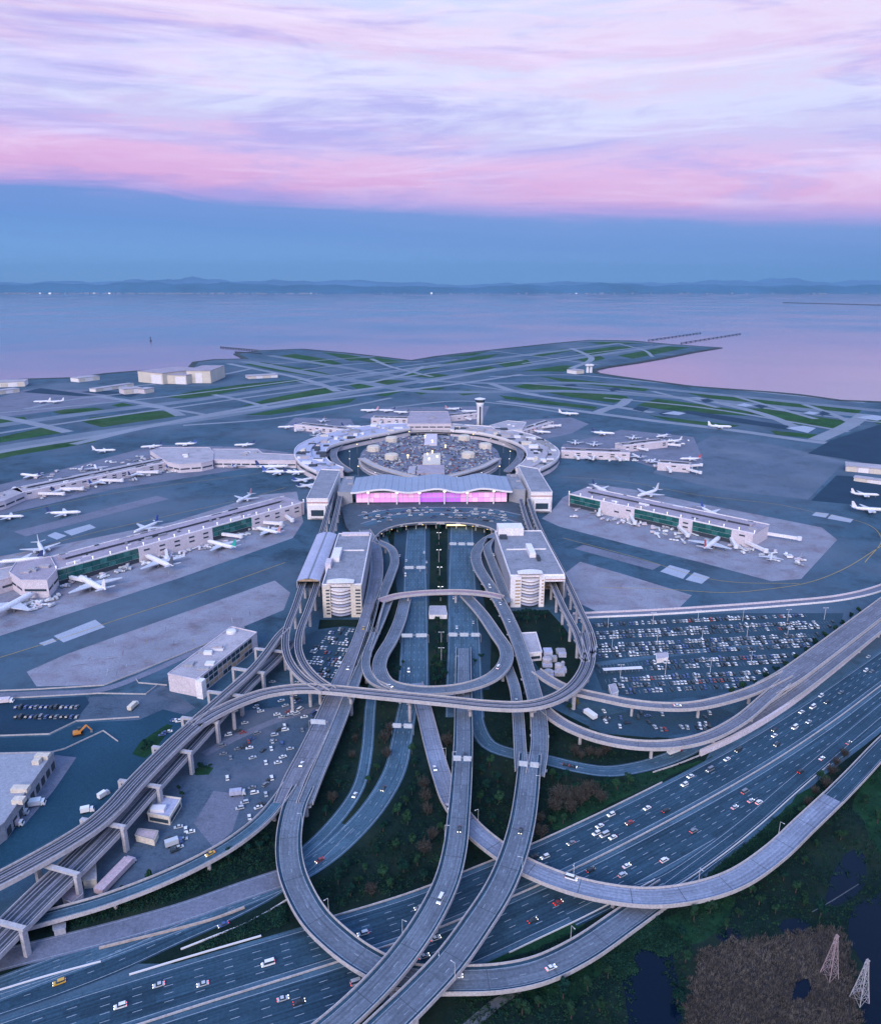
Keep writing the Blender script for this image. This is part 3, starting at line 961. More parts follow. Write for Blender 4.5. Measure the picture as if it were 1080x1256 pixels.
road('clw2', 'exit_lane', [(424, 1012), (385, 1050), (340, 1086), (280, 1118), (215, 1147), (150, 1177), (70, 1208), (-40, 1245)], 12, asphalt, .125, (0,))
SL = road('sl', 'slip_road', [(458, 838), (454, 870), (450, 920), (441, 962), (425, 990), (398, 1022), (368, 1050)], 7.5, asphalt_pale, .14)
road('frontage', 'frontage_road', [(360, 1072), (300, 1092), (220, 1120), (120, 1148), (0, 1178), (-80, 1200)], 12.5, concrete_mid, .15, ())
road('rlow', 'freeway_slip_road', [(584, 862), (584, 885), (600, 914), (635, 926), (669, 932), (702, 940), (743, 946), (783, 941), (820, 930), (862, 910), (930, 868), (1000, 815), (1080, 752), (1180, 680)], 10.5, asphalt_pale, .12, (0,))
barrier('retaining_wall', 'long mauve retaining wall between freeway and elevated road at right', 'wall', pxpath([(858, 927), (905, 905), (960, 872), (1020, 826), (1085, 772), (1180, 700)], 0, 5), 0, 4.0, 1.6, wall_pink)
barrier('guard_rail', 'pale rail on the verge edge below the right viaduct', 'barrier', pxpath([(800, 948), (830, 938), (858, 927)], 0, 5), 0, .9, .4, parapet_mat)
barrier('retaining_wall', 'tan wall edging the concrete frontage road at lower left', 'wall', pxpath([(122, 1164), (170, 1152), (215, 1141), (262, 1128), (300, 1114)], 0, 5), 0, 1.0, .9, mat('wall_tan', (.42, .34, .30), .8, .15, .1, 1))
barrier('edge_barrier', 'white barrier along the dark hedge strip at lower left', 'barrier', pxpath([(-40, 1226), (0, 1215), (60, 1197), (124, 1180)], 0, 5), 0, .7, .5, metal_white)
barrier('edge_barrier', 'white barrier beside the dark wedge verge, exit road side', 'barrier', pxpath([(222, 1165), (265, 1148), (300, 1134), (335, 1115), (352, 1104)], 0, 5), 0, .7, .5, metal_white)
road('inner1', 'service_road', [(722, 878), (700, 868), (672, 840), (650, 815)], 6, asphalt, .10, edges=False)
road('lot_aisle', 'lot_aisle', [(730, 815), (800, 806), (880, 796), (985, 784)], 6, asphalt_pale, .08, edges=False)
PER = road('perimeter', 'perimeter_road', [(690, 757), (732, 755), (800, 752), (880, 747), (960, 741), (1030, 734), (1080, 722), (1150, 690)], 9, concrete_mid, .10, edges=False)
barrier('perimeter_wall', 'pale wall on the apron side of the perimeter road', 'wall', PER[2:], 4.6, 1.8, .6, wall_pink)
barrier('perimeter_wall', 'pale wall on the car park side of the perimeter road', 'wall', PER[2:], -4.6, 1.6, .5, wall_white)
for lab, pts in (('white boundary wall along the edge of the left concrete apron', [(-30, 849), (45, 846), (128, 841), (180, 820), (225, 802), (300, 770)]),
                 ('white boundary wall with a kink just below the apron service lane', [(-30, 860), (10, 857), (122, 851), (179, 852), (193, 841)]),
                 ('white wall bordering the dark lot and the yard at far left', [(-30, 904), (0, 903), (61, 901), (94, 885), (171, 880)]),
                 ('thin zigzag wall near the orange machine', [(65, 923), (80, 919), (127, 897), (145, 910)]),
                 ('short pale fence beside the long office block', [(167, 833), (170, 838), (205, 841)])):
    mb = MB()
    pts = [P(x, y, 0) for x, y in pts]
    for a, b in zip(pts, pts[1:]):
        mb.bar(a + Vector((0, 0, .45)), b + Vector((0, 0, .45)), .35, h=1.0)
    lone('boundary_wall', mb, parapet_mat, lab, 'wall', org=tuple(pts[0]))
road('service', 'service_lane', [(-30, 854), (45, 851), (125, 846), (185, 824), (225, 806), (290, 778)], 7, concrete_mid, .11, edges=False)
road('yardroad', 'yard_road', [(250, 925), (300, 900), (350, 880), (400, 868)], 6, concrete_mid, .09, edges=False)

# ------------------------------------------------------------------ flyovers and ramps
def unit_pier(name, w, d, capw):
    mb = MB()
    mb.prism([(math.cos(a) * w/2, math.sin(a) * d/2) for a in [math.pi/8 + k*math.pi/4 for k in range(8)]], -.02, .86)
    mb.hexa([(-w/2, -d/2, .84), (w/2, -d/2, .84), (w/2, d/2, .84), (-w/2, d/2, .84)], [(-w/2*1.1, -capw/2, .985), (w/2*1.1, -capw/2, .985), (w/2*1.1, capw/2, .985), (-w/2*1.1, capw/2, .985)])
    return mb.mesh(name, pier_mat)


PIER_S, PIER_M, PIER_L = unit_pier('pier', 2.0, 2.4, 6), unit_pier('pier', 2.2, 2.8, 9), unit_pier('pier', 2.4, 3.4, 12)


joint_mat = mat('joint_rubber', (.07, .08, .10), .9, 0)


def flyover(key, name, label, pts, w, m=None, thick=1.8, piers=36, pmesh=None, ph=1.1, lines=(0,), cat='flyover', pz=0.0, par=(1, 1), parm=None, skip=(), first=.5, joints=30, edge=True, shoulder_shade=None):
    """elevated road: deck, two parapets, painted lines, expansion joints, piers"""
    path = pxpath(pts, 8.0, step=4)
    ROADS[key] = path
    o = Vector((path[0].x, path[0].y, 0))
    root = thing(name, label, cat, o)
    mb = MB()
    strip(mb, path, -w/2, w/2, -thick * .45, 0, closed_box=True)
    strip(mb, path, -w*.3, w*.3, -thick, -thick * .44, closed_box=True)
    part('deck', mb, m or deck_mat, root, o)
    for k, s in enumerate((-1, 1)):
        if par[k]:
            mb = MB()
            a, b = sorted((s * (w/2 - .02), s * (w/2 + .32)))
            strip(mb, path, a, b, -thick * .55, ph, closed_box=True)
            part('parapet', mb, parm or parapet_mat, root, o)
    if shoulder_shade:
        mb = MB()
        for s in (-1, 1):
            a, b = sorted((s * (w/2 - .1), s * (w/2 - shoulder_shade)))
            strip(mb, path, a, b, .02)
        part('shoulder_shade', mb, asphalt, root, o)  # dark strips paint the parapet shadow along the deck edges
    pm = MB()
    if edge:
        e = w/2 - (shoulder_shade or .9) - .15
        for s in (-1, 1):
            strip(pm, path, s*e - .12, s*e + .12, .035)
    for off in lines:
        dashes(pm, path, off, 4, 8, .22, .035)
    if pm.f:
        part('lane_paint', pm, paint_white, root, o)
    if joints:
        nn = normals(path)
        n = int(joints / 4)
        for k in range(n // 2, len(path) - 1, n):
            d = (path[k+1] - path[k]).normalized() * .14
            a, b = path[k] + nn[k] * (w/2 - .2), path[k] - nn[k] * (w/2 - .2)
            zz = Vector((0, 0, .045))
            jm = MB()
            jm.face([a - d + zz, b - d + zz, b + d + zz, a + d + zz][::-1])
            part('expansion_joint', jm, joint_mat, root, o)
    if piers:
        n = max(1, int(piers / 4))
        nn = normals(path)
        for k in range(int(n * first), len(path), n):
            h = path[k].z - thick - pz
            if h < 2.0 or k in skip:
                continue
            link('pier', pmesh or PIER_M, root, (path[k].x - o.x, path[k].y - o.y, pz), math.atan2(nn[k].y, nn[k].x) - math.pi/2, (1, 1, h))
    return path


# outgoing ramp from the left end of the departures deck, splitting at the lower left
LD = flyover('ld', 'departures_ramp', 'broad mauve ramp running from the left kerbside deck past the left garage', [(447, 650, 9), (458, 668, 9), (462, 690, 9), (457, 733, 9), (441, 788, 9), (416, 842, 9), (399, 880, 9), (379, 922, 8.8), (362, 955, 8.6), (350, 985, 8.4)], 12, deck_mauve, lines=(-1.9, 1.9), pmesh=PIER_L)
flyover('ld2', 'ramp', 'grey ramp beside the mauve ramp, split from it by a dark slot', [(466, 738, 9), (450, 790, 9), (434, 838, 9), (419, 878, 9), (404, 915, 8.8), (388, 952, 8.6), (375, 985, 8.4)], 7.5, deck_mat, lines=(), pmesh=PIER_S)
LL = flyover('ll', 'loop_flyover', 'large grey loop flyover sweeping under the two crossing flyovers to the freeway', [(372, 965, 8.6), (361, 990, 8.4), (354, 1031, 8), (357, 1066, 7.8), (369, 1098, 7.5), (387, 1127, 7.4), (410, 1150, 7.2), (440, 1173, 7.1), (474, 1191, 7), (512, 1201, 7), (560, 1202, 7), (612, 1200, 6.8), (661, 1190, 6.2), (712, 1166, 5), (765, 1130, 3.0), (800, 1105, 1.3), (822, 1090, .35)], 12.2, deck_mat, lines=(0,), piers=40, first=.8, shoulder_shade=1.5)
flyover('lr', 'ramp', 'narrow ramp curving to the lower left past the truck yard', [(356, 962, 8.5), (342, 982, 8.3), (322, 1005, 8), (285, 1034, 7.6), (243, 1058, 7), (200, 1078, 6.6), (160, 1094, 6.2), (120, 1108, 6), (70, 1122, 5.6), (22, 1135, 5), (-40, 1152, 4.2)], 7.6, asphalt_pale, lines=(), piers=44, pmesh=PIER_S, shoulder_shade=1.4, joints=0)
# two long flyovers crossing at the bottom
CR = flyover('cr', 'long_flyover', 'left of two long flyovers running down to the bottom edge', [(568, 795, 3), (568, 830, 6), (568, 865, 8.4), (568, 900, 10), (567, 935, 11), (565, 968, 11.8), (562, 1004, 12.6), (558, 1040, 13.2), (548, 1080, 13.6), (529, 1120, 14), (503, 1160, 14), (471, 1199, 14), (432, 1238, 14), (395, 1270, 14), (330, 1322, 14), (230, 1396, 13.5), (80, 1500, 11), (-120, 1630, 7), (-400, 1800, 2)], 11, deck_mat, lines=(0,), piers=38, pz=0, shoulder_shade=1.4)
DR = flyover('dr', 'long_flyover', 'right of two long flyovers running down to the bottom edge', [(650, 925, 11), (648, 948, 11.6), (645, 978, 12.2), (640, 1010, 12.8), (630, 1047, 13.4), (612, 1090, 14), (584, 1134, 14), (552, 1178, 14), (513, 1220, 14), (474, 1258, 14), (420, 1310, 14), (330, 1392, 13.5), (190, 1505, 11), (-20, 1660, 7), (-300, 1850, 2)], 12.4, deck_mat, lines=(-1.8, 1.8), piers=38, first=.9, shoulder_shade=1.5)
flyover('dra', 'ramp', 'left of the paired decks joining the right long flyover', [(622, 818, 5.5), (631, 845, 7.5), (635, 878, 9.3), (637, 910, 10.6), (639, 945, 11.5)], 6.8, deck_mat, lines=(), pmesh=PIER_S)
RD = flyover('rd', 'departures_ramp', 'long ramp from the right kerbside deck beside the right garage', [(618, 652, 9), (597, 662, 9), (584, 678, 9), (586, 695, 9), (601, 720, 9), (616, 745, 9), (630, 775, 9), (641, 805, 9), (650, 835, 9), (657, 862, 9.3), (661, 890, 9.9), (661, 920, 10.8), (656, 950, 11.6)], 10, deck_mat, lines=(0,), pmesh=PIER_L)
flyover('rd2', 'ramp', 'short lane hugging the terminal side of the right garage', [(601, 660, 9), (597, 672, 9), (603, 690, 9), (612, 712, 9), (621, 738, 9)], 8, deck_mat, lines=(), pmesh=PIER_S)
flyover('ld3', 'ramp', 'outer lane curling past the left garage towards the cross bridge', [(462, 664, 9), (478, 672, 9), (484, 688, 9), (478, 708, 9), (470, 728, 9), (462, 752, 9), (456, 775, 9)], 8, deck_mat, lines=(), pmesh=PIER_S)
# recirculation loop just above the guideway
IL = flyover('il', 'recirculation_loop', 'inner U shaped loop road tucked behind the train guideway', [(497, 735, 4), (490, 762, 6), (480, 785, 8), (467, 808, 10), (466, 824, 11.5), (477, 839, 12), (505, 846, 12), (540, 847, 12), (575, 842, 12), (603, 831, 12), (619, 814, 11.5), (620, 797, 10), (608, 778, 8), (590, 752, 6), (570, 730, 4)], 9.5, deck_mat, lines=(0,), piers=44, pmesh=PIER_S, first=1.0)
flyover('il2', 'ramp', 'outer lane joining the left bend of the inner loop', [(478, 735, 5), (468, 760, 7), (457, 785, 9), (450, 803, 10.5), (449, 820, 11.5), (458, 836, 12), (478, 845, 12)], 5.6, deck_mat, lines=(), piers=40, pmesh=PIER_S)
# right flyover over the freeway to the marsh side
RS = flyover('rs', 'curved_flyover', 'pale curved flyover crossing the freeway towards the marsh at right', [(509, 838, .4), (516, 858, .5), (522, 880, .6), (530, 912, 1.2), (541, 950, 2.6), (553, 982, 4), (575, 1012, 5.4), (602, 1036, 6.4), (640, 1061, 7), (690, 1082, 7), (740, 1095, 7), (800, 1101, 7), (860, 1093, 7), (905, 1077, 6.8), (950, 1046, 6.4), (985, 1013, 6), (1021, 979, 5.6)], 10.2, mat('deck_pale_blue', (.225, .255, .335), .7, .12, .04, .7, streak=.18), lines=(), piers=48, first=1.1, edge=False, joints=24)
flyover('rs_end', 'road_embankment', 'dark asphalt road continuing from the pale curved flyover at right', [(1021.5, 979, 5.55), (1050, 950, 4.5), (1080, 918, 3), (1130, 870, 1.2), (1180, 820, .4)], 10.2, asphalt, thick=1.2, piers=30, lines=(0,), pmesh=PIER_S, joints=0)
# viaducts to the right
RV1 = flyover('rv1', 'viaduct', 'upper of two slim viaducts curving right above the car park', [(657, 823, 9), (676, 836, 9), (697, 846, 9), (743, 857, 9), (773, 863, 9), (812, 867, 9), (852, 866, 9), (904, 854, 9), (940, 840, 9), (965, 827, 9)], 7.6, deck_mauve, lines=(), piers=44, pmesh=PIER_S, ph=1.4, first=.8)
RV2 = flyover('rv2', 'viaduct', 'lower of two slim viaducts curving right beside the slip road', [(668, 871, 8.5), (677, 879, 8.5), (694, 890, 8.5), (722, 902, 8.5), (753, 910, 8.5), (790, 914.5, 8.5), (830, 913, 8.5), (868, 904, 8.5), (905, 885, 8.7), (940, 856, 8.9), (962, 837, 9)], 7.6, deck_mauve, lines=(), piers=46, pmesh=PIER_S, ph=1.4, first=.8)
flyover('rv3', 'viaduct', 'wide viaduct where both slim viaducts join at the right edge', [(938, 846, 8.9), (965, 831, 9), (1000, 806, 9), (1040, 776, 9), (1085, 742, 9), (1150, 692, 9), (1220, 640, 9)], 15.5, deck_mauve, lines=(-3.7, 0, 3.7), piers=34, pmesh=PIER_L, ph=1.4, first=.9)
flyover('rv4', 'viaduct', 'narrow lower deck running beside the wide viaduct at right', [(895, 898, .3), (925, 882, 1.2), (955, 863, 3), (988, 840, 6), (1033, 805, 8), (1085, 764, 8.5), (1150, 712, 9), (1220, 658, 9)], 7.5, deck_mauve, lines=(), piers=40, pmesh=PIER_S, ph=1.4)
# footbridge-like cross bridge over the approach
flyover('xb', 'cross_bridge', 'pinkish arched bridge crossing the terminal approach between both ramps', [(466, 737, 9.2), (485, 731, 10), (512, 727.5, 10.6), (540, 726, 10.8), (570, 726, 10.6), (600, 729, 9.8), (616, 733, 9.2)], 7.0, mat('bridge_pink', (.34, .24, .27), .7, .12, .05, .6), thick=2.4, lines=(), piers=44, pmesh=PIER_S, ph=.9, joints=0, edge=False, cat='bridge', first=.7)

# ------------------------------------------------------------------ people mover guideway (two tracks on one deck) and rail viaduct
def guideway(key, label, pts, w, tracks, piers=34, thick=2.6, first=.5, name='guideway', parm=None, skipz=None, pz=0.0, cat='guideway', pm=None):
    path = pxpath(pts, 18, step=4)
    ROADS[key] = path
    o = Vector((path[0].x, path[0].y, 0))
    root = thing(name, label, cat, o)
    mb = MB()
    strip(mb, path, -w/2, w/2, -1.0, 0, closed_box=True)
    strip(mb, path, -w*.28, w*.28, -thick, -.98, closed_box=True)
    part('deck', mb, track_mat, root, o)
    for s in (-1, 1):
        mb = MB()
        a, b = sorted((s * (w/2 - .02), s * (w/2 + .45)))
        strip(mb, path, a, b, -1.5, 1.0, closed_box=True)
        part('parapet', mb, parm or parapet_mat, root, o)
    for t in tracks:
        mb = MB()
        for r in (-1.0, 1.0):
            strip(mb, path, t + r - .28, t + r + .28, .02, .22, closed_box=True)
        part('track', mb, guide_mat, root, o)
    if len(tracks) > 1:
        mb = MB()
        strip(mb, path, -.3, .3, .02, .5, closed_box=True)
        part('walkway', mb, guide_mat, root, o)
    if piers:
        n = max(1, int(piers / 4))
        nn = normals(path)
        for k in range(int(n * first), len(path), n):
            link('pier', pm or PIER_M, root, (path[k].x - o.x, path[k].y - o.y, pz), math.atan2(nn[k].y, nn[k].x) - math.pi/2, (1, 1, path[k].z - thick - pz))
    return path


AT = guideway('at', 'wide train guideway bending across the front of the terminal approach', [(241, 889, 18), (262, 876, 18), (298, 859, 18), (330, 849, 18), (372, 844, 18), (410, 846, 18), (450, 850, 18), (500, 855, 18), (550, 860, 18), (600, 865, 18), (640, 866, 18), (672, 860, 18), (700, 845, 18), (717, 823, 18), (722, 800, 18), (718, 776, 18)], 8.6, (-2.1, 2.1), piers=40, first=.7)
guideway('at_ri', 'inner single track guideway leaving the loop for the right garage', [(718, 812, 18), (713, 796, 18), (706, 775, 18), (692, 748, 18), (680, 722, 18), (667, 690, 18), (655, 662, 18), (645, 636, 18), (638, 612, 18)], 4.2, (0,), piers=30, pm=PIER_S)
guideway('at_ro', 'outer single track guideway leaving the loop for the right garage', [(724, 806, 18), (727, 792, 18), (722, 772, 18), (711, 748, 18), (699, 722, 18), (684, 692, 18), (668, 662, 18), (656, 636, 18), (648, 612, 18)], 4.2, (0,), piers=30, pm=PIER_S)
guideway('at_li', 'inner track guideway curling from the vaulted station into the loop', [(408, 846, 18), (388, 832, 18), (373, 815, 18), (366, 796, 18), (368, 775, 18), (378, 748, 18), (387, 722, 18), (396, 690, 18), (405, 660, 18), (412, 632, 18), (418, 604, 18)], 4.6, (0,), piers=32, pm=PIER_S)
guideway('at_lo', 'outer track guideway swinging wide of the left station curve', [(398, 848, 18), (374, 834, 18), (357, 815, 18), (350, 795, 18), (352, 772, 18), (362, 745, 18), (372, 715, 18), (384, 685, 18), (394, 655, 18), (402, 628, 18), (408, 604, 18)], 4.6, (0,), piers=32, pm=PIER_S)
guideway('at_n', 'straight guideway slanting down left beside the office block', [(352, 770, 18), (342, 780, 18), (325, 803, 18), (305, 826, 18), (280, 848, 18), (255, 870, 18), (233, 889, 18)], 4.6, (0,), piers=0)
guideway('at_s', 'double guideway running to the lower left edge above the rail viaduct', [(246, 884, 18), (225, 902, 18), (195, 931, 18), (165, 962, 18), (140, 990, 18), (115, 1012, 18), (85, 1032, 18), (45, 1055, 18), (0, 1079, 18), (-60, 1108, 18)], 10, (-2.6, 2.6), piers=0)
BT = guideway('bt', 'wide rail viaduct with several tracks slanting to the lower left corner', [(352, 786, 11), (332, 808, 11), (305, 833, 11), (275, 864, 11), (240, 902, 11), (205, 940, 11), (170, 978, 11), (130, 1022, 11), (90, 1062, 11), (50, 1100, 11), (10, 1140, 11), (-40, 1190, 11)], 14.5, (-4.6, 0, 4.6), piers=0, name='rail_viaduct', cat='viaduct', thick=2.4)
# portal bents that carry both decks
bt_o = 0
k = 6
while k < len(BT) - 2:
    nn = normals(BT)
    p, n = BT[k], nn[k]
    ang = math.atan2(n.y, n.x)
    root = thing('portal_bent', '%s portal frame of the rail viaduct, counted from the office block' % ordw(bt_o + 1), 'portal', (p.x, p.y, 0), ang, 'portal frames of the rail viaduct')
    for s in (8.9, -14.5):
        mb = MB(); mb.box(s - .9, s + .9, -1.3, 1.3, -.02, 14.0)
        part('column', mb, pier_mat, root)
    mb = MB(); mb.box(-15.6, 10.2, -1.1, 1.1, 14.02, 15.35)
    part('cross_beam', mb, pier_mat, root)
    bt_o += 1
    k += 8
# ------------------------------------------------------------------ buildings
def frame(a, b):
    a, b = Vector(a), Vector(b)
    d = b - a
    return (a.x, a.y, 0.0), math.atan2(d.y, d.x), Vector((d.x, d.y)).length


def poly_building(name, label, cat, px_roof, z, z0=0.0, wall=None, roof=None, para=1.0, group=None, units=0, bands=0, band_m=None, seed=1):
    """walls, roof slab and parapet from a roof outline seen at height z; roof units; window bands as parts"""
    pts = [P(x, y, z) for x, y in px_roof]
    a = sum(pts[k].x * pts[(k+1) % len(pts)].y - pts[(k+1) % len(pts)].x * pts[k].y for k in range(len(pts)))
    if a < 0:
        pts = pts[::-1]
    c = sum(pts, Vector()) / len(pts)
    o = Vector((c.x, c.y, 0))
    root = thing(name, label, cat, o, group=group)
    mb = MB(); mb.prism([(p.x, p.y) for p in pts], z0, z - .3)
    part('wall', mb, wall or wall_white, root, o)
    ins = [(o.x + (p.x - o.x) * .985, o.y + (p.y - o.y) * .985) for p in pts]
    mb = MB(); mb.prism(ins, z - .28, z)
    rf = part('roof', mb, roof or roof_pale, root, o)
    if para:
        mb = MB()
        for p, q in zip(pts, pts[1:] + pts[:1]):
            mb.bar(Vector((p.x, p.y, z + para/2 - .3)), Vector((q.x, q.y, z + para/2 - .3)), .6, h=para)
        part('parapet', mb, wall or wall_white, root, o)
    rng = random.Random(seed)
    for k in range(units):
        t = [rng.random() for _ in pts]
        s = sum(t)
        q = sum((p * (u / s) for p, u in zip(pts, t)), Vector())
        q = o + (q - o) * .9
        w, d, h = rng.uniform(2, 5), rng.uniform(2, 5), rng.uniform(1.2, 2.8)
        mb = MB(); mb.box(q.x - w, q.x + w, q.y - d/2, q.y + d/2, z - .05, z + h)
        part('roof_unit', mb, rng.choice([wall_grey, metal_white, roof_pale]), root, o)
    if bands:
        for p, q in zip(pts, pts[1:] + pts[:1]):
            d = Vector((q.x - p.x, q.y - p.y, 0))
            if d.length < 8:
                continue
            nrm = Vector((d.y, -d.x, 0)).normalized()
            if nrm.y > .55:
                continue
            n = max(1, int(d.length / 14))
            for b in range(bands):
                zz = z0 + (z - z0) * (b + .5) / (bands + .15)
                for k in range(n):
                    u, v = (k + .08) / n, (k + .92) / n
                    A, B = p + d * u + nrm * .06, p + d * v + nrm * .06
                    mb = MB()
                    mb.bar(Vector((A.x, A.y, zz)), Vector((B.x, B.y, zz)), .2, h=min(2.2, (z - z0) / bands * .5))
                    part('window', mb, band_m or glass_dark, root, o)
    return root, pts, o


# --- international terminal main hall ---------------------------------------------
A, B = P(437, 617.5, 9), P(621, 616.5, 9)
loc, rz, L = frame(A, B)
D = P(528, 584, 28).y - A.y
hall = thing('terminal_hall', 'long terminal hall with wavy metal roof and glowing purple glass front', 'terminal', loc, rz)


def wave(x):
    knots = [(-6, 0), (34, 4.2), (66, 0), (103, 4.6), (131, 0), (160, 4.8), (L + 6, .6)]
    for (x0, h0), (x1, h1) in zip(knots, knots[1:]):
        if x0 <= x <= x1:
            t = (x - x0) / (x1 - x0)
            t = t * t * (3 - 2 * t)
            return h0 + (h1 - h0) * t
    return 0


n = 24
roof_rows = []
for k in range(n):
    x0, x1 = -6 + (L + 12) * k / n, -6 + (L + 12) * (k + 1) / n
    mb = MB()
    sub = 3
    for j in range(sub):
        a0, a1 = x0 + (x1 - x0) * j / sub + (.12 if j == 0 else 0), x0 + (x1 - x0) * (j + 1) / sub - (.12 if j == sub - 1 else 0)
        z0, z1 = 25.6 + wave(a0), 25.6 + wave(a1)
        mb.hexa([(a0, -7, z0 - 1.2), (a1, -7, z1 - 1.2), (a1, D, z1 - .6), (a0, D, z0 - .6)], [(a0, -7, z0), (a1, -7, z1), (a1, D, z1 + .6), (a0, D, z0 + .6)])
    part('roof_panel', mb, roof_metal, hall)
mb = MB()
for k in range(n * 3):
    a0, a1 = -6 + (L + 12) * k / (n*3), -6 + (L + 12) * (k + 1) / (n*3)
    z0, z1 = 25.6 + wave(a0), 25.6 + wave(a1)
    mb.hexa([(a0, -7.9, z0 - 1.9), (a1, -7.9, z1 - 1.9), (a1, -7.05, z1 - 1.9), (a0, -7.05, z0 - 1.9)], [(a0, -7.9, z0 + .3), (a1, -7.9, z1 + .3), (a1, -7.05, z1 + .3), (a0, -7.05, z0 + .3)])
part('roof_fascia', mb, wall_white, hall)
mb = MB(); mb.box(0, L, .8, D - 3, 0, 24.3)
part('wall', mb, wall_grey, hall)
npan = 26
for k in range(npan):
    x0, x1 = L * k / npan + .25, L * (k + 1) / npan - .25
    t = (k + .5) / npan
    for j, (z0, z1) in enumerate(((10.3, 15.9), (16.4, 22.4))):
        if t < .12 or t > .88:
            mi = 0 if j else 4
        elif t < .42:
            mi = 4 if (j and k % 3 == 0) else (0 if j else 1)
        elif t < .68:
            mi = 3 if j == 0 else 2
        else:
            mi = (1, 0, 4)[(k + j) % 3]
        mb = MB(); mb.box(x0, x1, .35, .75, z0, z1)
        part('pane', mb, hall_glass[mi], hall)
mb = MB()
for k in range(npan + 1):
    x = L * k / npan
    mb.box(x - .2, x + .2, .1, .78, 9.1, 22.6)
part('mullion', mb, mullion, hall)
mb = MB(); mb.box(0, L, .05, .7, 15.92, 16.38)
part('transom', mb, mullion, hall)
mb = MB(); mb.box(0, L, -.2, .78, 9.02, 10.2)
part('plinth', mb, wall_dark, hall)
mb = MB(); mb.box(0, L, .0, .78, 22.62, 24.25)
part('head_beam', mb, wall_grey, hall)
for t in (.082, .27, .42, .585, .735, .91):
    x = L * t
    mb = MB(); mb.lathe([(.9, 9.05), (.7, 20), (.6, 23.6 + wave(x))], 8, cx=x, cy=-5)
    col = part('column', mb, wall_white, hall)
    mb = MB(); mb.lathe([(.6, 0), (1.7, .6), (1.7, 1.4), (.3, 1.8)], 8, cx=x, cy=-6.2, cz=21.6 + wave(x))
    part('lamp', mb, lamp_pink, hall)
asphalt_pale_flat = mat('deck_asphalt', (.075, .10, .13), .8, .2, .05, .5, stain=((.15, .5, .7, .65),))
# departures kerb deck with a concave front
deckpts = [(418, 622), (432, 616), (626, 615), (646, 620), (658, 640), (640, 652), (622, 662), (612, 655), (602, 648.5), (585, 644), (562, 641.5), (540, 641), (515, 641.5), (492, 644), (474, 649), (463, 656), (456, 665), (436, 660), (424, 645)]
pts = [P(x, y, 9) for x, y in deckpts]
o = Vector((pts[0].x, pts[0].y, 0))
kd = thing('kerbside_deck', 'curved departures deck in front of the purple lit terminal hall', 'deck', o)
mb = MB(); mb.prism([(p.x, p.y) for p in pts], 7.4, 8.94)
part('deck', mb, asphalt_pale_flat, kd, o)
rim = spline(pts[6:17], 4)
mb = MB(); strip(mb, rim, -.3, .3, -2.0, 1.1, closed_box=True)
part('parapet', mb, parapet_mat, kd, o)
for f, m_ in ((.25, asphalt_pale), (.62, asphalt_pale)):
    mb = MB()
    path = spline([p * (1 - f) + q * f for p, q in zip([P(x, y, 8.97) for x, y in ((440, 628), (480, 622), (540, 620.5), (600, 622), (640, 628))], [P(x, y, 8.97) for x, y in ((452, 655), (492, 641), (540, 637), (590, 640), (622, 652))])], 5)
    strip(mb, path, -6.5, 6.5, .01)
    part('kerb_lane', mb, m_, kd, o)
    mb = MB()
    strip(mb, path, 6.6, 8.4, 0, .25, closed_box=True)
    part('pavement', mb, concrete_apron, kd, o)
for k in range(1, len(rim) - 1, 3):
    p = rim[k]
    link('column', PIER_S, kd, (p.x - o.x, p.y + 6 - o.y, 0), 0, (.7, .7, 7.4))
for k in range(2, len(rim) - 2, 5):
    p = rim[k]
    mb = MB(); mb.lathe([(.3, 6.2), (.7, 6.4), (.7, 6.9), (.3, 7.1)], 8, cx=p.x, cy=p.y + 1.2)
    part('deck_lamp', mb, lamp_warm, kd, o)
mb = MB(); mb.box(P(576, 641, 9).x, P(592, 641, 9).x, P(582, 641, 6).y - .6, P(582, 641, 6).y, 4.6, 6.6)
lone('lit_sign', mb, lamp_warm, 'yellow glowing sign under the lip of the departures deck', 'sign')
mb = MB(); mb.box(P(548, 644, 9).x, P(572, 644, 9).x, P(560, 643, 6).y - .6, P(560, 643, 6).y, 4.4, 5.6)
lone('lit_sign', mb, lamp_warm, 'dim yellow strip sign beside the bright yellow one under the deck', 'sign')

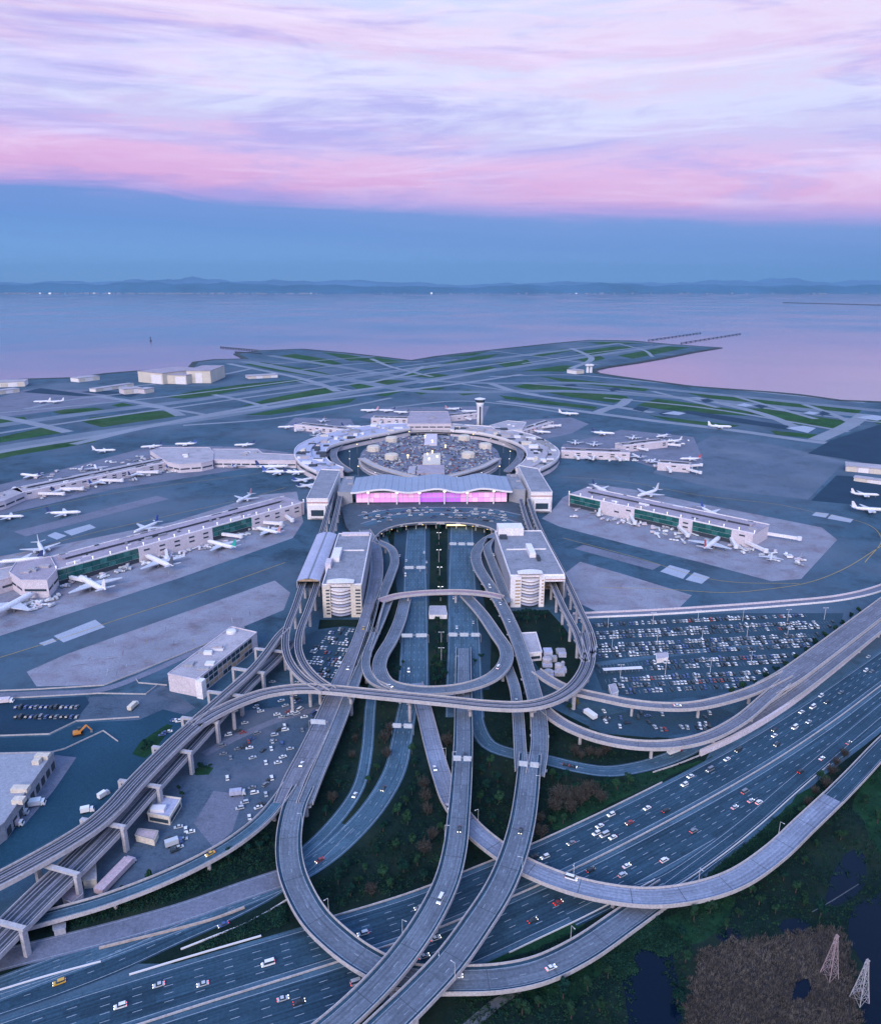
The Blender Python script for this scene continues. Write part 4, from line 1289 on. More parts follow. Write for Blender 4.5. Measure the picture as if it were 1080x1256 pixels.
# side blocks with white fronts
def side_block(label, roof_px, z, bay_px, flip):
    root, pts, o = poly_building('terminal_wing', label, 'terminal', roof_px, z, wall=wall_white, roof=roof_grey, para=1.2, units=0)
    fl, fr = P(*roof_px[-1], z), P(*roof_px[-2], z)
    d = (fr - fl)
    n = Vector((d.y, -d.x, 0)).normalized()
    mb = MB()
    for (u0, u1, z0, z1, off, mi) in ((0, 1, z - 5.5, z - 4.0, .3, 0),):
        mb.bar(fl + d * u0 + n * off - Vector((0, 0, 4.7)), fl + d * u1 + n * off - Vector((0, 0, 4.7)), .5, h=1.4)
    part('fascia_band', mb, mat('band_rose' + label[:5], (.45, .26, .25), .7, .1, .1, 1), root, o)
    # bay window below
    mb = MB()
    q0, q1 = fl + d * .12, fl + d * .9
    mb.hexa([q0 + n * .05 - Vector((0, 0, z - 3)), q0 + n * 5 - Vector((0, 0, z - 3)), q1 + n * 5 - Vector((0, 0, z - 3)), q1 + n * .05 - Vector((0, 0, z - 3))],
            [q0 + n * .05 - Vector((0, 0, 8.2)), q0 + n * 5 - Vector((0, 0, 8.2)), q1 + n * 5 - Vector((0, 0, 8.2)), q1 + n * .05 - Vector((0, 0, 8.2))])
    bay = part('bay', mb, wall_white, root, o)
    mb = MB()
    mb.bar(q0.lerp(q1, .12) + n * 5.15 - Vector((0, 0, z - 9.5)), q0.lerp(q1, .88) + n * 5.15 - Vector((0, 0, z - 9.5)), .3, h=7.5)
    part('window', mb, glass_dark, bay, o)
    return root


side_block('grey roofed wing with white front at the left end of the hall', [(393, 576), (417, 577), (402, 612), (376, 612)], 26, None, 0)
side_block('grey roofed wing with white front at the right end of the hall', [(635, 571), (659, 575), (677, 604), (651, 604)], 26, None, 1)
poly_building('link_building', 'flat grey link roof between the hall and its left wing', 'building', [(422, 585), (434, 585), (432, 604), (414, 604)], 23, wall=wall_grey, roof=roof_grey, units=2)
poly_building('link_building', 'flat grey link roof between the hall and its right wing', 'building', [(621, 582), (634, 582), (644, 601), (624, 601)], 23, wall=wall_grey, roof=roof_grey, units=2)

# --- car garages beside the approach ------------------------------------------------
def garage(label, fl, fr, bl, z, right=False):
    """fl, fr: front roof corners in pixels; bl: back left roof corner; curved slab front between two stair towers"""
    a, b, c = P(*fl, z), P(*fr, z), P(*bl, z)
    loc, rz, W = frame(a, b)
    ux = Vector((math.cos(rz), math.sin(rz), 0))
    uy = Vector((-ux.y, ux.x, 0))
    D = (c - a).dot(uy)
    root = thing('parking_garage', label, 'garage', loc, rz)
    bay0, bay1 = (W * .21, W * .72) if not right else (W * .2, W * .53)
    mainW = W if not right else W * .63
    mb = MB(); mb.box(0, mainW, 3.2, D, 0, z - .4)
    part('wall', mb, wall_grey, root)
    mb = MB(); mb.box(.3, W - .3, 3.4, D - .3, z - .36, z)
    part('roof', mb, roof_grey, root)
    for bx in ((-.1, .7, 3.0, D), (W - .7, W + .1, 3.0, D), (.7, W - .7, D - .8, D + .1), (.7, W - .7, 2.9, 3.7)):
        mb = MB(); mb.box(*bx, z - 1.6, z + 1.0)
        part('parapet', mb, wall_white, root)
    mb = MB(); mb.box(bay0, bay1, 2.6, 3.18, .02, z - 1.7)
    part('bay_shade_backing', mb, wall_dark, root)  # dark backing paints the shade seen in the gaps between slabs
    levels = 9
    for k in range(levels):                       # the curved slab edges with shadow gaps between
        zz = 2.6 + (z - 3.4) * k / levels
        mb = MB()
        seg = 10
        for j in range(seg):
            u0, u1 = j / seg, (j + 1) / seg
            x0, x1 = bay0 + (bay1 - bay0) * u0, bay0 + (bay1 - bay0) * u1
            y0, y1 = 1.2 - 4.6 * math.sin(math.pi * u0), 1.2 - 4.6 * math.sin(math.pi * u1)
            mb.hexa([(x0, y0, zz), (x1, y1, zz), (x1, 2.58, zz), (x0, 2.58, zz)], [(x0, y0, zz + 1.3), (x1, y1, zz + 1.3), (x1, 2.58, zz + 1.3), (x0, 2.58, zz + 1.3)])
        part('floor_slab', mb, wall_white if k % 3 else roof_lav, root)
    for (x0, x1) in ((.2 if not right else .2, bay0 - .05), (bay1 + .05, mainW - .2)):
        mb = MB(); mb.box(x0, x1, 0, 3.15, 0, z + .4)
        tw = part('stair_tower', mb, wall_cream if not right else wall_white, root)
        if x1 - x0 > 4:
            for k in range(8):
                mb = MB(); mb.box(x0 + (x1 - x0) * .45, x1 - .8, -.12, .1, 3 + k * 3.1, 4.4 + k * 3.1)
                part('window', mb, wall_dark if not right else tan_panel, tw)
    # arched roof canopy over the bay
    mb = MB()
    for j in range(10):
        u0, u1 = j / 10, (j + 1) / 10
        x0, x1 = bay0 - 3 + (bay1 - bay0 + 6) * u0, bay0 - 3 + (bay1 - bay0 + 6) * u1
        h0, h1 = z + 2.4 + 1.3 * math.sin(math.pi * u0), z + 2.4 + 1.3 * math.sin(math.pi * u1)
        mb.hexa([(x0, 1 - 3.4*math.sin(math.pi*u0), h0), (x1, 1 - 3.4*math.sin(math.pi*u1), h1), (x1, 8, h1), (x0, 8, h0)], [(x0, 1 - 3.4*math.sin(math.pi*u0), h0 + .5), (x1, 1 - 3.4*math.sin(math.pi*u1), h1 + .5), (x1, 8, h1 + .5), (x0, 8, h0 + .5)])
    part('canopy', mb, wall_white, root)
    mb = MB()
    for x in (bay0 - 1, (bay0 + bay1) / 2, bay1 + 1):
        mb.box(x - .4, x + .4, 6, 7, z - .1, z + 2.6)
    part('canopy_post', mb, wall_grey, root)
    # lane markings of the roof deck
    mb = MB()
    for k in range(int(D / 12)):
        mb.box(W * .3, W * .3 + .3, 10 + k * 12, 16 + k * 12, z + .01, z + .03)
        mb.box(W * .7, W * .7 + .3, 10 + k * 12, 16 + k * 12, z + .01, z + .03)
    part('roof_marking', mb, paint_white, root)
    return root, W, D


g1, W, D = garage('left white parking garage with curved slab front and stair towers', (394.5, 719.5), (443, 719), (417, 655), 29)
for bx, m_ in (((2, 9, D*.42, D*.62, 29, 33.5), wall_white), ((-2, 3, D*.30, D*.40, 20, 34), wall_pink), ((4, W - 2, D - 7, D - 1, 29, 31.5), wall_pink)):
    mb = MB(); mb.box(*bx)
    part('stair_house', mb, m_, g1)
mb = MB(); mb.box(2, W - 4, D*.63, D*.63 + .8, 29.02, 30.2); part('ramp_wall', mb, wall_white, g1)
g2, W, D = garage('right white parking garage bridging the train tracks', (626, 708), (693, 707), (610, 652), 29, True)
for bx, m_ in (((2, 28, D - 14, D + 4, 29, 37), wall_white), ((W*.5, W*.62, D*.38, D*.6, 29, 33.5), wall_white), ((W*.62, W*.68, D*.3, D*.38, 29, 32), wall_dark), ((W*.05, W*.2, D*.8, D*.86, 29, 32), wall_dark)):
    mb = MB(); mb.box(*bx)
    part('stair_house', mb, m_, g2)
mb = MB(); mb.box(W * .63 + .1, W, .2, D, 24.2, 28.6); part('lintel', mb, wall_white, g2)
mb = MB(); mb.box(W * .64, W - .2, .05, .18, 25.6, 26.6); part('lintel_band', mb, mat('band_rose', (.45, .26, .25), .7, .1, .1, 1), g2)
mb = MB(); mb.box(W - 1.2, W, .6, D, 0, 24.1); part('side_wall', mb, wall_grey, g2)
mb = MB(); mb.box(W * .63 + .1, W - 1.3, 40, D, 0, 14); part('inner_wall', mb, wall_pink, g2)
for k in range(4):
    mb = MB(); mb.box(W * .65, W - 2, 39.4, 39.95, 1.5 + k * 3.1, 2.9 + k * 3.1); part('window', mb, tan_panel, g2)
mb = MB(); mb.box(W*.1, W*.9, D*.55, D*.55 + .8, 29.02, 30.2); part('ramp_wall', mb, wall_white, g2)

# --- vaulted train station on the left ------------------------------------------------
a, b, c = P(364, 710, 25), P(392, 710, 25), P(389, 653, 25)
loc, rz, W = frame(a, b)
uy = Vector((-math.sin(rz), math.cos(rz), 0)); ux = Vector((math.cos(rz), math.sin(rz), 0))
sh = (c - a).dot(ux); D = (c - a).dot(uy)
st = thing('train_station', 'long lavender vaulted station roof beside the left garage', 'station', loc, rz)
n = 12
for k in range(n):
    y0, y1 = D * k / n + .12, D * (k + 1) / n - .12
    mb = MB()
    for j in range(6):
        u0, u1 = j / 6, (j + 1) / 6
        f = lambda u: 21.6 + 4.0 * math.sin(math.pi * (.12 + .76 * u))
        q = lambda u, y: (W * u + sh * y / D, y, f(u))
        p0, p1, p2, p3 = q(u0, y0), q(u1, y0), q(u1, y1), q(u0, y1)
        dn = lambda p: (p[0], p[1], p[2] - .4)
        mb.hexa([dn(p0), dn(p1), dn(p2), dn(p3)], [p0, p1, p2, p3])
    part('roof_panel', mb, roof_lav, st)
mb = MB(); mb.hexa([(W*.5 - .5, -1, 25.7), (W*.5 + .5, -1, 25.7), (W*.5 + .5 + sh, D, 25.7), (W*.5 - .5 + sh, D, 25.7)], [(W*.5 - .5, -1, 26.2), (W*.5 + .5, -1, 26.2), (W*.5 + .5 + sh, D, 26.2), (W*.5 - .5 + sh, D, 26.2)])
part('ridge', mb, metal_grey, st)
for s in (0, 1):
    x = W * s
    mb = MB(); mb.hexa([(x - .4, 0, 16.5), (x + .4, 0, 16.5), (x + .4 + sh, D, 16.5), (x - .4 + sh, D, 16.5)], [(x - .4, 0, 22.8), (x + .4, 0, 22.8), (x + .4 + sh, D, 22.8), (x - .4 + sh, D, 22.8)])
    part('side_wall', mb, wall_grey, st)
mb = MB(); mb.hexa([(.5, 2, 15.6), (W - .5, 2, 15.6), (W - .5 + sh, D, 15.6), (.5 + sh, D, 15.6)], [(.5, 2, 16.4), (W - .5, 2, 16.4), (W - .5 + sh, D, 16.4), (.5 + sh, D, 16.4)])
part('platform', mb, wall_dark, st)
for k in range(5):
    y = D * (k + .3) / 5
    mb = MB(); mb.box(W/2 - 1.2 + sh*y/D, W/2 + 1.2 + sh*y/D, y - 1.2, y + 1.2, 0, 15.6)
    part('column', mb, pier_mat, st)
mb = MB(); mb.hexa([(1, .5, 22.3), (W - 1, .5, 22.3), (W - 1, .9, 22.3), (1, .9, 22.3)], [(2, .5, 24.3), (W - 2, .5, 24.3), (W - 2, .9, 24.3), (2, .9, 24.3)])
part('gable', mb, tan_panel, st)

# --- office block by the guideway --------------------------------------------------------
rp = [(206, 827), (241, 834), (315, 776), (284, 769)]
ob, pts, o = poly_building('office_block', 'long white roofed office block with tan window front at left', 'office building', rp, 13.5, wall=wall_pink, roof=roof_pale, units=7, seed=5)
fl, bl = P(241, 834, 13.5), P(315, 776, 13.5)
d = bl - fl; L2 = d.length; d.normalize(); nr = Vector((d.y, -d.x, 0))
for k in range(11):
    for j, (z0, z1) in enumerate(((1.2, 4.2), (5.2, 8.2), (9.2, 12.2))):
        u0, u1 = L2 * (.10 + .8 * k / 11) + .5, L2 * (.10 + .8 * (k + 1) / 11) - .5
        mb = MB()
        p, q = fl + d * u0 + nr * .1, fl + d * u1 + nr * .1
        zz = (z0 + z1) / 2
        mb.bar(Vector((p.x, p.y, zz)), Vector((q.x, q.y, zz)), .3, h=z1 - z0)
        part('window', mb, [glass_dark, tan_panel, tan_panel, glass_dark, tan_panel][(k * 2 + j) % 5] if j < 2 else glass_dark, ob, o)
mb = MB()
p = P(284, 776, 13.5); mb.lathe([(4.0, -.1), (4.0, 1.6), (3.2, 2.4), (.4, 2.7)], 14, cx=p.x, cy=p.y, cz=13.5)
part('roof_dome', mb, metal_white, ob, o)
p, q = fl + d * -1.5 + nr * 2.6, fl + d * 3.5 + nr * 2.6
mb = MB(); mb.bar(Vector((p.x, p.y, 6.8)), Vector((q.x, q.y, 6.8)), 5, h=13.6); part('stair_tower', mb, wall_white, ob, o)

# --- concourses ---------------------------------------------------------------------------
def concourse(name, label, a, b, z, width, segs, jets, seed=1, roofm=None, wallm=None, masts=True, cat='concourse'):
    """a, b: front roof corners (px, left to right); segs: (t0, t1, kind); jets: (t, length, angle)"""
    A_, B_ = P(*a, z), P(*b, z)
    loc, rz, L = frame(A_, B_)
    root = thing(name, label, cat, loc, rz)
    mb = MB(); mb.box(0, L, .8, width, 0, z - .4)
    part('wall', mb, wallm or wall_pink, root)
    mb = MB(); mb.box(-.3, L + .3, .2, width + .3, z - .38, z)
    rf = part('roof', mb, roofm or roof_mauve, root)
    mb = MB(); mb.box(-.3, L + .3, -.2, .6, z - .5, z + .9); mb.box(-.3, L + .3, width - .2, width + .6, z - .5, z + .9)
    part('parapet', mb, wall_white, root)
    mb = MB(); mb.box(.05 * L, .95 * L, width * .55, width * .8, z + .02, z + 2.2)
    cl_ = part('clerestory', mb, roofm or roof_mauve, rf)
    mb = MB(); mb.box(.06 * L, .94 * L, width * .55 - .5, width * .55 - .02, z + .05, z + 1.9)
    part('clerestory_window', mb, wall_dark, root)
    rng = random.Random(seed)
    for k in range(int(L / 8)):
        x = rng.uniform(4, L - 8); y = rng.choice([rng.uniform(width * .1, width * .5), rng.uniform(width * .83, width * .92)]); w = rng.choice([rng.uniform(1.5, 4), rng.uniform(6, 14)])
        mb = MB(); mb.box(x, x + w, y, y + rng.uniform(1, 3.5), z + .01, z + rng.uniform(.7, 2.6))
        part('roof_unit', mb, rng.choice([wall_grey, metal_white, roof_pale, wall_dark, metal_grey]), root)
    for (t0, t1, kind) in segs:
        x0, x1 = L * t0, L * t1
        if kind == 'glass':
            n = max(2, round((x1 - x0) / 8))
            for k in range(n):
                u0, u1 = x0 + (x1 - x0) * k / n + .2, x0 + (x1 - x0) * (k + 1) / n - .2
                for j, (z0, z1) in enumerate(((z * .33, z * .62), (z * .65, z - .8))):
                    mb = MB(); mb.box(u0, u1, -1.2, -.2, z0, z1)
                    part('pane', mb, glass_green if (k + j) % 3 else glass_green2, root)
            mb = MB(); mb.box(x0, x1, -.9, .78, z * .30, z * .32); mb.box(x0, x1, -.9, .78, z * .625, z * .645)
            part('transom', mb, mullion, root)
            mb = MB(); mb.box(x0, x1, -.1, .78, 0, z * .29)
            part('base', mb, wall_dark, root)
        else:
            mb = MB(); mb.box(x0 + .1, x1 - .1, -1.6, .78, 0, z + .3)
            part('front_block', mb, wallm or wall_pink, root)
            n = max(1, round((x1 - x0) / 16))
            for k in range(n):
                u = x0 + (x1 - x0) * (k + .5) / n
                for zz in (z * .45, z * .75):
                    if rng.random() < .75:
                        mb = MB(); mb.box(u - 3.2, u + 3.2, -1.75, -1.55, zz - .9, zz + .9)
                        part('window', mb, glass_dark, root)
    if masts:
        n = int(L / 17)
        for k in range(n + 1):
            x = L * k / max(1, n)
            mb = MB(); mb.box(x - .25, x + .25, .9, 1.4, z + .05, z + 3.2); mb.box(x - .6, x + .6, .7, 1.6, z + 3.2, z + 3.6)
            part('roof_light', mb, lamp_roof, root)
    for (t, ln, ang, side) in jets:                 # boarding bridges
        x = L * t
        y0 = -1.2 if side < 0 else width
        dx, dy = math.sin(ang), side * math.cos(ang)
        p0, p1 = Vector((x, y0, 5.6)), Vector((x + dx * ln, y0 + dy * ln, 5.2))
        mb = MB(); mb.bar(p0, p1, 3.0, h=3.0)
        br = part('boarding_bridge', mb, wall_white, root)
        mb = MB(); mb.lathe([(2.6, 3.5), (2.6, 7.4), (.4, 7.8)], 10, cx=p1.x, cy=p1.y)
        part('bridge_cab', mb, metal_white, br)
        mb = MB(); mb.box(p1.x - dx*ln*.25 - .5, p1.x - dx*ln*.25 + .5, p1.y - dy*ln*.25 - .5, p1.y - dy*ln*.25 + .5, 0, 4.2)
        part('bridge_leg', mb, metal_grey, br)
    return root, L


concourse('concourse', 'left near concourse with two banks of green glass', (70, 699), (373, 616), 16, 40,
          [(0, .27, 'glass'), (.27, .56, 'wall'), (.56, .735, 'glass'), (.735, .98, 'wall')],
          [(.035, 24, .3, -1), (.37, 26, -.5, -1), (.60, 24, .4, -1), (.79, 22, .5, -1), (.9, 20, -.3, -1), (.15, 24, .3, 1), (.42, 22, -.3, 1), (.7, 22, .2, 1)], 2)
root, pts, o = poly_building('gate_pavilion', 'pinkish stepped end block of the left near concourse with amber window', 'concourse', [(20, 690), (62, 683), (70, 698), (58, 712), (26, 712), (12, 702)], 17, wall=wall_pink, roof=roof_mauve, units=4, bands=1, seed=11)
mb = MB(); mb.bar(P(12, 704, 12), P(26, 714, 12), .5, h=5); part('window', mb, mat('amber_window', (.45, .28, .12), .4, 0, emis=(1, .55, .2), estr=.25), root, o)
poly_building('concourse_tail', 'low pale extension of the left concourse reaching the left edge', 'concourse', [(-70, 716), (-10, 700), (16, 695), (20, 706), (0, 712), (-65, 730)], 13, wall=wall_pink, roof=roof_pale, units=4, bands=1, seed=12)
concourse('concourse', 'right near concourse with three banks of green glass', (697, 606), (924, 655), 16, 44,
          [(.01, .2, 'glass'), (.2, .4, 'wall'), (.4, .64, 'glass'), (.64, .71, 'wall'), (.71, .9, 'glass'), (.9, 1, 'wall')],
          [(.2, 22, .5, -1), (.38, 26, .7, -1), (.64, 30, .8, -1), (.9, 26, .6, -1), (.97, 30, 1.1, -1), (.995, 34, 1.35, 1), (.3, 22, .2, 1), (.55, 22, -.2, 1), (.8, 22, .4, 1)], 3)
concourse('concourse', 'far left pier with long pink roof and pale boarding bridges', (28, 604), (222, 563), 11, 30,
          [(0, .5, 'wall'), (.5, 1, 'wall')], [(.08, 34, .6, -1), (.2, 30, .7, -1), (.44, 32, .6, -1), (.68, 30, .7, -1), (.9, 28, .6, -1), (.1, 24, -.5, 1), (.3, 24, -.4, 1), (.55, 24, .3, 1), (.8, 24, -.4, 1)], 4, roofm=roof_pale, masts=False)
poly_building('concourse_hub', 'pink angular hub roof where the far left pier bends', 'concourse', [(184, 553), (196, 549), (257, 549), (262, 556), (261, 565), (247, 568), (220, 570), (205, 567)], 13, wall=wall_pink, roof=roof_pale, units=5, bands=1, seed=21)
poly_building('concourse_link', 'thin pink link between the far left hub and the ring terminal', 'concourse', [(261, 551), (316, 551), (322, 556), (363, 558), (363, 565), (262, 564)], 12, wall=wall_pink, roof=roof_pale, units=4, bands=1, seed=22)
poly_building('concourse_tip', 'pale forked tip of the far left pier at the edge', 'concourse', [(-40, 614), (0, 605), (22, 598), (30, 604), (6, 614), (-40, 626)], 11, wall=wall_pink, roof=roof_pale, units=2, bands=1, seed=23)
concourse('concourse', 'small far pier with white roof left of the ring terminal', (361, 521), (436, 529), 10, 26, [(0, 1, 'wall')], [(.2, 26, -.2, -1), (.45, 26, .1, -1), (.7, 26, 0, -1), (.3, 20, 0, 1), (.7, 20, 0, 1)], 5, roofm=roof_pale, masts=False)
concourse('concourse', 'long pinkish far pier right of the ring terminal', (688, 553), (772, 556), 12, 26, [(0, .5, 'wall'), (.5, 1, 'wall')], [(.2, 20, .3, -1), (.5, 20, -.2, -1), (.8, 20, .3, -1), (.3, 20, 0, 1), (.7, 20, .2, 1)], 6, roofm=roof_mauve, masts=False)
concourse('concourse', 'pale forked arm of the far right pier, upper branch', (764, 547), (818, 541), 11, 22, [(0, 1, 'wall')], [(.3, 20, .3, -1), (.8, 24, .9, 1), (1, 20, .8, -1)], 7, roofm=roof_pale, masts=False)
concourse('concourse', 'pale forked arm of the far right pier, lower branch', (806, 568), (846, 571), 11, 20, [(0, 1, 'wall')], [(.3, 22, .3, -1), (.9, 26, .9, -1), (.9, 26, .9, 1)], 8, roofm=roof_pale, masts=False)
concourse('concourse', 'slender far pier with long boarding bridges near the control tower', (640, 529), (678, 517), 10, 18, [(0, 1, 'wall')], [(.6, 30, 1.2, -1), (.8, 26, .8, -1)], 9, roofm=roof_pale, masts=False)
concourse('concourse', 'far pier stretching from the pink block towards the runways', (455, 513), (500, 514), 11, 24, [(0, 1, 'wall')], [(.3, 20, 0, -1), (.7, 20, 0, -1), (.4, 20, 0, 1)], 10, roofm=roof_pale, masts=False)
concourse('concourse', 'far pier reaching right behind the control tower', (551, 511), (588, 507), 11, 24, [(0, 1, 'wall')], [(.5, 20, 0, -1), (.6, 20, 0, 1)], 11, roofm=roof_pale, masts=False)

# ring terminal -----------------------------------------------------------------------
def arc_building(name, label, outer, inner, z, roof, seed):
    o1, i1 = spline([P(x, y, z) for x, y in outer], 12), spline([P(x, y, z) for x, y in inner], 12)
    n = 26
    pick = lambda s, t: s[min(len(s) - 1, round(t * (len(s) - 1)))]
    o1, i1 = [pick(o1, k / n) for k in range(n + 1)], [pick(i1, k / n) for k in range(n + 1)]
    c = Vector((o1[0].x, o1[0].y, 0))
    root = thing(name, label, 'terminal', c)
    wb, rb = MB(), MB()
    for k in range(n):
        q = [o1[k], o1[k+1], i1[k+1], i1[k]]
        a = sum(q[j].x * q[(j+1) % 4].y - q[(j+1) % 4].x * q[j].y for j in range(4))
        if a < 0:
            q = q[::-1]
        wb.hexa([Vector((p.x, p.y, 0)) for p in q], [Vector((p.x, p.y, z - .4)) for p in q])
        rb.hexa([Vector((p.x, p.y, z - .38)) for p in q], [Vector((p.x, p.y, z)) for p in q])
    part('wall', wb, wall_pink, root, c)
    part('roof', rb, roof, root, c)
    for s, off in ((o1, 0), (i1, 0)):
        mb = MB(); strip(mb, s, -.5, .5, -2.6, 1.2, closed_box=True)
        part('parapet', mb, wall_white, root, c)
        mb = MB(); strip(mb, s, -.75, .75, -7.5, -4.5, closed_box=True)
        part('window_band', mb, glass_dark, root, c)
    mid = [p.lerp(q, .45) for p, q in zip(o1, i1)]
    mb = MB(); strip(mb, mid, -4, 4, .02, 2.6, closed_box=True)
    part('clerestory', mb, roof, root, c)
    rng = random.Random(seed)
    for k in range(60):
        j = rng.randrange(1, n - 1); p = o1[j].lerp(i1[j], rng.uniform(.1, .92)); w = rng.uniform(1.5, 9); dd = rng.uniform(1.5, 7)
        mb = MB(); mb.box(p.x - w, p.x + w, p.y - dd, p.y + dd, z, z + rng.uniform(1, 4.5))
        part('roof_unit', mb, rng.choice([wall_grey, metal_white, roof_pale, wall_dark, wall_dark, metal_grey, wall_cream]), root, c)
    return root


arc_building('ring_terminal', 'lavender curved terminal arc around the left of the central garage', [(388, 578), (369, 568), (361, 556), (368, 545), (402, 532), (462, 521), (500, 519)], [(421, 574), (404, 566), (399, 556), (405, 547), (428, 540), (478, 530), (503, 525)], 15, roof_lav, 31)
arc_building('ring_terminal', 'pale curved terminal arc around the right of the central garage', [(552, 520), (604, 524), (650, 533), (676, 545), (686, 556), (678, 567), (662, 575)], [(552, 527), (590, 531), (627, 541), (642, 549), (646, 558), (642, 566), (632, 574)], 14, roof_pale, 32)
t2, pts, o = poly_building('terminal_block', 'pink roofed square terminal block at the top of the ring', 'terminal', [(503, 505), (549, 505), (553, 520), (499, 520)], 20, wall=wall_pink, roof=roof_mauve, units=2, bands=2, seed=33)
poly_building('terminal_block', 'low white roofed block behind the control tower', 'terminal', [(600, 522), (622, 516), (645, 518), (640, 526), (612, 530)], 15, wall=wall_white, roof=roof_pale, units=4, bands=1, seed=34)
flat('ring_road', [[(404, 573), (398, 557), (404, 546), (440, 536), (500, 526), (552, 527), (600, 532), (640, 548), (648, 558), (640, 578), (615, 583), (440, 583)]], .2, asphalt)
# central garage: oval with parking decks and six helix towers
cxy = P(527, 556, 12)
cen = thing('central_garage', 'oval car garage full of cars inside the terminal ring', 'garage', (cxy.x, cxy.y, 0))
rx = (P(614, 556, 12).x - P(440, 556, 12).x) / 2
ry = (P(527, 531, 12).y - P(527, 582, 12).y) / 2
for k in range(4):
    mb = MB(); mb.prism([(rx * (1 - .01*k) * math.cos(a), ry * (1 - .01*k) * math.sin(a)) for a in [2*math.pi*j/40 for j in range(40)]], k * 3.1 + (.02 if k else 0), k * 3.1 + (1.6 if k < 3 else 2.7))
    part('deck', mb, [wall_grey, wall_pink, wall_grey, concrete_mid][k], cen)
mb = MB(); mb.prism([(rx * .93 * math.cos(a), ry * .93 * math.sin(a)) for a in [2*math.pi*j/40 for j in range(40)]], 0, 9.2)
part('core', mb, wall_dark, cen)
for px, py in ((458, 550), (480, 539), (480, 560), (569, 537), (595, 547), (574, 558)):
    p = P(px, py, 16)
    mb = MB(); mb.lathe([(11, 11.9), (11, 19), (9.5, 19.5), (9.5, 20.5)], 10, cx=p.x - cxy.x, cy=p.y - cxy.y)
    part('helix_tower', mb, wall_cream, cen)
for (x0, x1, y0, y1, z, m_) in ((511, 545, 570, 580, 15, roof_mauve), (518, 540, 556, 569, 15.5, wall_cream), (520, 536, 532, 545, 14.5, wall_pink), (500, 510, 572, 580, 14, roof_pale)):
    a, b = P(x0, y1, z), P(x1, y0, z)
    mb = MB(); mb.box(a.x - cxy.x, b.x - cxy.x, a.y - cxy.y, b.y - cxy.y, 11.9, z)
    part('core_block', mb, m_, cen)
for px, py in ((524, 556), (530, 553), (521, 534), (536, 559), (526, 562), (530, 540), (546, 546), (500, 558)):
    p = P(px, py, 18)
    mb = MB(); mb.lathe([(.5, 12), (.4, 17), (1.4, 17.3), (1.4, 18.2), (.3, 18.5)], 8, cx=p.x - cxy.x, cy=p.y - cxy.y)
    part('lamp', mb, lamp_warm, cen)
for s in (-1, 1):
    mb = MB()
    pp = spline([P(527 + s * x, y, 14) for x, y in ((16, 586), (40, 580), (65, 572), (84, 562))], 8)
    strip(mb, pp, -5, 5, -1.2, 0, closed_box=True)
    strip(mb, pp, -5.4, -5.0, -1.2, 1.0, closed_box=True)
    strip(mb, pp, 5.0, 5.4, -1.2, 1.0, closed_box=True)
    part('access_ramp', mb, parapet_mat, cen, (cxy.x, cxy.y, 0))

flyover('ringv', 'ring_viaduct', 'thin elevated roadway circling between the ring terminal and central garage', [(428, 578, 8), (414, 568, 8), (409, 557, 8), (416, 547, 8), (440, 539, 8), (482, 531, 8), (527, 528.5, 8), (575, 531, 8), (612, 539, 8), (633, 548, 8), (638, 558, 8), (632, 569, 8), (622, 578, 8)], 11, deck_mauve, lines=(), piers=60, pmesh=PIER_S, cat='viaduct', joints=0, ph=1.4)
# lit masts round the ring road
rl = random.Random(8)
for k in range(20):
    a = 2 * math.pi * k / 20
    p = Vector((cxy.x + rx * 1.13 * math.cos(a), cxy.y + ry * 1.13 * math.sin(a), 0))
    lm = thing('lamp_mast', '%s lamp mast counted around the ring road of the central garage' % ordw(k + 1), 'lamp mast', p, 0, 'lamp masts of the ring road')
    mb = MB(); mb.lathe([(.3, 0), (.2, 15)], 6); part('pole', mb, metal_grey, lm)
    mb = MB(); mb.lathe([(.4, 15), (.8, 15.2), (.8, 15.8), (.2, 16)], 8); part('lamp_head', mb, lamp_warm if k % 3 == 0 else lamp_roof, lm)

# control tower
p = P(588, 525, 0)
tw = thing('control_tower', 'slender white control tower flaring to a dark glazed cab', 'control tower', (p.x, p.y, 0))
mb = MB(); mb.lathe([(7, 0), (6.2, 20), (6.0, 38), (6.8, 46), (8.4, 52)], 14)
part('shaft', mb, metal_white, tw, smooth=True)
mb = MB(); mb.lathe([(8.6, 52), (9.6, 54), (9.8, 57.5)], 14); part('cab', mb, glass_dark, tw)
mb = MB(); mb.lathe([(10.6, 57.6), (10.8, 59), (4, 60.6), (.4, 61)], 14); part('cab_roof', mb, metal_white, tw)
mb = MB(); mb.box(-1.6, 1.6, -7.2, -6.1, 4, 44); part('glass_strip', mb, glass_dark, tw)
mb = MB(); mb.box(-.2, .2, -.2, .2, 61, 68); part('antenna', mb, metal_grey, tw)
poly_building('tower_base', 'low dark base building at the foot of the control tower', 'building', [(578, 522), (600, 522), (604, 530), (574, 530)], 11, wall=wall_grey, roof=roof_grey, units=2)

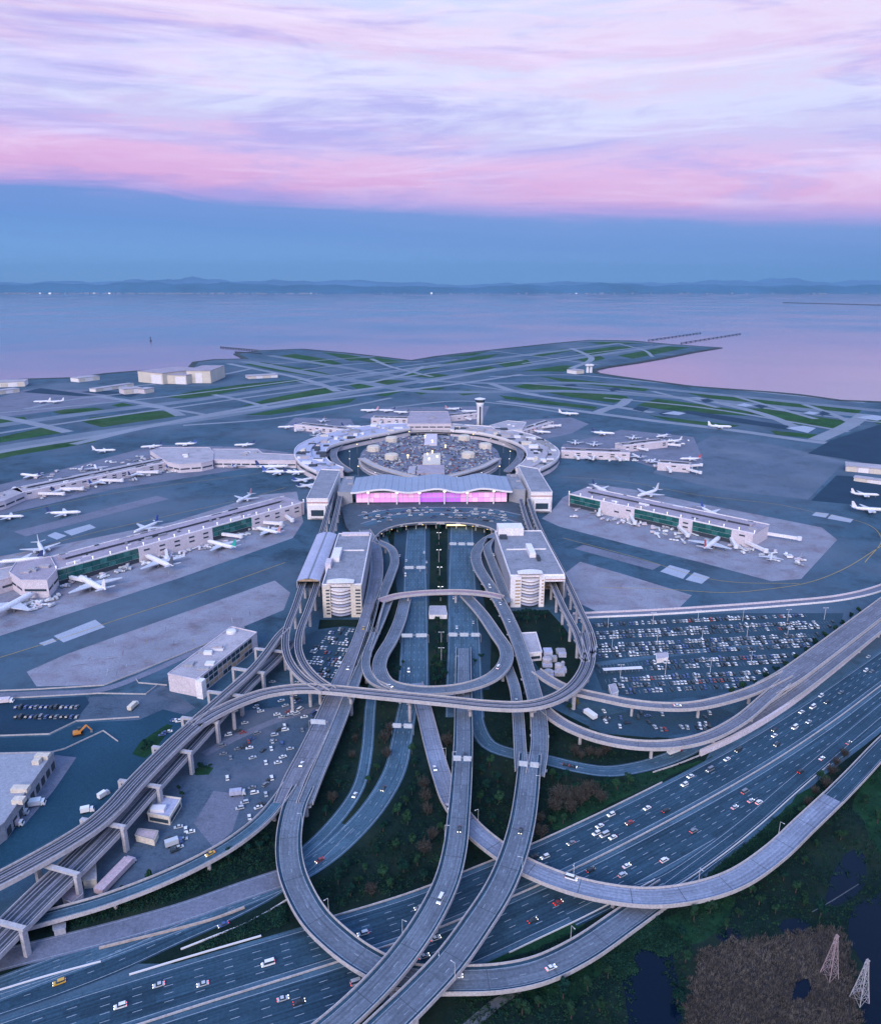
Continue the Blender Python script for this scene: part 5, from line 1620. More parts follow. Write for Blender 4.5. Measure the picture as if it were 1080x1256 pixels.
# hangars and far buildings
def hangar(label, a, b, depth, z, bays, wallm=None, roofm=None, seed=1):
    A_, B_ = P(*a, 0), P(*b, 0)
    loc, rz, L = frame(A_, B_)
    root = thing('hangar', label, 'hangar', loc, rz)
    mb = MB(); mb.box(0, L, 1, depth, 0, z - 1); part('wall', mb, wallm or wall_cream, root)
    mb = MB(); mb.hexa([(-1, 0, z - .98), (L + 1, 0, z - .98), (L + 1, depth + 1, z - .98), (-1, depth + 1, z - .98)], [(-1, 0, z), (L + 1, 0, z), (L + 1, depth + 1, z), (-1, depth + 1, z)])
    part('roof', mb, roofm or roof_mauve, root)
    for k in range(bays):
        mb = MB(); mb.box(L * (k + .08) / bays, L * (k + .92) / bays, .3, .98, .02, z * .8); part('door', mb, wall_white if k % 2 else wall_cream, root)
    return root


hangar('wide cream hangar with two tall door bays near the bay shore', (170, 468.5), (200, 471.5), 150, 32, 2)
hangar('middle hangar section with white doors near the bay shore', (200, 470.5), (229, 471.5), 150, 26, 2)
hangar('tallest cream hangar with bright front at the right of its row', (230, 470), (259, 470), 150, 36, 3)
hangar('long low white shed on the shore at the left edge', (-20, 476), (31, 474), 60, 14, 5, wall_white, roof_pale)
hangar('short white shed in front of the long shore shed', (0, 484), (25, 481), 30, 10, 3, wall_white, roof_pale)
hangar('low white shore building left of the hangars', (97, 469), (123, 466), 40, 12, 3, wall_white, roof_pale)
hangar('slim white canopy building beyond the dark pad', (118, 481), (165, 474), 24, 9, 5, wall_white, roof_pale)
hangar('cluster shed with pale doors below the hangars', (153, 484), (175, 482), 40, 14, 2, wall_pink, roof_pale)
hangar('small pale shed right of the cluster shed', (178, 483), (190, 481), 30, 12, 1, wall_pink, roof_pale)
hangar('pinkish low building on the infield left of the runways', (305, 465), (341, 463), 40, 9, 4, wall_pink, roof_pale)
hangar('long pale hangar at the right edge beyond the dark apron', (1036, 578), (1110, 585), 30, 9, 5, wall_pink, roof_pale)
hangar('low pale freight shed at the right edge below the hangar', (1046, 590), (1120, 600), 14, 6, 4, wall_white, roof_pale)
hangar('small white utility building beside the runway notch in the shore', (706, 459), (716, 458), 40, 12, 1, wall_white, roof_pale)
mb = MB()
for dx in (0, 7):
    p = P(720 + dx * .6, 457, 0)
    mb.lathe([(5, 0), (4, 20), (9, 22), (9, 26), (1, 28)], 8, cx=p.x, cy=p.y)
lone('radar_mast', mb, metal_white, 'pair of white mast heads beside the shore notch', 'mast')

# cargo shed with big pale roof, lower left
cs, pts, o = poly_building('cargo_shed', 'large cargo shed with flat pale roof at the left edge', 'warehouse', [(-70, 926), (66, 923), (5, 1010), (-90, 1080)], 10, wall=wall_grey, roof=mat('roof_cargo', (.29, .31, .37), .75, .06, .03, .5), units=0)
for px, py, w in ((53, 930, 4), (26, 970, 4.5), (24, 984, 3), (46, 936, 2)):
    p = P(px, py, 10)
    mb = MB(); mb.box(p.x - w, p.x + w, p.y - 2, p.y + 2, 9.95, 12.6); part('roof_unit', mb, wall_cream, cs, o)
a, b = P(66, 923, 10), P(5, 1010, 10)
d = (b - a); LL_ = d.length; d.normalize(); nr = Vector((-d.y, d.x, 0))
if nr.x < 0: nr = -nr
for k in range(9):
    p, q = a + d * (LL_ * (k + .2) / 9), a + d * (LL_ * (k + .8) / 9)
    mb = MB(); mb.bar(Vector((p.x, p.y, 3)) + nr * .1, Vector((q.x, q.y, 3)) + nr * .1, .3, h=4.5); part('dock_door', mb, wall_dark, cs, o)
poly_building('site_office', 'grey roofed site hut beside the yard slab', 'hut', [(181, 998), (192, 976), (222, 980), (208, 1003)], 5, wall=wall_cream, roof=roof_lav, units=1, bands=1, seed=41)
poly_building('storage_hut', 'pale storage hut under the middle of the rail viaduct', 'hut', [(166, 1024), (170, 1016), (194, 1019), (189, 1030)], 4, wall=wall_cream, roof=mat('roof_rose', (.46, .36, .38), .75, .08, .1, 1), para=.3)
poly_building('storage_hut', 'hexagonal pale rose hut beside the semi trailer', 'hut', [(76, 1098), (86, 1088), (100, 1090), (101, 1096), (88, 1106), (78, 1102)], 4, wall=wall_pink, roof=mat('roof_rose2', (.34, .29, .36), .75, .08, .1, 1), para=.3)
poly_building('storage_shed', 'tall narrow white shed standing beneath the lower portal frame', 'shed', [(98, 1040), (107, 1034), (116, 1040), (118, 1078), (102, 1080)], 5, wall=wall_cream, roof=mat('roof_shed', (.52, .45, .45), .75, .06, .1, 1), para=.2)
poly_building('storage_hut', 'small drab hut between narrow ramp and concrete road', 'hut', [(65, 1134), (80, 1131), (80, 1138), (66, 1141)], 3.5, wall=wall_grey, roof=roof_grey, para=.2)
poly_building('service_building', 'flat lavender roofed building below the right garage', 'building', [(638, 777), (657, 776), (664, 800), (644, 802)], 7, wall=wall_white, roof=roof_pale, units=0, bands=1)
rng = random.Random(9)
plant = thing('plant_yard', 'grey cluster of tanks and machine housings inside the right guideway bend', 'plant', P(678, 815, 0))
po = P(678, 815, 0)
for k in range(16):
    p = P(rng.uniform(668, 690), rng.uniform(797, 832), 0)
    w, d_, h = rng.uniform(1.5, 4), rng.uniform(1.5, 4), rng.uniform(2, 6)
    mb = MB()
    if k % 3:
        mb.box(p.x - w, p.x + w, p.y - d_, p.y + d_, 0, h)
    else:
        mb.lathe([(w, 0), (w, h), (w * .6, h + .8)], 10, cx=p.x, cy=p.y)
    part('housing' if k % 3 else 'tank', mb, rng.choice([roof_lav, wall_grey, metal_white, roof_pale]), plant, po)
mb = MB()
a, b = P(739, 821, 3.5), P(787, 818.5, 3.5)
loc, rz, L3 = frame(a, b)
cn = thing('long_canopy', 'long thin white canopy at the left end of the right car park', 'canopy', loc, rz)
for k in range(6):
    mb = MB(); mb.box(L3 * k / 6 + .05, L3 * (k + 1) / 6 - .05, -1.8, 1.8, 3.3, 3.6); part('roof_panel', mb, metal_white, cn)
    mb = MB(); mb.box(L3 * (k + .5) / 6 - .15, L3 * (k + .5) / 6 + .15, -.15, .15, 0, 3.3); part('post', mb, metal_grey, cn)
poly_building('shuttle_office', 'tiny white shuttle booth in the middle of the right car park', 'booth', [(804, 801), (818, 800), (819, 806), (805, 808)], 4, wall=wall_white, roof=roof_pale, para=.2)
poly_building('shuttle_office', 'small grey booth near the left corner of the right car park', 'booth', [(746, 840), (754, 838), (758, 848), (750, 851)], 4, wall=wall_white, roof=roof_pale, para=.2)
poly_building('toll_block', 'low white block at the upper tip of the planted median', 'building', [(527, 743), (546, 743), (548, 754), (526, 754)], 4, wall=wall_white, roof=roof_pale, para=.3)
# ------------------------------------------------------------------ aircraft
def body_mat(name, c):
    return mat(name, c, .4, .03, .1, 1, spec=.5)


plane_white = body_mat('aircraft_white', (.72, .70, .73))
plane_grey = body_mat('aircraft_grey', (.52, .53, .58))
plane_green = body_mat('aircraft_green', (.03, .34, .27))
tail_mats = {'blue': body_mat('tail_blue', (.05, .10, .36)), 'red': body_mat('tail_red', (.50, .08, .09)), 'green': plane_green, 'white': plane_white,
             'navy': body_mat('tail_navy', (.03, .05, .16)), 'rose': body_mat('tail_rose', (.55, .28, .30)), 'dark': body_mat('tail_dark', (.08, .09, .13))}


def fuselage_mesh():
    mb = MB()
    rings = [(20, .15, -.35), (19.3, .8, -.2), (18, 1.5, -.05), (16, 1.95, 0), (12, 2.0, 0), (0, 2.0, 0), (-9, 2.0, 0), (-14, 1.6, .35), (-18, .8, 1.0), (-20, .25, 1.35)]
    seg, i = 14, 0
    for x, r, dz in rings:
        for k in range(seg):
            a = 2 * math.pi * k / seg
            mb.v.append((x, r * math.cos(a), 4.2 + dz + r * math.sin(a)))
    for j in range(len(rings) - 1):
        for k in range(seg):
            mb.f.append((j*seg + k, (j+1)*seg + k, (j+1)*seg + (k+1) % seg, j*seg + (k+1) % seg)); mb.m.append(0)
    mb.f += [tuple(range(seg)), tuple(range((len(rings)-1)*seg, len(rings)*seg))[::-1]]; mb.m += [0, 0]
    return mb.mesh('fuselage', plane_white, smooth=True)


def foil(root_x0, root_x1, tip_x0, tip_x1, y0, y1, z0, z1, th):
    mb = MB()
    mb.hexa([(root_x1, y0, z0 - th), (root_x0, y0, z0 - th), (tip_x0, y1, z1 - th*.3), (tip_x1, y1, z1 - th*.3)], [(root_x1, y0, z0 + th), (root_x0, y0, z0 + th), (tip_x0, y1, z1 + th*.3), (tip_x1, y1, z1 + th*.3)])
    if y1 < 0:
        mb.f = [f[::-1] for f in mb.f]
    return mb


FUS = fuselage_mesh()
WING = [foil(5.5, -3, -4.5, -6.6, s * 1.4, s * 18, 3.4, 4.6, .35).mesh('wing', plane_grey) for s in (1, -1)]
STAB = [foil(-15.2, -18.6, -18.2, -19.9, s * .5, s * 6.6, 5.6, 6.0, .16).mesh('tailplane', plane_grey) for s in (1, -1)]
fm = MB(); fm.hexa([(-19.4, -.2, 5.6), (-13.6, -.2, 5.9), (-13.6, .2, 5.9), (-19.4, .2, 5.6)], [(-20.6, -.1, 12.6), (-18.2, -.1, 12.6), (-18.2, .1, 12.6), (-20.6, .1, 12.6)])
FIN = fm.mesh('tail_fin', plane_white)
em = MB(); em.lathe([(.7, -2.2), (1.15, -1), (1.25, 1.2), (1.1, 1.9)], 10, axis='x')
ENG = em.mesh('engine', plane_grey)
cm = MB(); cm.hexa([(17.2, -1.4, 4.6), (18.9, -.7, 4.5), (18.9, .7, 4.5), (17.2, 1.4, 4.6)], [(16.6, -1.1, 5.9), (18.0, -.6, 5.55), (18.0, .6, 5.55), (16.6, 1.1, 5.9)])
COCK = cm.mesh('cockpit_window', glass_dark)
gm = MB()
for x, y in ((15, 0), (-1.5, 2.6), (-1.5, -2.6)):
    gm.box(x - .25, x + .25, y - .25, y + .25, .5, 3.0)
    gm.lathe([(.55, -.35), (.55, .35)], 8, axis='x', cx=x, cy=y, cz=.55)
GEAR = gm.mesh('landing_gear', metal_grey)


def aircraft(label, px, py, heading, length, tail='white', body=None, z=0.0):
    p = P(px, py, 3)
    s = length / 40
    root = thing('airliner', label, 'airplane', (p.x, p.y, .17), heading, 'parked and taxiing airliners', (s, s, s))
    f = link('fuselage', FUS, root)
    if body:
        f.material_slots[0].link = 'OBJECT'; f.material_slots[0].material = body
    link('cockpit_window', COCK, f)
    for w in WING:
        o = link('wing', w, root)
    for y in (6.4, -6.4):
        link('engine', ENG, root, (2.4, y, 2.5))
    for w in STAB:
        link('tailplane', w, root)
    o = link('tail_fin', FIN, root)
    o.material_slots[0].link = 'OBJECT'; o.material_slots[0].material = tail_mats[tail]
    link('landing_gear', GEAR, root)
    return root


def hd(nose, tail):
    a, b = P(*nose, 3), P(*tail, 3)
    return math.atan2(a.y - b.y, a.x - b.x)


for label, nose, tail, length, tm, bd in (
        ('white airliner nosed in at the left end of the lower green glass bank', (97, 710), (131, 729), 56, 'white', None),
        ('white wide airliner parked between the two green glass banks', (179, 684), (213, 699), 54, 'dark', None),
        ('green tailed airliner parked under the upper green glass bank', (257, 666), (287, 674), 46, 'green', None),
        ('slim white airliner parked nearest the left wing of the hall', (312, 648), (346, 656), 40, 'rose', None),
        ('large white airliner cut by the left edge below the concourse head', (38, 733), (-8, 758), 56, 'white', None),
        ('white airliner with spread wings behind the left concourse head', (54, 680), (48, 668), 44, 'white', None),
        ('grey white airliner parked along the far side of the concourse head', (10, 690), (44, 687), 42, 'navy', None),
        ('white airliner with red tail at the right concourse', (882, 661), (862, 677), 52, 'red', None),
        ('small regional jet on the right concrete apron', (946, 677), (944, 689), 27, 'white', None),
        ('white airliner behind the right concourse showing its tall fin', (779, 611), (809, 602), 48, 'white', None)):
    cx, cy = (nose[0] + tail[0]) / 2, (nose[1] + tail[1]) / 2
    aircraft(label, cx, cy, hd(nose, tail), length, tm, bd)
R_ = math.radians
for label, px, py, h, ln, tm in (
        ('white airliner taxiing above the far left pier', 128, 553, 8, 38, 'white'), ('white airliner taxiing below the long pale apron strip', 79, 630, 10, 40, 'navy'), ('white airliner at the left edge below the far pier', 12, 634, 5, 34, 'blue'),
        ('white airliner parked beyond the left end of the far left pier', 38, 584, 160, 40, 'navy'), ('airliner with blue fin parked beyond the middle of the far left pier', 118, 574, 120, 38, 'blue'),
        ('airliner at the first gate from the left of the far left pier', 78, 601, 70, 40, 'navy'), ('airliner at the second gate from the left of the far left pier', 122, 592, 70, 38, 'blue'),
        ('airliner at the third gate from the left of the far left pier', 168, 582, 75, 38, 'navy'), ('airliner at the fourth gate from the left of the far left pier', 212, 573, 80, 36, 'blue'),
        ('airliner parked beyond the hub of the far left pier, left one', 186, 548, 200, 36, 'navy'), ('airliner parked beyond the hub of the far left pier, right one', 228, 545, 185, 38, 'blue'),
        ('upper of three long white airliners left of the ring terminal', 334, 574, 8, 50, 'navy'), ('middle of three long white airliners left of the ring terminal', 341, 580, 8, 46, 'blue'), ('lowest and rightmost of three airliners left of the ring terminal', 364, 580, 8, 40, 'navy'),
        ('upper small airliner beside the left wing roof', 372, 589, 40, 34, 'blue'), ('lower small airliner beside the left wing roof', 378, 596, 40, 34, 'navy'),
        ('airliner at the white far pier left of the ring, left gate', 352, 524, 190, 36, 'blue'), ('airliner at the white far pier left of the ring, right end', 431, 524, 5, 40, 'navy'), ('airliner beside the curved lavender roof', 456, 527, 12, 36, 'white'),
        ('leftmost airliner of the row behind the pink terminal block', 453, 504, 175, 42, 'rose'), ('second airliner of the row behind the pink terminal block', 474, 504, 170, 40, 'navy'), ('third airliner of the row behind the pink terminal block', 492, 506, 160, 38, 'dark'),
        ('airliner beside the tower row, left one', 556, 502, 20, 40, 'rose'), ('airliner beside the tower row, right one', 574, 505, 10, 40, 'navy'),
        ('white airliner taxiing right of the control tower', 697, 508, -12, 44, 'white'), ('grey airliner parked above the far right pier', 739, 532, -14, 44, 'navy'),
        ('white airliner on the taxiway at the right below the grass', 882, 524, -10, 46, 'white'),
        ('airliner at the upper fork of the far right pier, left gate', 776, 537, 250, 36, 'navy'), ('airliner at the upper fork of the far right pier, right gate', 812, 535, 215, 36, 'blue'),
        ('airliner at the lower fork of the far right pier, left gate', 800, 566, 60, 34, 'blue'), ('airliner at the lower fork of the far right pier, right gate', 846, 563, 180, 34, 'red'), ('airliner under the far right pier, beside the bend', 780, 560, 100, 36, 'navy'),
        ('upper airliner on the dark apron at the right edge', 1060, 607, -10, 36, 'white'), ('lower airliner at the right edge below the dark apron', 1066, 626, -12, 44, 'white'), ('airliner beside the slender pier near the control tower', 664, 530, -20, 36, 'rose'),
        ('airliner nosed to the upper fork tip of the far right pier', 826, 541, 200, 34, 'white'), ('airliner above the long pinkish far pier, left one', 705, 543, 260, 34, 'navy'), ('airliner above the long pinkish far pier, right one', 728, 545, 255, 34, 'rose'), ('airliner below the long pinkish far pier', 722, 562, 95, 34, 'blue'),
        ('airliner below the white far pier left of the ring', 390, 534, 80, 34, 'navy'), ('airliner above the white far pier left of the ring', 396, 516, 265, 34, 'rose'), ('airliner at the link of the far left hub', 290, 571, 85, 34, 'blue'), ('airliner behind the link of the far left hub', 300, 546, 190, 36, 'navy'),
        ('airliner at the far side of the right concourse, left gate', 735, 600, 290, 40, 'navy'), ('airliner at the far side of the right concourse, right gate', 870, 629, 285, 40, 'blue'), ('airliner at the far side of the left near concourse, middle gate', 180, 648, 250, 42, 'blue'), ('airliner at the far side of the left near concourse, right gate', 300, 612, 255, 40, 'rose'),
        ('left of two small airliners on the far left pad', 52, 493, 190, 40, 'white'), ('right of two small airliners on the far left pad', 68, 493, 200, 40, 'white')):
    aircraft(label, px, py, R_(h), ln, tm)

# ------------------------------------------------------------------ vehicles
def car_meshes():
    out = {}
    for kind, (L, W, H, hood, boot, zb) in dict(sedan=(4.7, 1.85, 1.45, 1.15, .9, .82), suv=(4.8, 1.95, 1.75, 1.1, .2, .98), van=(5.6, 2.05, 2.3, .9, .1, 1.15)).items():
        b, c = MB(), MB()
        x0, x1, w = -L/2, L/2, W/2
        b.hexa([(x0, -w, .3), (x1, -w, .3), (x1, w, .3), (x0, w, .3)], [(x0 + .06, -w*.97, zb), (x1 - .12, -w*.97, zb - .12), (x1 - .12, w*.97, zb - .12), (x0 + .06, w*.97, zb)])
        a0, a1 = x0 + boot, x1 - hood
        r0, r1 = a0 + (.45 if kind == 'sedan' else .15), a1 - (.75 if kind != 'van' else .5)
        b.hexa([(r0, -w*.80, H - .06), (r1, -w*.80, H - .06), (r1, w*.80, H - .06), (r0, w*.80, H - .06)], [(r0 + .05, -w*.76, H), (r1 - .05, -w*.76, H), (r1 - .05, w*.76, H), (r0 + .05, w*.76, H)])
        for sx in (x0 + .85, x1 - .85):
            for sy in (-1, 1):
                i = len(b.v)
                for k in range(8):
                    a = k * math.pi / 4
                    b.v.append((sx + .33*math.cos(a), sy * w * .99, .33 + .33*math.sin(a)))
                    b.v.append((sx + .33*math.cos(a), sy * w * .75, .33 + .33*math.sin(a)))
                for k in range(8):
                    q = (i + 2*k, i + 2*((k+1) % 8), i + 2*((k+1) % 8) + 1, i + 2*k + 1)
                    b.f.append(q); b.m.append(1)
                b.f.append(tuple(i + 2*k for k in range(8))); b.m.append(1)
        c.hexa([(a0, -w*.93, zb - .02), (a1, -w*.93, zb - .1), (a1, w*.93, zb - .1), (a0, w*.93, zb - .02)], [(r0, -w*.79, H - .065), (r1, -w*.79, H - .065), (r1, w*.79, H - .065), (r0, w*.79, H - .065)])
        out[kind] = (b, c)
    return out


def inside(px, py, poly):
    c = False
    for i in range(len(poly)):
        (x1, y1), (x2, y2) = poly[i], poly[i-1]
        if (y1 > py) != (y2 > py) and px < (x2 - x1) * (py - y1) / (y2 - y1) + x1:
            c = not c
    return c


CM = car_meshes()
PAINTS = {n_: mat('car_paint_' + n_, c, .35, 0, spec=.5, coat=.3) for n_, c in dict(white=(.78, .77, .78), silver=(.48, .50, .54), grey=(.20, .21, .24), black=(.025, .027, .035), red=(.30, .05, .05), blue=(.05, .09, .24), yellow=(.62, .36, .05)).items()}
CARM = {}
for kind, (b, c) in CM.items():
    for n_, pm_ in PAINTS.items():
        CARM[kind, n_] = b.mesh('car_body', [pm_, tyre])
    CARM[kind] = c.mesh('car_windows', glass_dark)
cars = []          # (pos, heading, kind, colour, zone phrase)
CR_ = random.Random(17)


def colour(lot_=False):
    return CR_.choices(['white', 'silver', 'grey', 'black', 'red', 'blue'], [34, 24, 14, 20, 3, 5])[0]


def kind_():
    return CR_.choices(['sedan', 'suv', 'van'], [60, 32, 8])[0]


def on_road(key, px, py, zone, col=None, kind=None, z=None, flip=False):
    path = ROADS[key]
    best = min(range(len(path)), key=lambda i: (to_px(path[i])[0] - px) ** 2 + (to_px(path[i])[1] - py) ** 2)
    zr = path[best].z + (.09 if key == 'fw' else .13 if path[best].z < .2 else .05)
    a, b = path[max(0, best - 1)], path[min(len(path) - 1, best + 1)]
    h = math.atan2(b.y - a.y, b.x - a.x) + (math.pi if flip else 0)
    p = P(px, py, zr)
    sl = (b.z - a.z) / max(.1, (Vector((b.x, b.y)) - Vector((a.x, a.y))).length)
    cars.append((p, h, kind or kind_(), col or colour(), zone, -math.atan(sl) * (-1 if flip else 1)))


for px, py, c in ((735, 1014, 'white'), (731, 1023, 'white'), (741, 1025, 'silver'), (751, 1028, 'white'), (668, 1052, 'white'), (654, 1052, 'black'), (749, 1000, 'white'), (771, 1010, 'red'), (793, 992, 'white'), (846, 953, 'white'), (839, 963, 'white'), (891, 932, 'white'),
                  (949, 896, 'black'), (949, 903, 'white'), (952, 914, 'black'), (974, 893, 'white'), (991, 886, 'silver'), (996, 868, 'white'), (982, 874, 'white'), (1006, 854, 'white'), (1013, 862, 'black'), (1064, 806, 'silver'), (1061, 823, 'white'), (1068, 824, 'grey'), (329, 1183, 'white'), (195, 1209, 'silver'), (249, 1208, 'silver'), (148, 1235, 'white'),
                  (445, 1146, 'silver'), (514, 1114, 'grey'), (700, 1035, 'grey'), (905, 921, 'black'), (1030, 850, 'grey'), (870, 945, 'grey')):
    on_road('fw', px, py, 'terminal side of the freeway', c, flip=True)
for px, py, c in ((768, 1063, 'white'), (763, 1074, 'silver'), (814, 1056, 'white'), (724, 1068, 'black'), (684, 1108, 'red'), (653, 1130, 'black'), (1007, 931, 'white'), (930, 985, 'white'), (920, 983, 'silver'), (913, 972, 'grey'), (900, 991, 'silver'), (816, 995, 'black'), (981, 947, 'black'),
                  (347, 1226, 'silver'), (367, 1230, 'black'), (438, 1206, 'silver'), (534, 1152, 'white'), (520, 1174, 'silver'), (1040, 912, 'grey'), (850, 1020, 'grey'), (600, 1128, 'grey')):
    on_road('fw', px, py, 'marsh side of the freeway', c)
for key, px, py, c, k_, zone in (('cr', 540, 1104, 'white', 'van', 'left long flyover'), ('cr', 563, 1018, 'black', 'sedan', 'left long flyover'), ('cr', 570, 927, 'black', 'sedan', 'left long flyover'), ('rs', 700, 1078, 'white', 'van', 'pale curved flyover'), ('rs', 533, 943, 'white', 'sedan', 'start of the pale curved flyover'), ('rs', 549, 990, 'silver', 'sedan', 'start of the pale curved flyover'),
                                 ('ll', 675, 1188, 'white', 'sedan', 'loop flyover'), ('ll', 560, 1198, 'white', 'suv', 'loop flyover'), ('lr', 258, 1048, 'yellow', 'sedan', 'narrow left ramp'), ('clw2', 73, 1206, 'yellow', 'suv', 'exit lane at lower left'), ('clw2', 274, 1135, 'blue', 'sedan', 'exit lane at lower left'), ('clw', 392, 1056, 'red', 'sedan', 'exit road'),
                                 ('clw', 470, 968, 'black', 'sedan', 'exit road'), ('sl', 435, 976, 'white', 'sedan', 'slip road'), ('ld', 370, 938, 'white', 'sedan', 'mauve left ramp'), ('ld', 446, 771, 'yellow', 'sedan', 'mauve left ramp'), ('ld', 427, 820, 'silver', 'sedan', 'mauve left ramp'),
                                 ('cl', 501, 823, 'white', 'suv', 'left approach road'), ('cl', 502, 857, 'black', 'sedan', 'left approach road'), ('cl', 497, 706, 'white', 'van', 'left approach road'), ('cl', 515, 700, 'silver', 'sedan', 'left approach road'), ('cl', 490, 682, 'white', 'sedan', 'left approach road'), ('cl', 520, 678, 'white', 'sedan', 'left approach road'), ('cl', 523, 690, 'silver', 'sedan', 'left approach road'), ('cl', 498, 688, 'white', 'sedan', 'left approach road'),
                                 ('rlow', 694, 939, 'black', 'sedan', 'freeway slip road'), ('rlow', 702, 941, 'black', 'sedan', 'freeway slip road'), ('il', 611, 819, 'white', 'van', 'inner loop road'), ('il', 478, 842, 'white', 'sedan', 'inner loop road'), ('rd', 624, 762, 'silver', 'sedan', 'long right ramp'), ('rd', 613, 741, 'white', 'sedan', 'long right ramp'), ('rd', 600, 720, 'white', 'van', 'long right ramp'), ('rd2', 605, 681, 'white', 'sedan', 'lane by the right garage'), ('rd2', 609, 680, 'white', 'sedan', 'lane by the right garage'),
                                 ('crw', 575, 731, 'white', 'van', 'right approach road'), ('crw', 556, 734, 'white', 'sedan', 'right approach road'), ('crw', 576, 736, 'silver', 'sedan', 'right approach road'), ('crw', 560, 770, 'white', 'sedan', 'right approach road'), ('crw', 580, 764, 'silver', 'sedan', 'right approach road'), ('rv1', 830, 866, 'white', 'sedan', 'upper slim viaduct'),
                                 ('dr', 638, 1020, 'black', 'sedan', 'right long flyover'), ('dra', 633, 860, 'silver', 'sedan', 'left paired deck')):
    on_road(key, px, py, zone, c, k_)
# kerbside traffic on the departures deck
for k in range(95):
    u = CR_.uniform(445, 622); f = CR_.choice([.12, .3, .45, .62, .8])
    y = (621 + 6 * ((u - 535) / 90) ** 2) * (1 - f) + (638 + 10 * ((u - 535) / 90) ** 2) * f
    p = P(u, y, 9.15)
    cars.append((p, CR_.choice([0, math.pi]) + .1 * CR_.uniform(-1, 1), kind_(), colour(), 'departures deck', 0))
# left yard
for px, py in ((292, 897), (298, 899), (316, 900), (343, 896), (349, 891), (305, 910), (308, 907), (292, 919), (306, 918), (323, 921), (273, 915), (356, 919), (347, 929), (341, 936), (283, 930), (334, 910), (326, 936), (331, 957), (326, 963), (317, 991), (320, 987), (363, 838), (334, 837), (396, 857),
               (312, 862), (314, 867), (317, 871), (320, 873), (358, 858), (361, 861), (364, 858), (367, 861), (354, 873), (357, 876), (360, 872), (364, 876), (368, 871), (352, 880), (373, 880), (385, 876), (219, 1015), (228, 1018), (225, 1030), (215, 1044), (220, 1040), (206, 1030), (234, 1021), (306, 1003),
               (213, 884), (216, 884), (220, 885), (224, 886), (203, 899), (207, 898), (199, 902), (362, 852), (350, 866), (345, 860), (300, 985), (346, 880), (337, 902), (310, 930)):
    cars.append((P(px, py, .1), R_(CR_.choice([20, 200, 35, 60, 110])), kind_(), colour(), 'left yard under the guideway', 0))
for k in range(34):
    px, py = CR_.uniform(255, 395), CR_.uniform(870, 1000)
    if inside(px, py, [(262, 905), (310, 878), (395, 868), (380, 910), (345, 965), (300, 1000), (270, 960)]):
        cars.append((P(px, py, .1), R_(CR_.choice([20, 200, 110])), kind_(), colour(), 'left yard under the guideway', 0))
for k in range(26):
    cars.append((P(20 + k % 13 * 6.2, 868 + k // 13 * 12, .12), R_(95), kind_(), CR_.choice(['black', 'grey', 'blue', 'black']), 'dark lot at the left edge', 0))
# tight car park inside the left guideway bend
o0, ex, ey = P(372, 826, 0), (P(420, 831, 0) - P(372, 826, 0)).normalized(), None
ey = Vector((-ex.y, ex.x, 0))
ray = [(366, 785), (422, 771), (440, 776), (428, 812), (412, 832), (384, 828), (369, 808)]


for r in range(11):
    for k in range(22):
        p = o0 + ex * (k * 2.9 - 6) + ey * (r * 8.6 + (0 if r % 2 else 1.4) - 2)
        q = to_px(p)
        if inside(q[0], q[1], ray) and CR_.random() < .72:
            cars.append((Vector((p.x, p.y, .1)), math.atan2(ey.y, ey.x) + CR_.choice([0, math.pi]), kind_(), colour(), 'car park inside the left guideway bend', 0))
# big right car park
lotp = [(728, 766), (800, 759), (900, 755), (1026, 755), (1020, 768), (980, 801), (930, 830), (900, 844), (800, 858), (742, 843), (733, 820)]
a0 = P(730, 848, 0); ex = (P(940, 836, 0) - a0).normalized(); ey = Vector((-ex.y, ex.x, 0))
rows = [0, 8.5, 17, 31, 39.5, 54, 62.5, 71, 85, 93.5, 108, 116.5, 131, 139.5, 154]
for ri, r in enumerate(rows):
    for k in range(140):
        p = a0 + ex * (k * 2.75 - 20) + ey * (r - 4)
        q = to_px(p)
        if not inside(q[0], q[1], lotp) or (735 < q[0] < 795 and 814 < q[1] < 828):
            continue
        dens = .96 if q[1] < 812 else .85
        if q[0] > 985: dens *= .5
        dens *= .72 + .4 * (math.sin(k * .13 + ri * 1.9) * .5 + .5)
        if CR_.random() < dens:
            cars.append((Vector((p.x, p.y, .1)), math.atan2(ey.y, ey.x) - .12 + CR_.choice([0, math.pi]), kind_(), CR_.choices(['white', 'silver', 'grey', 'black', 'blue', 'red'], [22, 20, 18, 28, 10, 2])[0], 'row %s of the right car park' % ordw(ri + 1), 0))
for k in range(26):
    px, py = CR_.uniform(735, 870), CR_.uniform(872, 898)
    cars.append((P(px, py, .1), R_(CR_.choice([85, 100, 265, 10])), kind_(), colour(), 'strip lot between the slim viaducts', 0))
stall = MB()
for ri, r in enumerate(rows):
    for k in range(140):
        p = a0 + ex * (k * 2.75 - 21.4) + ey * (r - 4)
        q = to_px(p)
        if inside(q[0], q[1], lotp):
            d = (ey * math.cos(-.12) + ex * math.sin(.12)) * 2.5
            w = ex * .07
            zz = Vector((0, 0, .09))
            stall.face([p - d - w + zz, p - d + w + zz, p + d + w + zz, p + d - w + zz])
struct('stall_line', stall, paint_white)
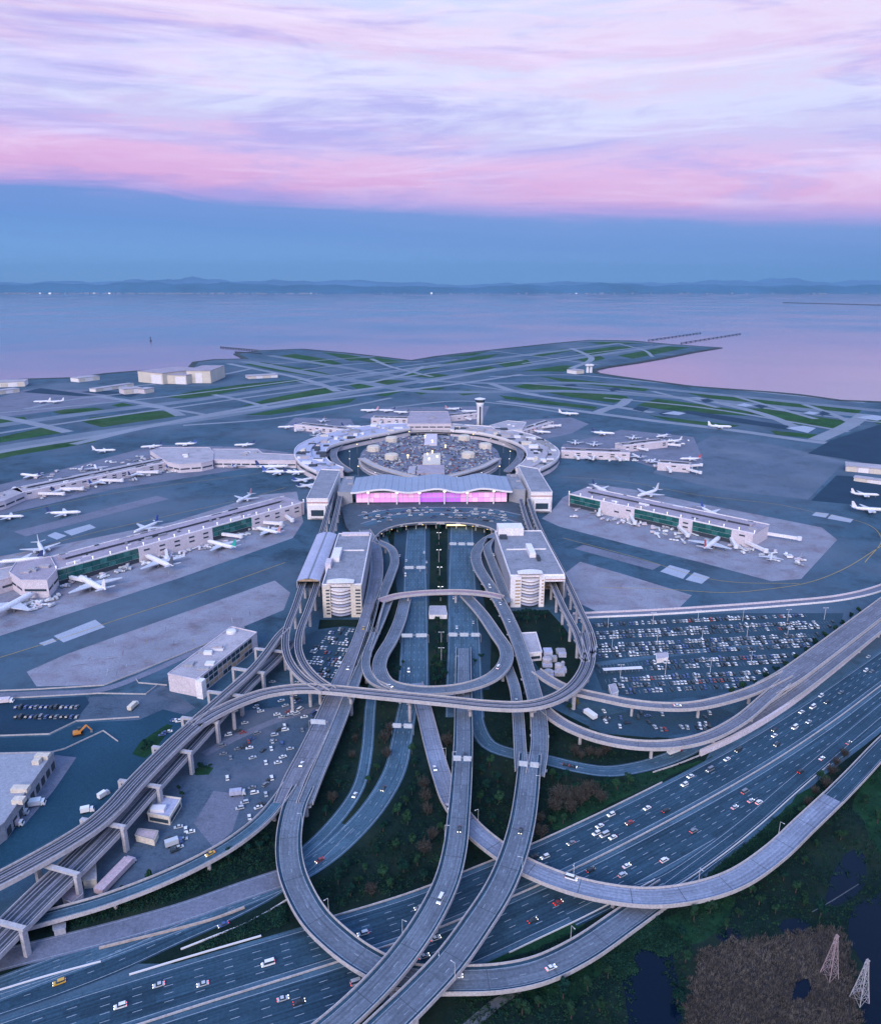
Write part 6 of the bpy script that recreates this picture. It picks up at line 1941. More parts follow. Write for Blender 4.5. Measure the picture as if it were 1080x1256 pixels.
# central garage roof, too small to tell apart
far_cars = []
for k in range(1100):
    a, r = CR_.uniform(0, 2*math.pi), CR_.random() ** .5 * .93
    p = Vector((cxy.x + rx * r * math.cos(a), cxy.y + ry * r * math.sin(a), 12.05))
    far_cars.append((p, R_(CR_.choice([0, 90])), kind_(), CR_.choice(['white', 'silver', 'blue', 'grey', 'black', 'red', 'white']), '', 0))
lb = MB(); lb.box(-.08, .08, -.2, .2, -.1, .1)
HEAD, TAIL = lb.mesh('headlight', head_lamp), lb.mesh('taillight', tail_lamp)
# the 300 largest stay individuals
cars.sort(key=lambda c: c[0].length_squared)
near, rest = cars[:300], cars[300:] + far_cars
count = {}
near.sort(key=lambda c: to_px(c[0])[0])
for p, h, kind, c, zone, pitch in near:
    key = (c, zone)
    count[key] = count.get(key, 0) + 1
    noun = {'sedan': 'car', 'suv': 'car', 'van': 'van'}[kind]
    body = link('car' if kind != 'van' else 'van', CARM[kind, c], None, p, h)
    body.rotation_euler = (0, pitch, h)
    body['_n'] = count[key]
    grp = 'cars on the %s' % ('freeway' if 'freeway' in zone else 'ramps and roads') if not any(w in zone for w in ('park', 'lot', 'yard')) else 'parked cars'
    tag(body, '%s %s %s from the left in %s' % (ordw(count[key]), c, noun, ('the ' + zone).replace('the row ', 'row ')) if any(w in zone for w in ('park', 'lot', 'yard')) else '%s %s %s from the left on the %s' % (ordw(count[key]), c, noun, zone), noun, grp)
    del body['_n']
    link('windows', CARM[kind], body)
    if not any(w in zone for w in ('park', 'lot', 'yard', 'deck')):
        L_ = {'sedan': 4.7, 'suv': 4.8, 'van': 5.6}[kind]
        for sy in (-.62, .62):
            link('headlight', HEAD, body, (L_ / 2 - .05, sy, .62))
            link('taillight', TAIL, body, (-L_ / 2 + .02, sy, .66))
cm_ = MB()
pal = list(PAINTS)
for p, h, kind, c, zone, pitch in rest:
    ch, sh_ = math.cos(h), math.sin(h)
    for src, mi in ((CM[kind][0], pal.index(c)), (CM[kind][1], len(pal))):
        i = len(cm_.v)
        cm_.v += [(p.x + x*ch - y*sh_, p.y + x*sh_ + y*ch, p.z + z) for x, y, z in src.v]
        for f, m_ in zip(src.f, src.m):
            cm_.f.append(tuple(i + q for q in f)); cm_.m.append(mi if m_ == 0 else len(pal))
tag(link('distant_parked_cars', cm_.mesh('distant_parked_cars', [PAINTS[n_] for n_ in pal] + [glass_dark])), 'mass of small parked cars far back in lots and on the garage roof', 'cars', kind='stuff')

# trucks
def box_truck(label, px, py, h, ln, bodym, cabm, z=.12, w=2.5):
    p = P(px, py, z)
    root = thing('box_truck', label, 'truck', p, h)
    mb = MB(); mb.box(-ln/2, ln/2 - 2.4, -w/2, w/2, 1.0, 3.7); part('cargo_box', mb, bodym, root)
    mb = MB(); mb.hexa([(ln/2 - 2.2, -w/2*.95, .5), (ln/2, -w/2*.95, .5), (ln/2, w/2*.95, .5), (ln/2 - 2.2, w/2*.95, .5)], [(ln/2 - 2.2, -w/2*.9, 2.7), (ln/2 - .6, -w/2*.9, 2.7), (ln/2 - .6, w/2*.9, 2.7), (ln/2 - 2.2, w/2*.9, 2.7)])
    cab = part('cab', mb, cabm, root)
    mb = MB(); mb.hexa([(ln/2 - .42, -w*.4, 1.7), (ln/2 - .18, -w*.4, 1.7), (ln/2 - .18, w*.4, 1.7), (ln/2 - .42, w*.4, 1.7)], [(ln/2 - .72, -w*.4, 2.55), (ln/2 - .5, -w*.4, 2.55), (ln/2 - .5, w*.4, 2.55), (ln/2 - .72, w*.4, 2.55)]); part('windscreen', mb, glass_dark, cab)
    mb = MB(); mb.box(-ln/2 + .1, ln/2 - 2.3, -w*.3, w*.3, .55, .98); part('chassis', mb, metal_grey, root)
    for x in (-ln/2 + 1.4, ln/2 - 1.2):
        for y in (-w/2 + .25, w/2 - .25):
            mb = MB(); mb.lathe([(.48, -.18), (.48, .18)], 10, axis='x'); mb.v = [(x + b, y + a, c + .48) for a, b, c in mb.v]; mb.f = [f[::-1] for f in mb.f]; part('wheel', mb, tyre, root)
    return root


rose = mat('trailer_rose', (.50, .38, .42), .6, .08, .2, 1)
semi = box_truck('long rose semi trailer truck parked in the left yard', 143, 1076, hd((166, 1052), (121, 1099)), 24, rose, mat('cab_rose', (.55, .45, .48), .5, 0), w=5.2)
box_truck('white box truck on the slip road under the lower viaduct', 827, 923, R_(28), 11, PAINTS['white'], PAINTS['red'], w=3.0)
box_truck('blue and white box truck parked by the olive tree', 722, 878, R_(120), 12, PAINTS['white'], PAINTS['blue'], w=4)
box_truck('big white trailer truck beside the cargo shed', 41, 988, R_(15), 13, PAINTS['white'], PAINTS['white'], w=4)
box_truck('smaller white truck behind the big trailer by the shed', 25, 999, R_(10), 9, PAINTS['white'], PAINTS['silver'], w=3.4)
box_truck('pale trailer at the cargo dock on the left edge', 14, 1013, R_(8), 13, rose, PAINTS['white'], w=3.2)
box_truck('white truck alone on the dark cargo yard', 108, 996, R_(20), 7, PAINTS['white'], PAINTS['white'])
box_truck('white box truck near the top of the dark cargo yard', 128, 977, R_(60), 7, PAINTS['white'], PAINTS['silver'])
box_truck('cream bus shaped truck by the yard gate', 164, 868, R_(80), 10, wall_cream, PAINTS['white'], w=3)
box_truck('white truck parked at the left edge above the cargo shed', 6, 862, R_(10), 12, wall_pink, PAINTS['white'], w=3.4)
box_truck('pale box truck by the yard slab', 292, 975, R_(10), 9, roof_lav, PAINTS['silver'], w=3)
box_truck('dark blue flat truck next to the yard cars', 214, 1036, R_(30), 9, PAINTS['silver'], PAINTS['blue'], w=3)
# orange excavator
p = P(96, 901, .1)
ex_ = thing('excavator', 'small orange excavator working in the left yard', 'excavator', p, R_(25))
for bx in ((-3, 3, -2.2, -1.2), (-3, 3, 1.2, 2.2)):
    mb = MB(); mb.box(bx[0], bx[1], bx[2], bx[3], 0, 1.1); part('crawler', mb, tyre, ex_)
mb = MB(); mb.box(-2.8, 1.8, -1.8, 1.8, 1.15, 2.6); part('body', mb, orange_paint, ex_)
mb = MB(); mb.box(.2, 2.2, .3, 1.8, 2.62, 4.3); part('cab', mb, glass_dark, ex_)
mb = MB(); mb.bar((1.5, -.8, 2.4), (5.5, -.8, 6.0), .9); mb.bar((5.5, -.8, 6.0), (8.0, -.8, 2.0), .7); part('boom', mb, orange_paint, ex_)
mb = MB(); mb.hexa([(7.2, -1.6, .4), (8.6, -1.6, .2), (8.6, 0, .2), (7.2, 0, .4)], [(7.6, -1.5, 1.9), (8.6, -1.5, 1.9), (8.6, -.1, 1.9), (7.6, -.1, 1.9)]); part('bucket', mb, metal_grey, ex_)

# apron service vehicles: carts and loaders near the gates
sv = MB(); sv.box(-3, 1.2, -1.2, 1.2, .6, 2.6); sv.box(1.3, 3, -1.1, 1.1, .5, 2.1); sv.box(-3, 3, -1, 1, .2, .58, 1)
SV = [sv.mesh('service_truck', [m_, tyre]) for m_ in (PAINTS['white'], PAINTS['silver'], wall_pink)]
ct = MB()
for k in range(3):
    ct.box(k * 3.6 - 5, k * 3.6 - 2, -.9, .9, .5, 1.6); ct.box(k * 3.6 - 4.8, k * 3.6 - 2.2, -.7, .7, .1, .48, 1)
CT = [ct.mesh('baggage_train', [m_, tyre]) for m_ in (wall_grey, PAINTS['white'])]
rng = random.Random(5)
spots = []
for (x0, y0, x1, y1, j, n_, what) in ((80, 716, 150, 694, 8, 22, 'left near concourse'), (150, 700, 300, 655, 7, 34, 'left near concourse'), (300, 652, 345, 645, 5, 10, 'left near concourse'), (20, 745, 75, 735, 8, 14, 'left concourse head'), (700, 628, 800, 645, 6, 26, 'right near concourse'), (800, 650, 900, 672, 8, 24, 'right near concourse'), (900, 672, 985, 690, 6, 20, 'right apron end'),
                                  (40, 612, 220, 575, 4, 40, 'far left pier'), (230, 575, 350, 568, 2, 18, 'far left pier'), (40, 585, 180, 562, 4, 22, 'far side of the far left pier'), (690, 562, 800, 566, 2, 18, 'far right pier'), (770, 540, 850, 545, 4, 14, 'forks of the far right pier'), (800, 572, 850, 574, 2, 10, 'forks of the far right pier')):
    for k in range(n_):
        t = rng.random()
        if k % 2:
            spots.append((x0 + (x1 - x0) * t + rng.uniform(-3, 3), y0 + (y1 - y0) * t + rng.uniform(-j, j) * .6, what))
        spots.append((x0 + (x1 - x0) * t + rng.uniform(-3, 3), y0 + (y1 - y0) * t + rng.uniform(-j, j), what))
sv_n = {}


def nth(k_, w_):
    sv_n[k_, w_] = sv_n.get((k_, w_), 0) + 1
    return ordw(sv_n[k_, w_])


for px, py, what in sorted(spots):
    if rng.random() < .6:
        tag(link('service_truck', rng.choice(SV), None, P(px, py, .16), rng.uniform(0, 6.28)), '%s small service truck from the left beside the %s' % (nth('t', what), what), 'truck', 'service trucks by the ' + what)
    else:
        tag(link('baggage_train', rng.choice(CT), None, P(px, py, .16), rng.uniform(0, 6.28)), '%s baggage train from the left beside the %s' % (nth('b', what), what), 'baggage carts', 'baggage carts by the ' + what)

# ------------------------------------------------------------------ gantries, lamps, masts
def gantry(label, key, px, py, w, panels, h=6.5, emis=False):
    path = ROADS[key]
    k = min(range(len(path)), key=lambda i: (to_px(path[i])[0] - px) ** 2 + (to_px(path[i])[1] - py) ** 2)
    n = normals(path)[k]
    p = path[k]
    root = thing('sign_gantry', label, 'gantry', (p.x, p.y, p.z), math.atan2(n.y, n.x))
    for s in (-1, 1):
        mb = MB(); mb.lathe([(.28, -.02), (.22, h)], 8, cx=s * w/2); part('post', mb, metal_grey, root)
    mb = MB(); mb.box(-w/2, w/2, -.35, .35, h, h + .7); part('beam', mb, metal_grey, root)
    for k in range(panels):
        x0, x1 = -w/2 + w * (k + .12) / panels, -w/2 + w * (k + .88) / panels
        mb = MB(); mb.hexa([(x0, -1.25, h - .9), (x1, -1.25, h - .9), (x1, -.4, h - 1.2), (x0, -.4, h - 1.2)], [(x0, -.95, h + 2.0), (x1, -.95, h + 2.0), (x1, -.4, h + 2.0), (x0, -.4, h + 2.0)])
        part('sign_panel', mb, sign_mat, root)
    return root


gantry('sign gantry across the exit road left of centre', 'clw', 492, 903, 14, 2)
gantry('sign gantry with pale panels on the left long flyover', 'cr', 567, 944, 11.4, 2)
gantry('sign gantry with pale panels on the right long flyover', 'dr', 648, 952, 12.6, 2)
gantry('sign gantry over the mauve left ramp', 'ld', 391, 898, 12.4, 1)
gantry('three panel sign gantry nearest the terminal on the right approach', 'crw', 566, 674, 28, 3)
gantry('three panel sign gantry lower down the right approach', 'crw', 568, 788, 27, 3)
gantry('sign gantry on the left approach above the planted median', 'cl', 508, 787, 23, 2)
gantry('sign gantry on the left approach near the dark median trees', 'cl', 509, 703, 23, 2)


def lamp_post(label, px, py, z, h, lit=False, group=None):
    p = P(px, py, z)
    root = thing('street_lamp', label, 'street lamp', p, 0, group)
    mb = MB(); mb.lathe([(.16, 0), (.10, h)], 6); part('pole', mb, metal_white, root)
    mb = MB(); mb.box(-1.6, 1.6, -.08, .08, h, h + .14); part('arm', mb, metal_white, root)
    for s in (-1, 1):
        mb = MB(); mb.box(s * 1.75 - .5, s * 1.75 + .5, -.25, .25, h - .1, h + .18); part('lamp_head', mb, lamp_white if lit else metal_white, root)


for k, (x, y) in enumerate(((538, 668), (538, 690), (539, 712), (540, 737), (541, 815), (541, 795))):
    lamp_post('%s street lamp down from the terminal on the planted median' % ordw(k + 1), x, y, 0, 14, k < 4, 'lamps on the planted median')
for k, (x, y) in enumerate(((745, 770), (800, 766), (855, 763), (910, 762), (965, 762), (1010, 760), (750, 795), (805, 790), (860, 786), (915, 783), (965, 780), (760, 832), (815, 829), (870, 826), (920, 815))):
    lamp_post('%s lamp post of the right car park, counted row by row from the back' % ordw(k + 1), x, y, 0, 11, False, 'lamp posts of the right car park')
k = 0
for key, side, off in (('ll', 1, 6.3), ('cr', -1, 5.8), ('dr', 1, 6.5), ('rs', 1, 5.4), ('at', 0, 0)):
    if not side:
        continue
    path = ROADS[key]; nn = normals(path); c = 0
    for i in range(8, len(path) - 4, 16):
        c += 1
        p = path[i] + nn[i] * (off * side)
        root = thing('street_lamp', '%s lamp post counted along the %s' % (ordw(c), {'ll': 'loop flyover', 'cr': 'left long flyover', 'dr': 'right long flyover', 'rs': 'pale curved flyover'}[key]), 'street lamp', p, math.atan2(nn[i].y * -side, nn[i].x * -side), 'lamp posts on the flyovers')
        mb = MB(); mb.lathe([(.10, -.6), (.06, 8)], 6); part('pole', mb, metal_white, root)
        mb = MB(); mb.box(0, 1.6, -.05, .05, 8, 8.1); part('arm', mb, metal_white, root)
        mb = MB(); mb.box(1.5, 2.2, -.15, .15, 7.95, 8.12); part('lamp_head', mb, metal_white, root)


def pylon(label, px, py, h, m, arms):
    p = P(px, py, 0)
    root = thing('lattice_tower', label, 'pylon', (p.x, p.y, 0), R_(20))
    w = lambda z: 2.2 * (1 - z / h) ** 1.15 + .3
    legs = MB()
    lv = [h * k / 6 for k in range(7)]
    for sx in (-1, 1):
        for sy in (-1, 1):
            lg = MB()
            for z0, z1 in zip(lv, lv[1:]):
                lg.bar((sx * w(z0), sy * w(z0), z0), (sx * w(z1), sy * w(z1), z1), .24)
            part('leg', lg, m, root)
    br = MB()
    for z0, z1 in zip(lv, lv[1:]):
        a, b = w(z0), w(z1)
        for (x0, y0), (x1, y1) in (((-1, -1), (1, -1)), ((1, -1), (1, 1)), ((1, 1), (-1, 1)), ((-1, 1), (-1, -1))):
            br.bar((x0*a, y0*a, z0), (x1*b, y1*b, z1), .09)
            br.bar((x1*a, y1*a, z0), (x0*b, y0*b, z1), .09)
            br.bar((x0*b, y0*b, z1), (x1*b, y1*b, z1), .09)
    part('bracing', br, m, root)
    for z, ln in arms:
        mb = MB()
        mb.bar((-ln, 0, z), (ln, 0, z), .3); mb.bar((-ln, 0, z), (0, 0, z + 1.6), .2); mb.bar((ln, 0, z), (0, 0, z + 1.6), .2)
        part('cross_arm', mb, m, root)


pylon('rose lattice tower standing in the brown reeds', 1016, 1198, 22, red_steel, ((20.8, 1.4), (18, 1.6)))
pylon('white lattice tower beside the pond at the right edge', 1053, 1227, 21, white_steel, ((19.8, 1.4), (17, 1.6)))
# approach light piers and masts in the bay
for lab, pts in (('upper left thin approach light pier reaching into the bay', [(795, 417.5), (858, 408.5)]), ('longest thin approach light pier reaching into the bay', [(835, 421), (907, 409.5)]), ('thin pier off the left tip of the airfield', [(316, 430), (271, 426)]), ('short thin pier below the left tip', [(320, 434), (289, 432)])):
    a, b = P(*pts[0], 0), P(*pts[1], 0)
    o = Vector((a.x, a.y, 0))
    root = thing('light_pier', lab, 'pier', o)
    mb = MB(); mb.bar(a + Vector((0, 0, 2)), b + Vector((0, 0, 2)), 7, h=1.6); part('deck', mb, wall_dark, root, o)
    n_ = 14
    for k in range(n_ + 1):
        q = a.lerp(b, k / n_)
        mb = MB(); mb.box(q.x - 3, q.x + 3, q.y - 1, q.y + 1, -3, 1.2); mb.box(q.x - 3.2, q.x + 3.2, q.y - .6, q.y + .6, 2.8, 3.6); part('pile', mb, wall_dark, root, o)
p = P(185, 418, 0)
mb = MB(); mb.lathe([(5, -2), (5, 3), (1.6, 4), (1.2, 12), (4, 13), (4, 16), (.3, 18)], 8, cx=p.x, cy=p.y)
lone('channel_marker', mb, wall_dark, 'lone dark marker standing in the bay at left', 'marker')
mb = MB(); mb.bar(P(960, 371, 2), P(1080, 374, 2), 30, h=7)
lone('breakwater', mb, wall_dark, 'faint dark breakwater line far out in the bay at right', 'breakwater')

# ------------------------------------------------------------------ vegetation
def leaf_cloud(rng, n, rx_, rz_, size, zc, flat_bottom=.5, mats_n=1):
    mb = MB()
    lumps = [(rng.uniform(-.55, .55) * rx_, rng.uniform(-.55, .55) * rx_, zc + rng.uniform(-.4, .55) * rz_, rng.uniform(.35, .6)) for _ in range(7)]
    for _ in range(n):
        cx, cy, cz, lr = rng.choice(lumps)
        d = Vector((rng.gauss(0, 1), rng.gauss(0, 1), rng.gauss(0, 1))).normalized()
        r = lr * (.6 + .4 * rng.random())
        c = Vector((cx + d.x * r * rx_, cy + d.y * r * rx_, cz + d.z * r * rz_))
        nrm = (d + Vector((rng.uniform(-.6, .6), rng.uniform(-.6, .6), rng.uniform(-.2, .9)))).normalized()
        u = nrm.orthogonal().normalized(); v = nrm.cross(u)
        a = rng.uniform(0, 6.28); u, v = u * math.cos(a) + v * math.sin(a), v * math.cos(a) - u * math.sin(a)
        s = size * rng.uniform(.6, 1.3)
        mb.face([c - u * s, c - v * s * .6, c + u * s, c + v * s * .6], rng.randrange(mats_n))
    return mb


def twig_cloud(rng, n, rx_, h):
    mb = MB()
    for _ in range(n):
        a = rng.uniform(0, 6.28); r = rng.uniform(0, .35) * rx_
        b0 = Vector((math.cos(a) * r, math.sin(a) * r, h * rng.uniform(.15, .5)))
        d = Vector((math.cos(a) * rng.uniform(.2, 1.1), math.sin(a) * rng.uniform(.2, 1.1), rng.uniform(.5, 1.2))).normalized()
        b1 = b0 + d * rng.uniform(.35, .7) * h
        for k in range(3):
            s = b0.lerp(b1, rng.uniform(.3, 1))
            e = s + Vector((rng.gauss(0, 1), rng.gauss(0, 1), rng.uniform(.1, 1.2))).normalized() * h * rng.uniform(.1, .25)
            w = Vector((rng.gauss(0, 1), rng.gauss(0, 1), 0)).normalized() * .14
            mb.face([s - w, s + w, e + w * .3, e - w * .3])
        w = Vector((-d.y, d.x, 0)).normalized() * .10
        mb.face([b0 - w, b0 + w, b1 + w * .3, b1 - w * .3])
    return mb


tr = random.Random(23)
CROWN = {k: [leaf_cloud(tr, n_, 2.6, 2.6, .42, 4.6).mesh('crown', m_) for _ in range(3)] for k, m_, n_ in (('dark', leaf_dark, 800), ('mid', leaf_mid, 800), ('green', leaf_green, 800), ('olive', leaf_olive, 600))}
CROWN['bare'] = [twig_cloud(tr, 130, 3.2, 7).mesh('crown', twig_brown) for _ in range(3)]
tb = MB(); tb.lathe([(.32, -.2), (.22, 1.8), (.14, 4.2)], 7)
for k in range(5):
    a = k * 1.26; tb.bar((0, 0, 2 + .3 * k), (math.cos(a) * 1.5, math.sin(a) * 1.5, 4.2 + .2 * k), .13)
TRUNK = tb.mesh('trunk', bark)


def tree(label, px, py, kind, s, group, z=0.0):
    root = thing('bare_tree' if kind == 'bare' else 'tree', label, 'tree', P(px, py, z), tr.uniform(0, 6.28), group, (s, s, s * tr.uniform(.9, 1.15)))
    link('trunk', TRUNK, root)
    link('crown', tr.choice(CROWN[kind]), root)


def tree_row(desc, group, pts, kinds, smin, smax):
    for k, (x, y) in enumerate(sorted(pts)):
        kd_ = tr.choice(kinds) if isinstance(kinds, (list, tuple)) else kinds
        tree('%s %s from the left %s' % (ordw(k + 1), {'bare': 'brown bare tree', 'dark': 'dark tree', 'mid': 'bushy tree', 'green': 'green tree', 'olive': 'olive tree'}[kd_], desc), x, y, kd_, tr.uniform(smin, smax), group)


tree_row('between the right long flyover and the freeway', 'brown trees by the right flyover', [(684, 985), (690, 978), (697, 990), (704, 980), (712, 988), (719, 982), (727, 975), (736, 984), (680, 996), (700, 998)], 'bare', 1.0, 1.5)
tree_row('along the slip road under the slim viaduct', 'brown trees by the slip road', [(712, 930), (722, 927), (733, 929), (742, 925), (704, 926)], 'bare', .7, 1.0)
tree_row('beside the two long flyovers', 'brown trees beside the long flyovers', [(520, 968), (522, 985), (524, 1000), (548, 915), (660, 1010), (663, 1028), (472, 912), (475, 930), (478, 900)], 'bare', .8, 1.2)
tree_row('in the dark verge above the freeway', 'scattered trees of the dark verge', [(462, 1050), (486, 1040), (505, 1035), (520, 1048), (470, 1075), (495, 1070), (512, 1062), (540, 1020), (447, 1070), (430, 1100), (455, 1098), (480, 1090), (500, 1012), (488, 1000), (470, 1020), (530, 1030)], ['bare', 'dark', 'dark', 'mid', 'mid', 'green'], .8, 1.3)
tree_row('of the slip road hedge beside the exit road', 'hedge trees beside the exit road', [(432, 930), (424, 948), (416, 965), (408, 985), (400, 1000), (436, 910), (440, 895), (452, 960), (462, 945)], ['mid', 'bare', 'dark'], .6, .9)
tree_row('in the planted median nearest the guideway', 'median trees', [(536, 764), (541, 769), (534, 776), (543, 782), (537, 788), (542, 795), (533, 801), (540, 806), (535, 813), (544, 818), (538, 824), (532, 830), (545, 831), (540, 837), (534, 840), (531, 818), (545, 806)], ['dark', 'green', 'dark'], .8, 1.25)
tree_row('in the upper median near the terminal', 'upper median trees', [(538, 652), (540, 660), (536, 669), (539, 678), (537, 688), (540, 697), (537, 706), (539, 716), (537, 728), (541, 737), (484, 652), (490, 656), (600, 655), (594, 653), (476, 660)], 'dark', .9, 1.3)
tree_row('in the dark row below the right garage', 'garage trees', [(633, 757), (640, 756), (647, 757), (654, 756), (661, 757), (668, 758), (636, 764), (646, 764), (657, 765), (686, 775), (688, 785)], 'dark', .9, 1.2)
tree_row('between the left ramp and the frontage road', 'left verge trees', [(150 + k * 12 + tr.uniform(-4, 4), 1100 - k * 4.5 + tr.uniform(-6, 6)) for k in range(16)], ['dark', 'mid', 'dark'], .7, 1.05)
tree_row('by the inner loop wall', 'loop trees', [(489, 826), (482, 820), (487, 806), (494, 815), (582, 815), (590, 810), (485, 832)], ['dark', 'green'], .6, .9)
tree_row('of the belt between car park and wide viaduct', 'viaduct belt trees', [(950, 826), (962, 818), (974, 811), (986, 802), (998, 793), (1010, 785), (1022, 777), (1032, 768), (1042, 760), (1052, 752), (938, 835), (925, 842), (910, 848), (895, 853)], ['dark', 'mid'], .7, 1.1)
tree_row('standing in the verge around the exit roads', 'verge trees', [(505, 925), (508, 940), (512, 955), (505, 975), (498, 988), (590, 950), (596, 970), (600, 990), (604, 1008), (588, 985), (610, 960), (612, 985), (676, 955), (684, 962), (694, 958), (676, 1012), (690, 1010), (742, 965), (756, 968), (770, 962), (590, 930), (600, 940), (415, 1085), (440, 1085), (425, 1070), (545, 1045), (540, 1065), (520, 1080)], ['dark', 'mid', 'dark', 'green'], .7, 1.2)
tree('round olive yellow tree under the right bend of the guideway', 706, 868, 'olive', 1.1, 'single trees')
tree('dark shrub beside the round olive tree', 697, 872, 'mid', .8, 'single trees')
tree_row('along the marsh edge below the freeway', 'marsh edge trees', [(1003, 956), (1010, 962), (1018, 950), (1024, 940), (1012, 968), (1034, 930), (998, 975), (990, 990), (980, 1000)], ['bare', 'mid', 'bare'], .7, 1.0)
tree_row('in the marsh between flyover and reeds', 'marsh trees', [(835, 1150), (850, 1130), (870, 1120), (905, 1125), (930, 1110), (960, 1080), (985, 1060), (1000, 1040), (950, 1120), (985, 1110), (1005, 1125), (920, 1095), (890, 1140), (840, 1180), (1075, 1010), (1060, 985), (975, 1095), (1030, 1030), (745, 1200), (720, 1215), (690, 1225), (660, 1235), (640, 1245), (700, 1250), (735, 1240), (830, 1230)], ['mid', 'green', 'dark', 'green'], .7, 1.25)
tree_row('on the small islands of the left yards', 'yard trees', [(180, 918), (176, 922), (186, 914), (246, 943), (252, 945), (258, 941), (178, 912), (220, 970), (224, 978)], ['dark', 'green'], .4, .65)


# dense undergrowth as one mass: leaf tufts over the verges and the marsh
def scatter(name, label, cat, polys, avoid, n, m_list, seed, leaf, hmin, hmax, per):
    rng = random.Random(seed)
    mb = MB()
    made = 0
    tries = 0
    boxes = [(min(x for x, y in q), max(x for x, y in q), min(y for x, y in q), max(y for x, y in q)) for q in polys]
    while made < n and tries < n * 12:
        tries += 1
        q = rng.choice(range(len(polys)))
        b = boxes[q]
        px, py = rng.uniform(b[0], b[1]), rng.uniform(b[2], b[3])
        if not inside(px, py, polys[q]):
            continue
        p = P(px, py, 0)
        if any((p.x - a[0]) ** 2 + (p.y - a[1]) ** 2 < a[2] for a in avoid.get((int(p.x // 20), int(p.y // 20)), ())):
            continue
        made += 1
        h = rng.uniform(hmin, hmax)
        mi = rng.randrange(len(m_list))
        for _ in range(per):
            d = Vector((rng.gauss(0, .5), rng.gauss(0, .5), abs(rng.gauss(0, .5))))
            c = Vector((p.x + d.x * h * 1.1, p.y + d.y * h * 1.1, .15 + d.z * h))
            nrm = (d + Vector((rng.uniform(-.5, .5), rng.uniform(-.5, .5), .5))).normalized()
            u = nrm.orthogonal().normalized(); v = nrm.cross(u)
            s = leaf * rng.uniform(.6, 1.4)
            mb.face([c - u * s, c - v * s * .7, c + u * s, c + v * s * .7], mi)
    tag(link(name, mb.mesh(name, m_list)), label, cat, kind='stuff')


avoid = {}
for key, w in (('fw', 27), ('collector', 7), ('cl', 13), ('crw', 15), ('clw', 9), ('clw2', 8), ('sl', 5.5), ('frontage', 8), ('rlow', 7), ('rs', 8), ('inner1', 4), ('rs_end', 7)):
    for p in ROADS[key]:
        if p.z > 3: continue
        for dx in range(-2, 3):
            for dy in range(-2, 3):
                avoid.setdefault((int(p.x // 20) + dx, int(p.y // 20) + dy), []).append((p.x, p.y, (w + 1) ** 2))
verge = [[(400, 860), (450, 850), (640, 860), (690, 900), (740, 915), (880, 905), (860, 940), (760, 990), (650, 1040), (420, 1122), (350, 1100), (390, 1000)], [(140, 1096), (330, 1015), (350, 1070), (250, 1105), (60, 1150), (60, 1128)], [(20, 1200), (120, 1165), (120, 1178), (0, 1212)], [(225, 1172), (350, 1110), (352, 1132)]]
scatter('undergrowth', 'dark tangled undergrowth filling the verges between the ramps', 'undergrowth', verge, avoid, 5200, [leaf_dark, leaf_dark, leaf_mid, scrub_ground], 41, .34, .6, 1.8, 14)
marsh = [[(560, 1215), (740, 1122), (850, 1095), (960, 1010), (1075, 905), (1110, 900), (1110, 1110), (1040, 1130), (1030, 1140), (850, 1152), (830, 1280), (560, 1280)], [(700, 1150), (800, 1120), (840, 1160), (760, 1200)], [(860, 1080), (950, 1005), (1000, 975), (960, 1040), (900, 1075)]]
pond_avoid = dict((k, list(v)) for k, v in avoid.items())
for cxp, cyp, r in ((795, 1180, 9), (800, 1210, 11), (803, 1245, 12), (1045, 1060, 9), (1035, 1085, 9), (1022, 1100, 7), (972, 1136, 7), (1080, 1130, 14), (1090, 1180, 18)):
    p = P(cxp, cyp)
    for dx in range(-2, 3):
        for dy in range(-2, 3):
            pond_avoid.setdefault((int(p.x // 20) + dx, int(p.y // 20) + dy), []).append((p.x, p.y, r * r * .55))
scatter('marsh_scrub', 'low dark green scrub covering the marsh by the freeway', 'scrub', marsh, pond_avoid, 9000, [leaf_dark, leaf_mid, leaf_green, leaf_dark], 42, .30, .5, 1.5, 13)
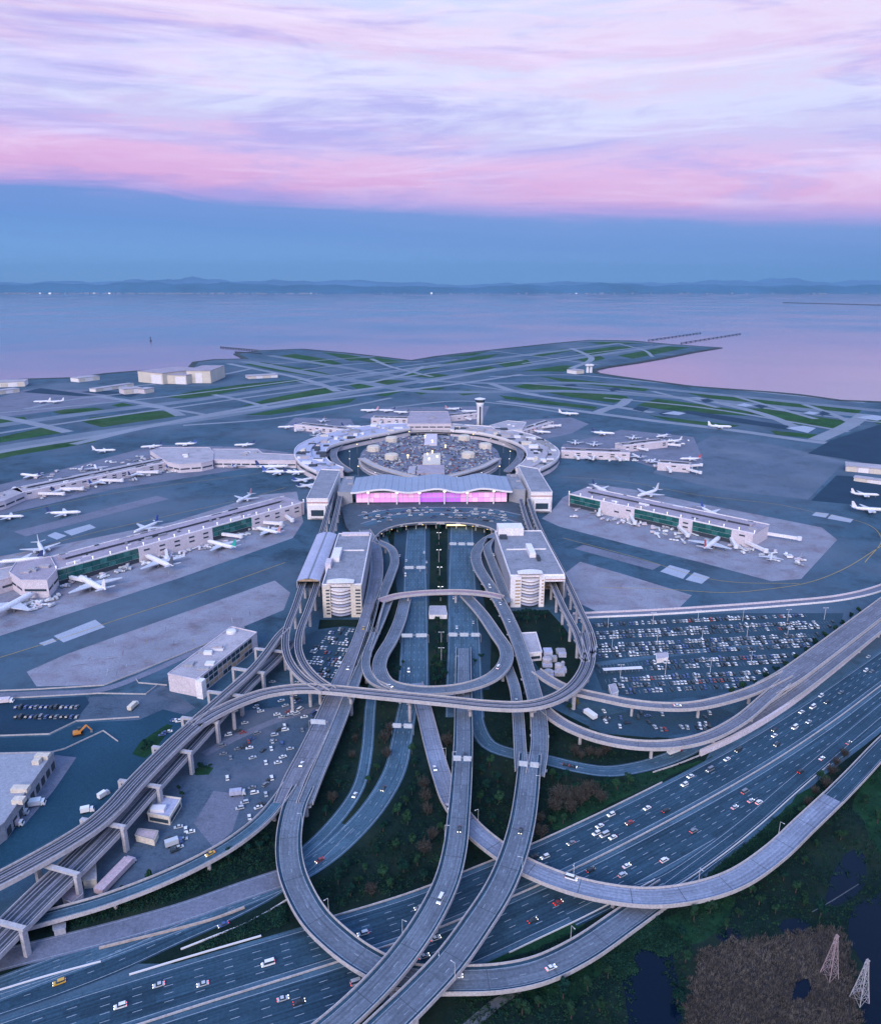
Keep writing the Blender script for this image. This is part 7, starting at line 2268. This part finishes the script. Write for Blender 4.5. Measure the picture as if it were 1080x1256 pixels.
# reed bed
rng = random.Random(77)
mb = MB()
reedp = [(858, 1165), (900, 1152), (940, 1150), (990, 1140), (1018, 1136), (1036, 1140), (1040, 1165), (1050, 1200), (1054, 1235), (1060, 1300), (830, 1300), (838, 1250), (848, 1200)]
hole = [(975, 1205), (990, 1200), (995, 1215), (985, 1228), (970, 1225)]
cnt = 0
while cnt < 60000:
    px, py = rng.uniform(828, 1062), rng.uniform(1134, 1300)
    jx, jy = px + 3 * math.sin(py * .21) + 2 * math.sin(py * .53) + rng.uniform(-3, 3), py + 2 * math.sin(px * .17) + 2 * math.sin(px * .47 + 1) + rng.uniform(-2, 2)
    if not inside(jx, jy, reedp) or inside(px, py, hole):
        continue
    cl_ = math.sin(px * .35 + 2 * math.sin(py * .2)) * math.sin(py * .31 + 1.5 * math.sin(px * .15))
    if cl_ < -.6 and rng.random() < .3:
        continue
    cnt += 1
    p = P(px, py, .08)
    h = rng.uniform(.5, 1.3) * (1.1 + .25 * cl_); a = rng.uniform(0, 6.28); w = rng.uniform(.05, .11)
    ln = Vector((rng.gauss(0, .35), rng.gauss(0, .35), h))
    s = Vector((math.cos(a) * w, math.sin(a) * w, 0))
    mb.face([p - s, p + s, p + ln + s * .5, p + ln - s * .5], 0 if rng.random() < .55 + .25 * cl_ else 1)
tag(link('reed_bed', mb.mesh('reed_bed', [reed_mat, reed_dark])), 'brown bed of dry reeds in the lower right corner', 'reeds', kind='stuff')
flat('reed_ground', [[(540 + (x - 945) * .95 + 405, 1215 + (y - 1215) * .93) for x, y in reedp]], .075, mat('reed_ground', (.050, .046, .048), .95, .4, .2, 1.2))

# ------------------------------------------------------------------ evening haze
HZ = 1
if HZ:
    mb = MB(); mb.box(-40000, 40000, -2800, 36000, -5, 1050)
    hz = bpy.data.materials.new('haze_air')
    hz.use_nodes = True
    nt = hz.node_tree
    nt.nodes.remove(nt.nodes['Principled BSDF'])
    pv = nt.nodes.new('ShaderNodeVolumePrincipled')
    pv.inputs['Color'].default_value = (.38, .77, 1.0, 1)
    pv.inputs['Density'].default_value = 2.6e-5
    pv.inputs['Anisotropy'].default_value = .65
    nt.links.new(pv.outputs[0], nt.nodes['Material Output'].inputs['Volume'])
    tag(link('haze', mb.mesh('haze', hz)), kind='stuff')
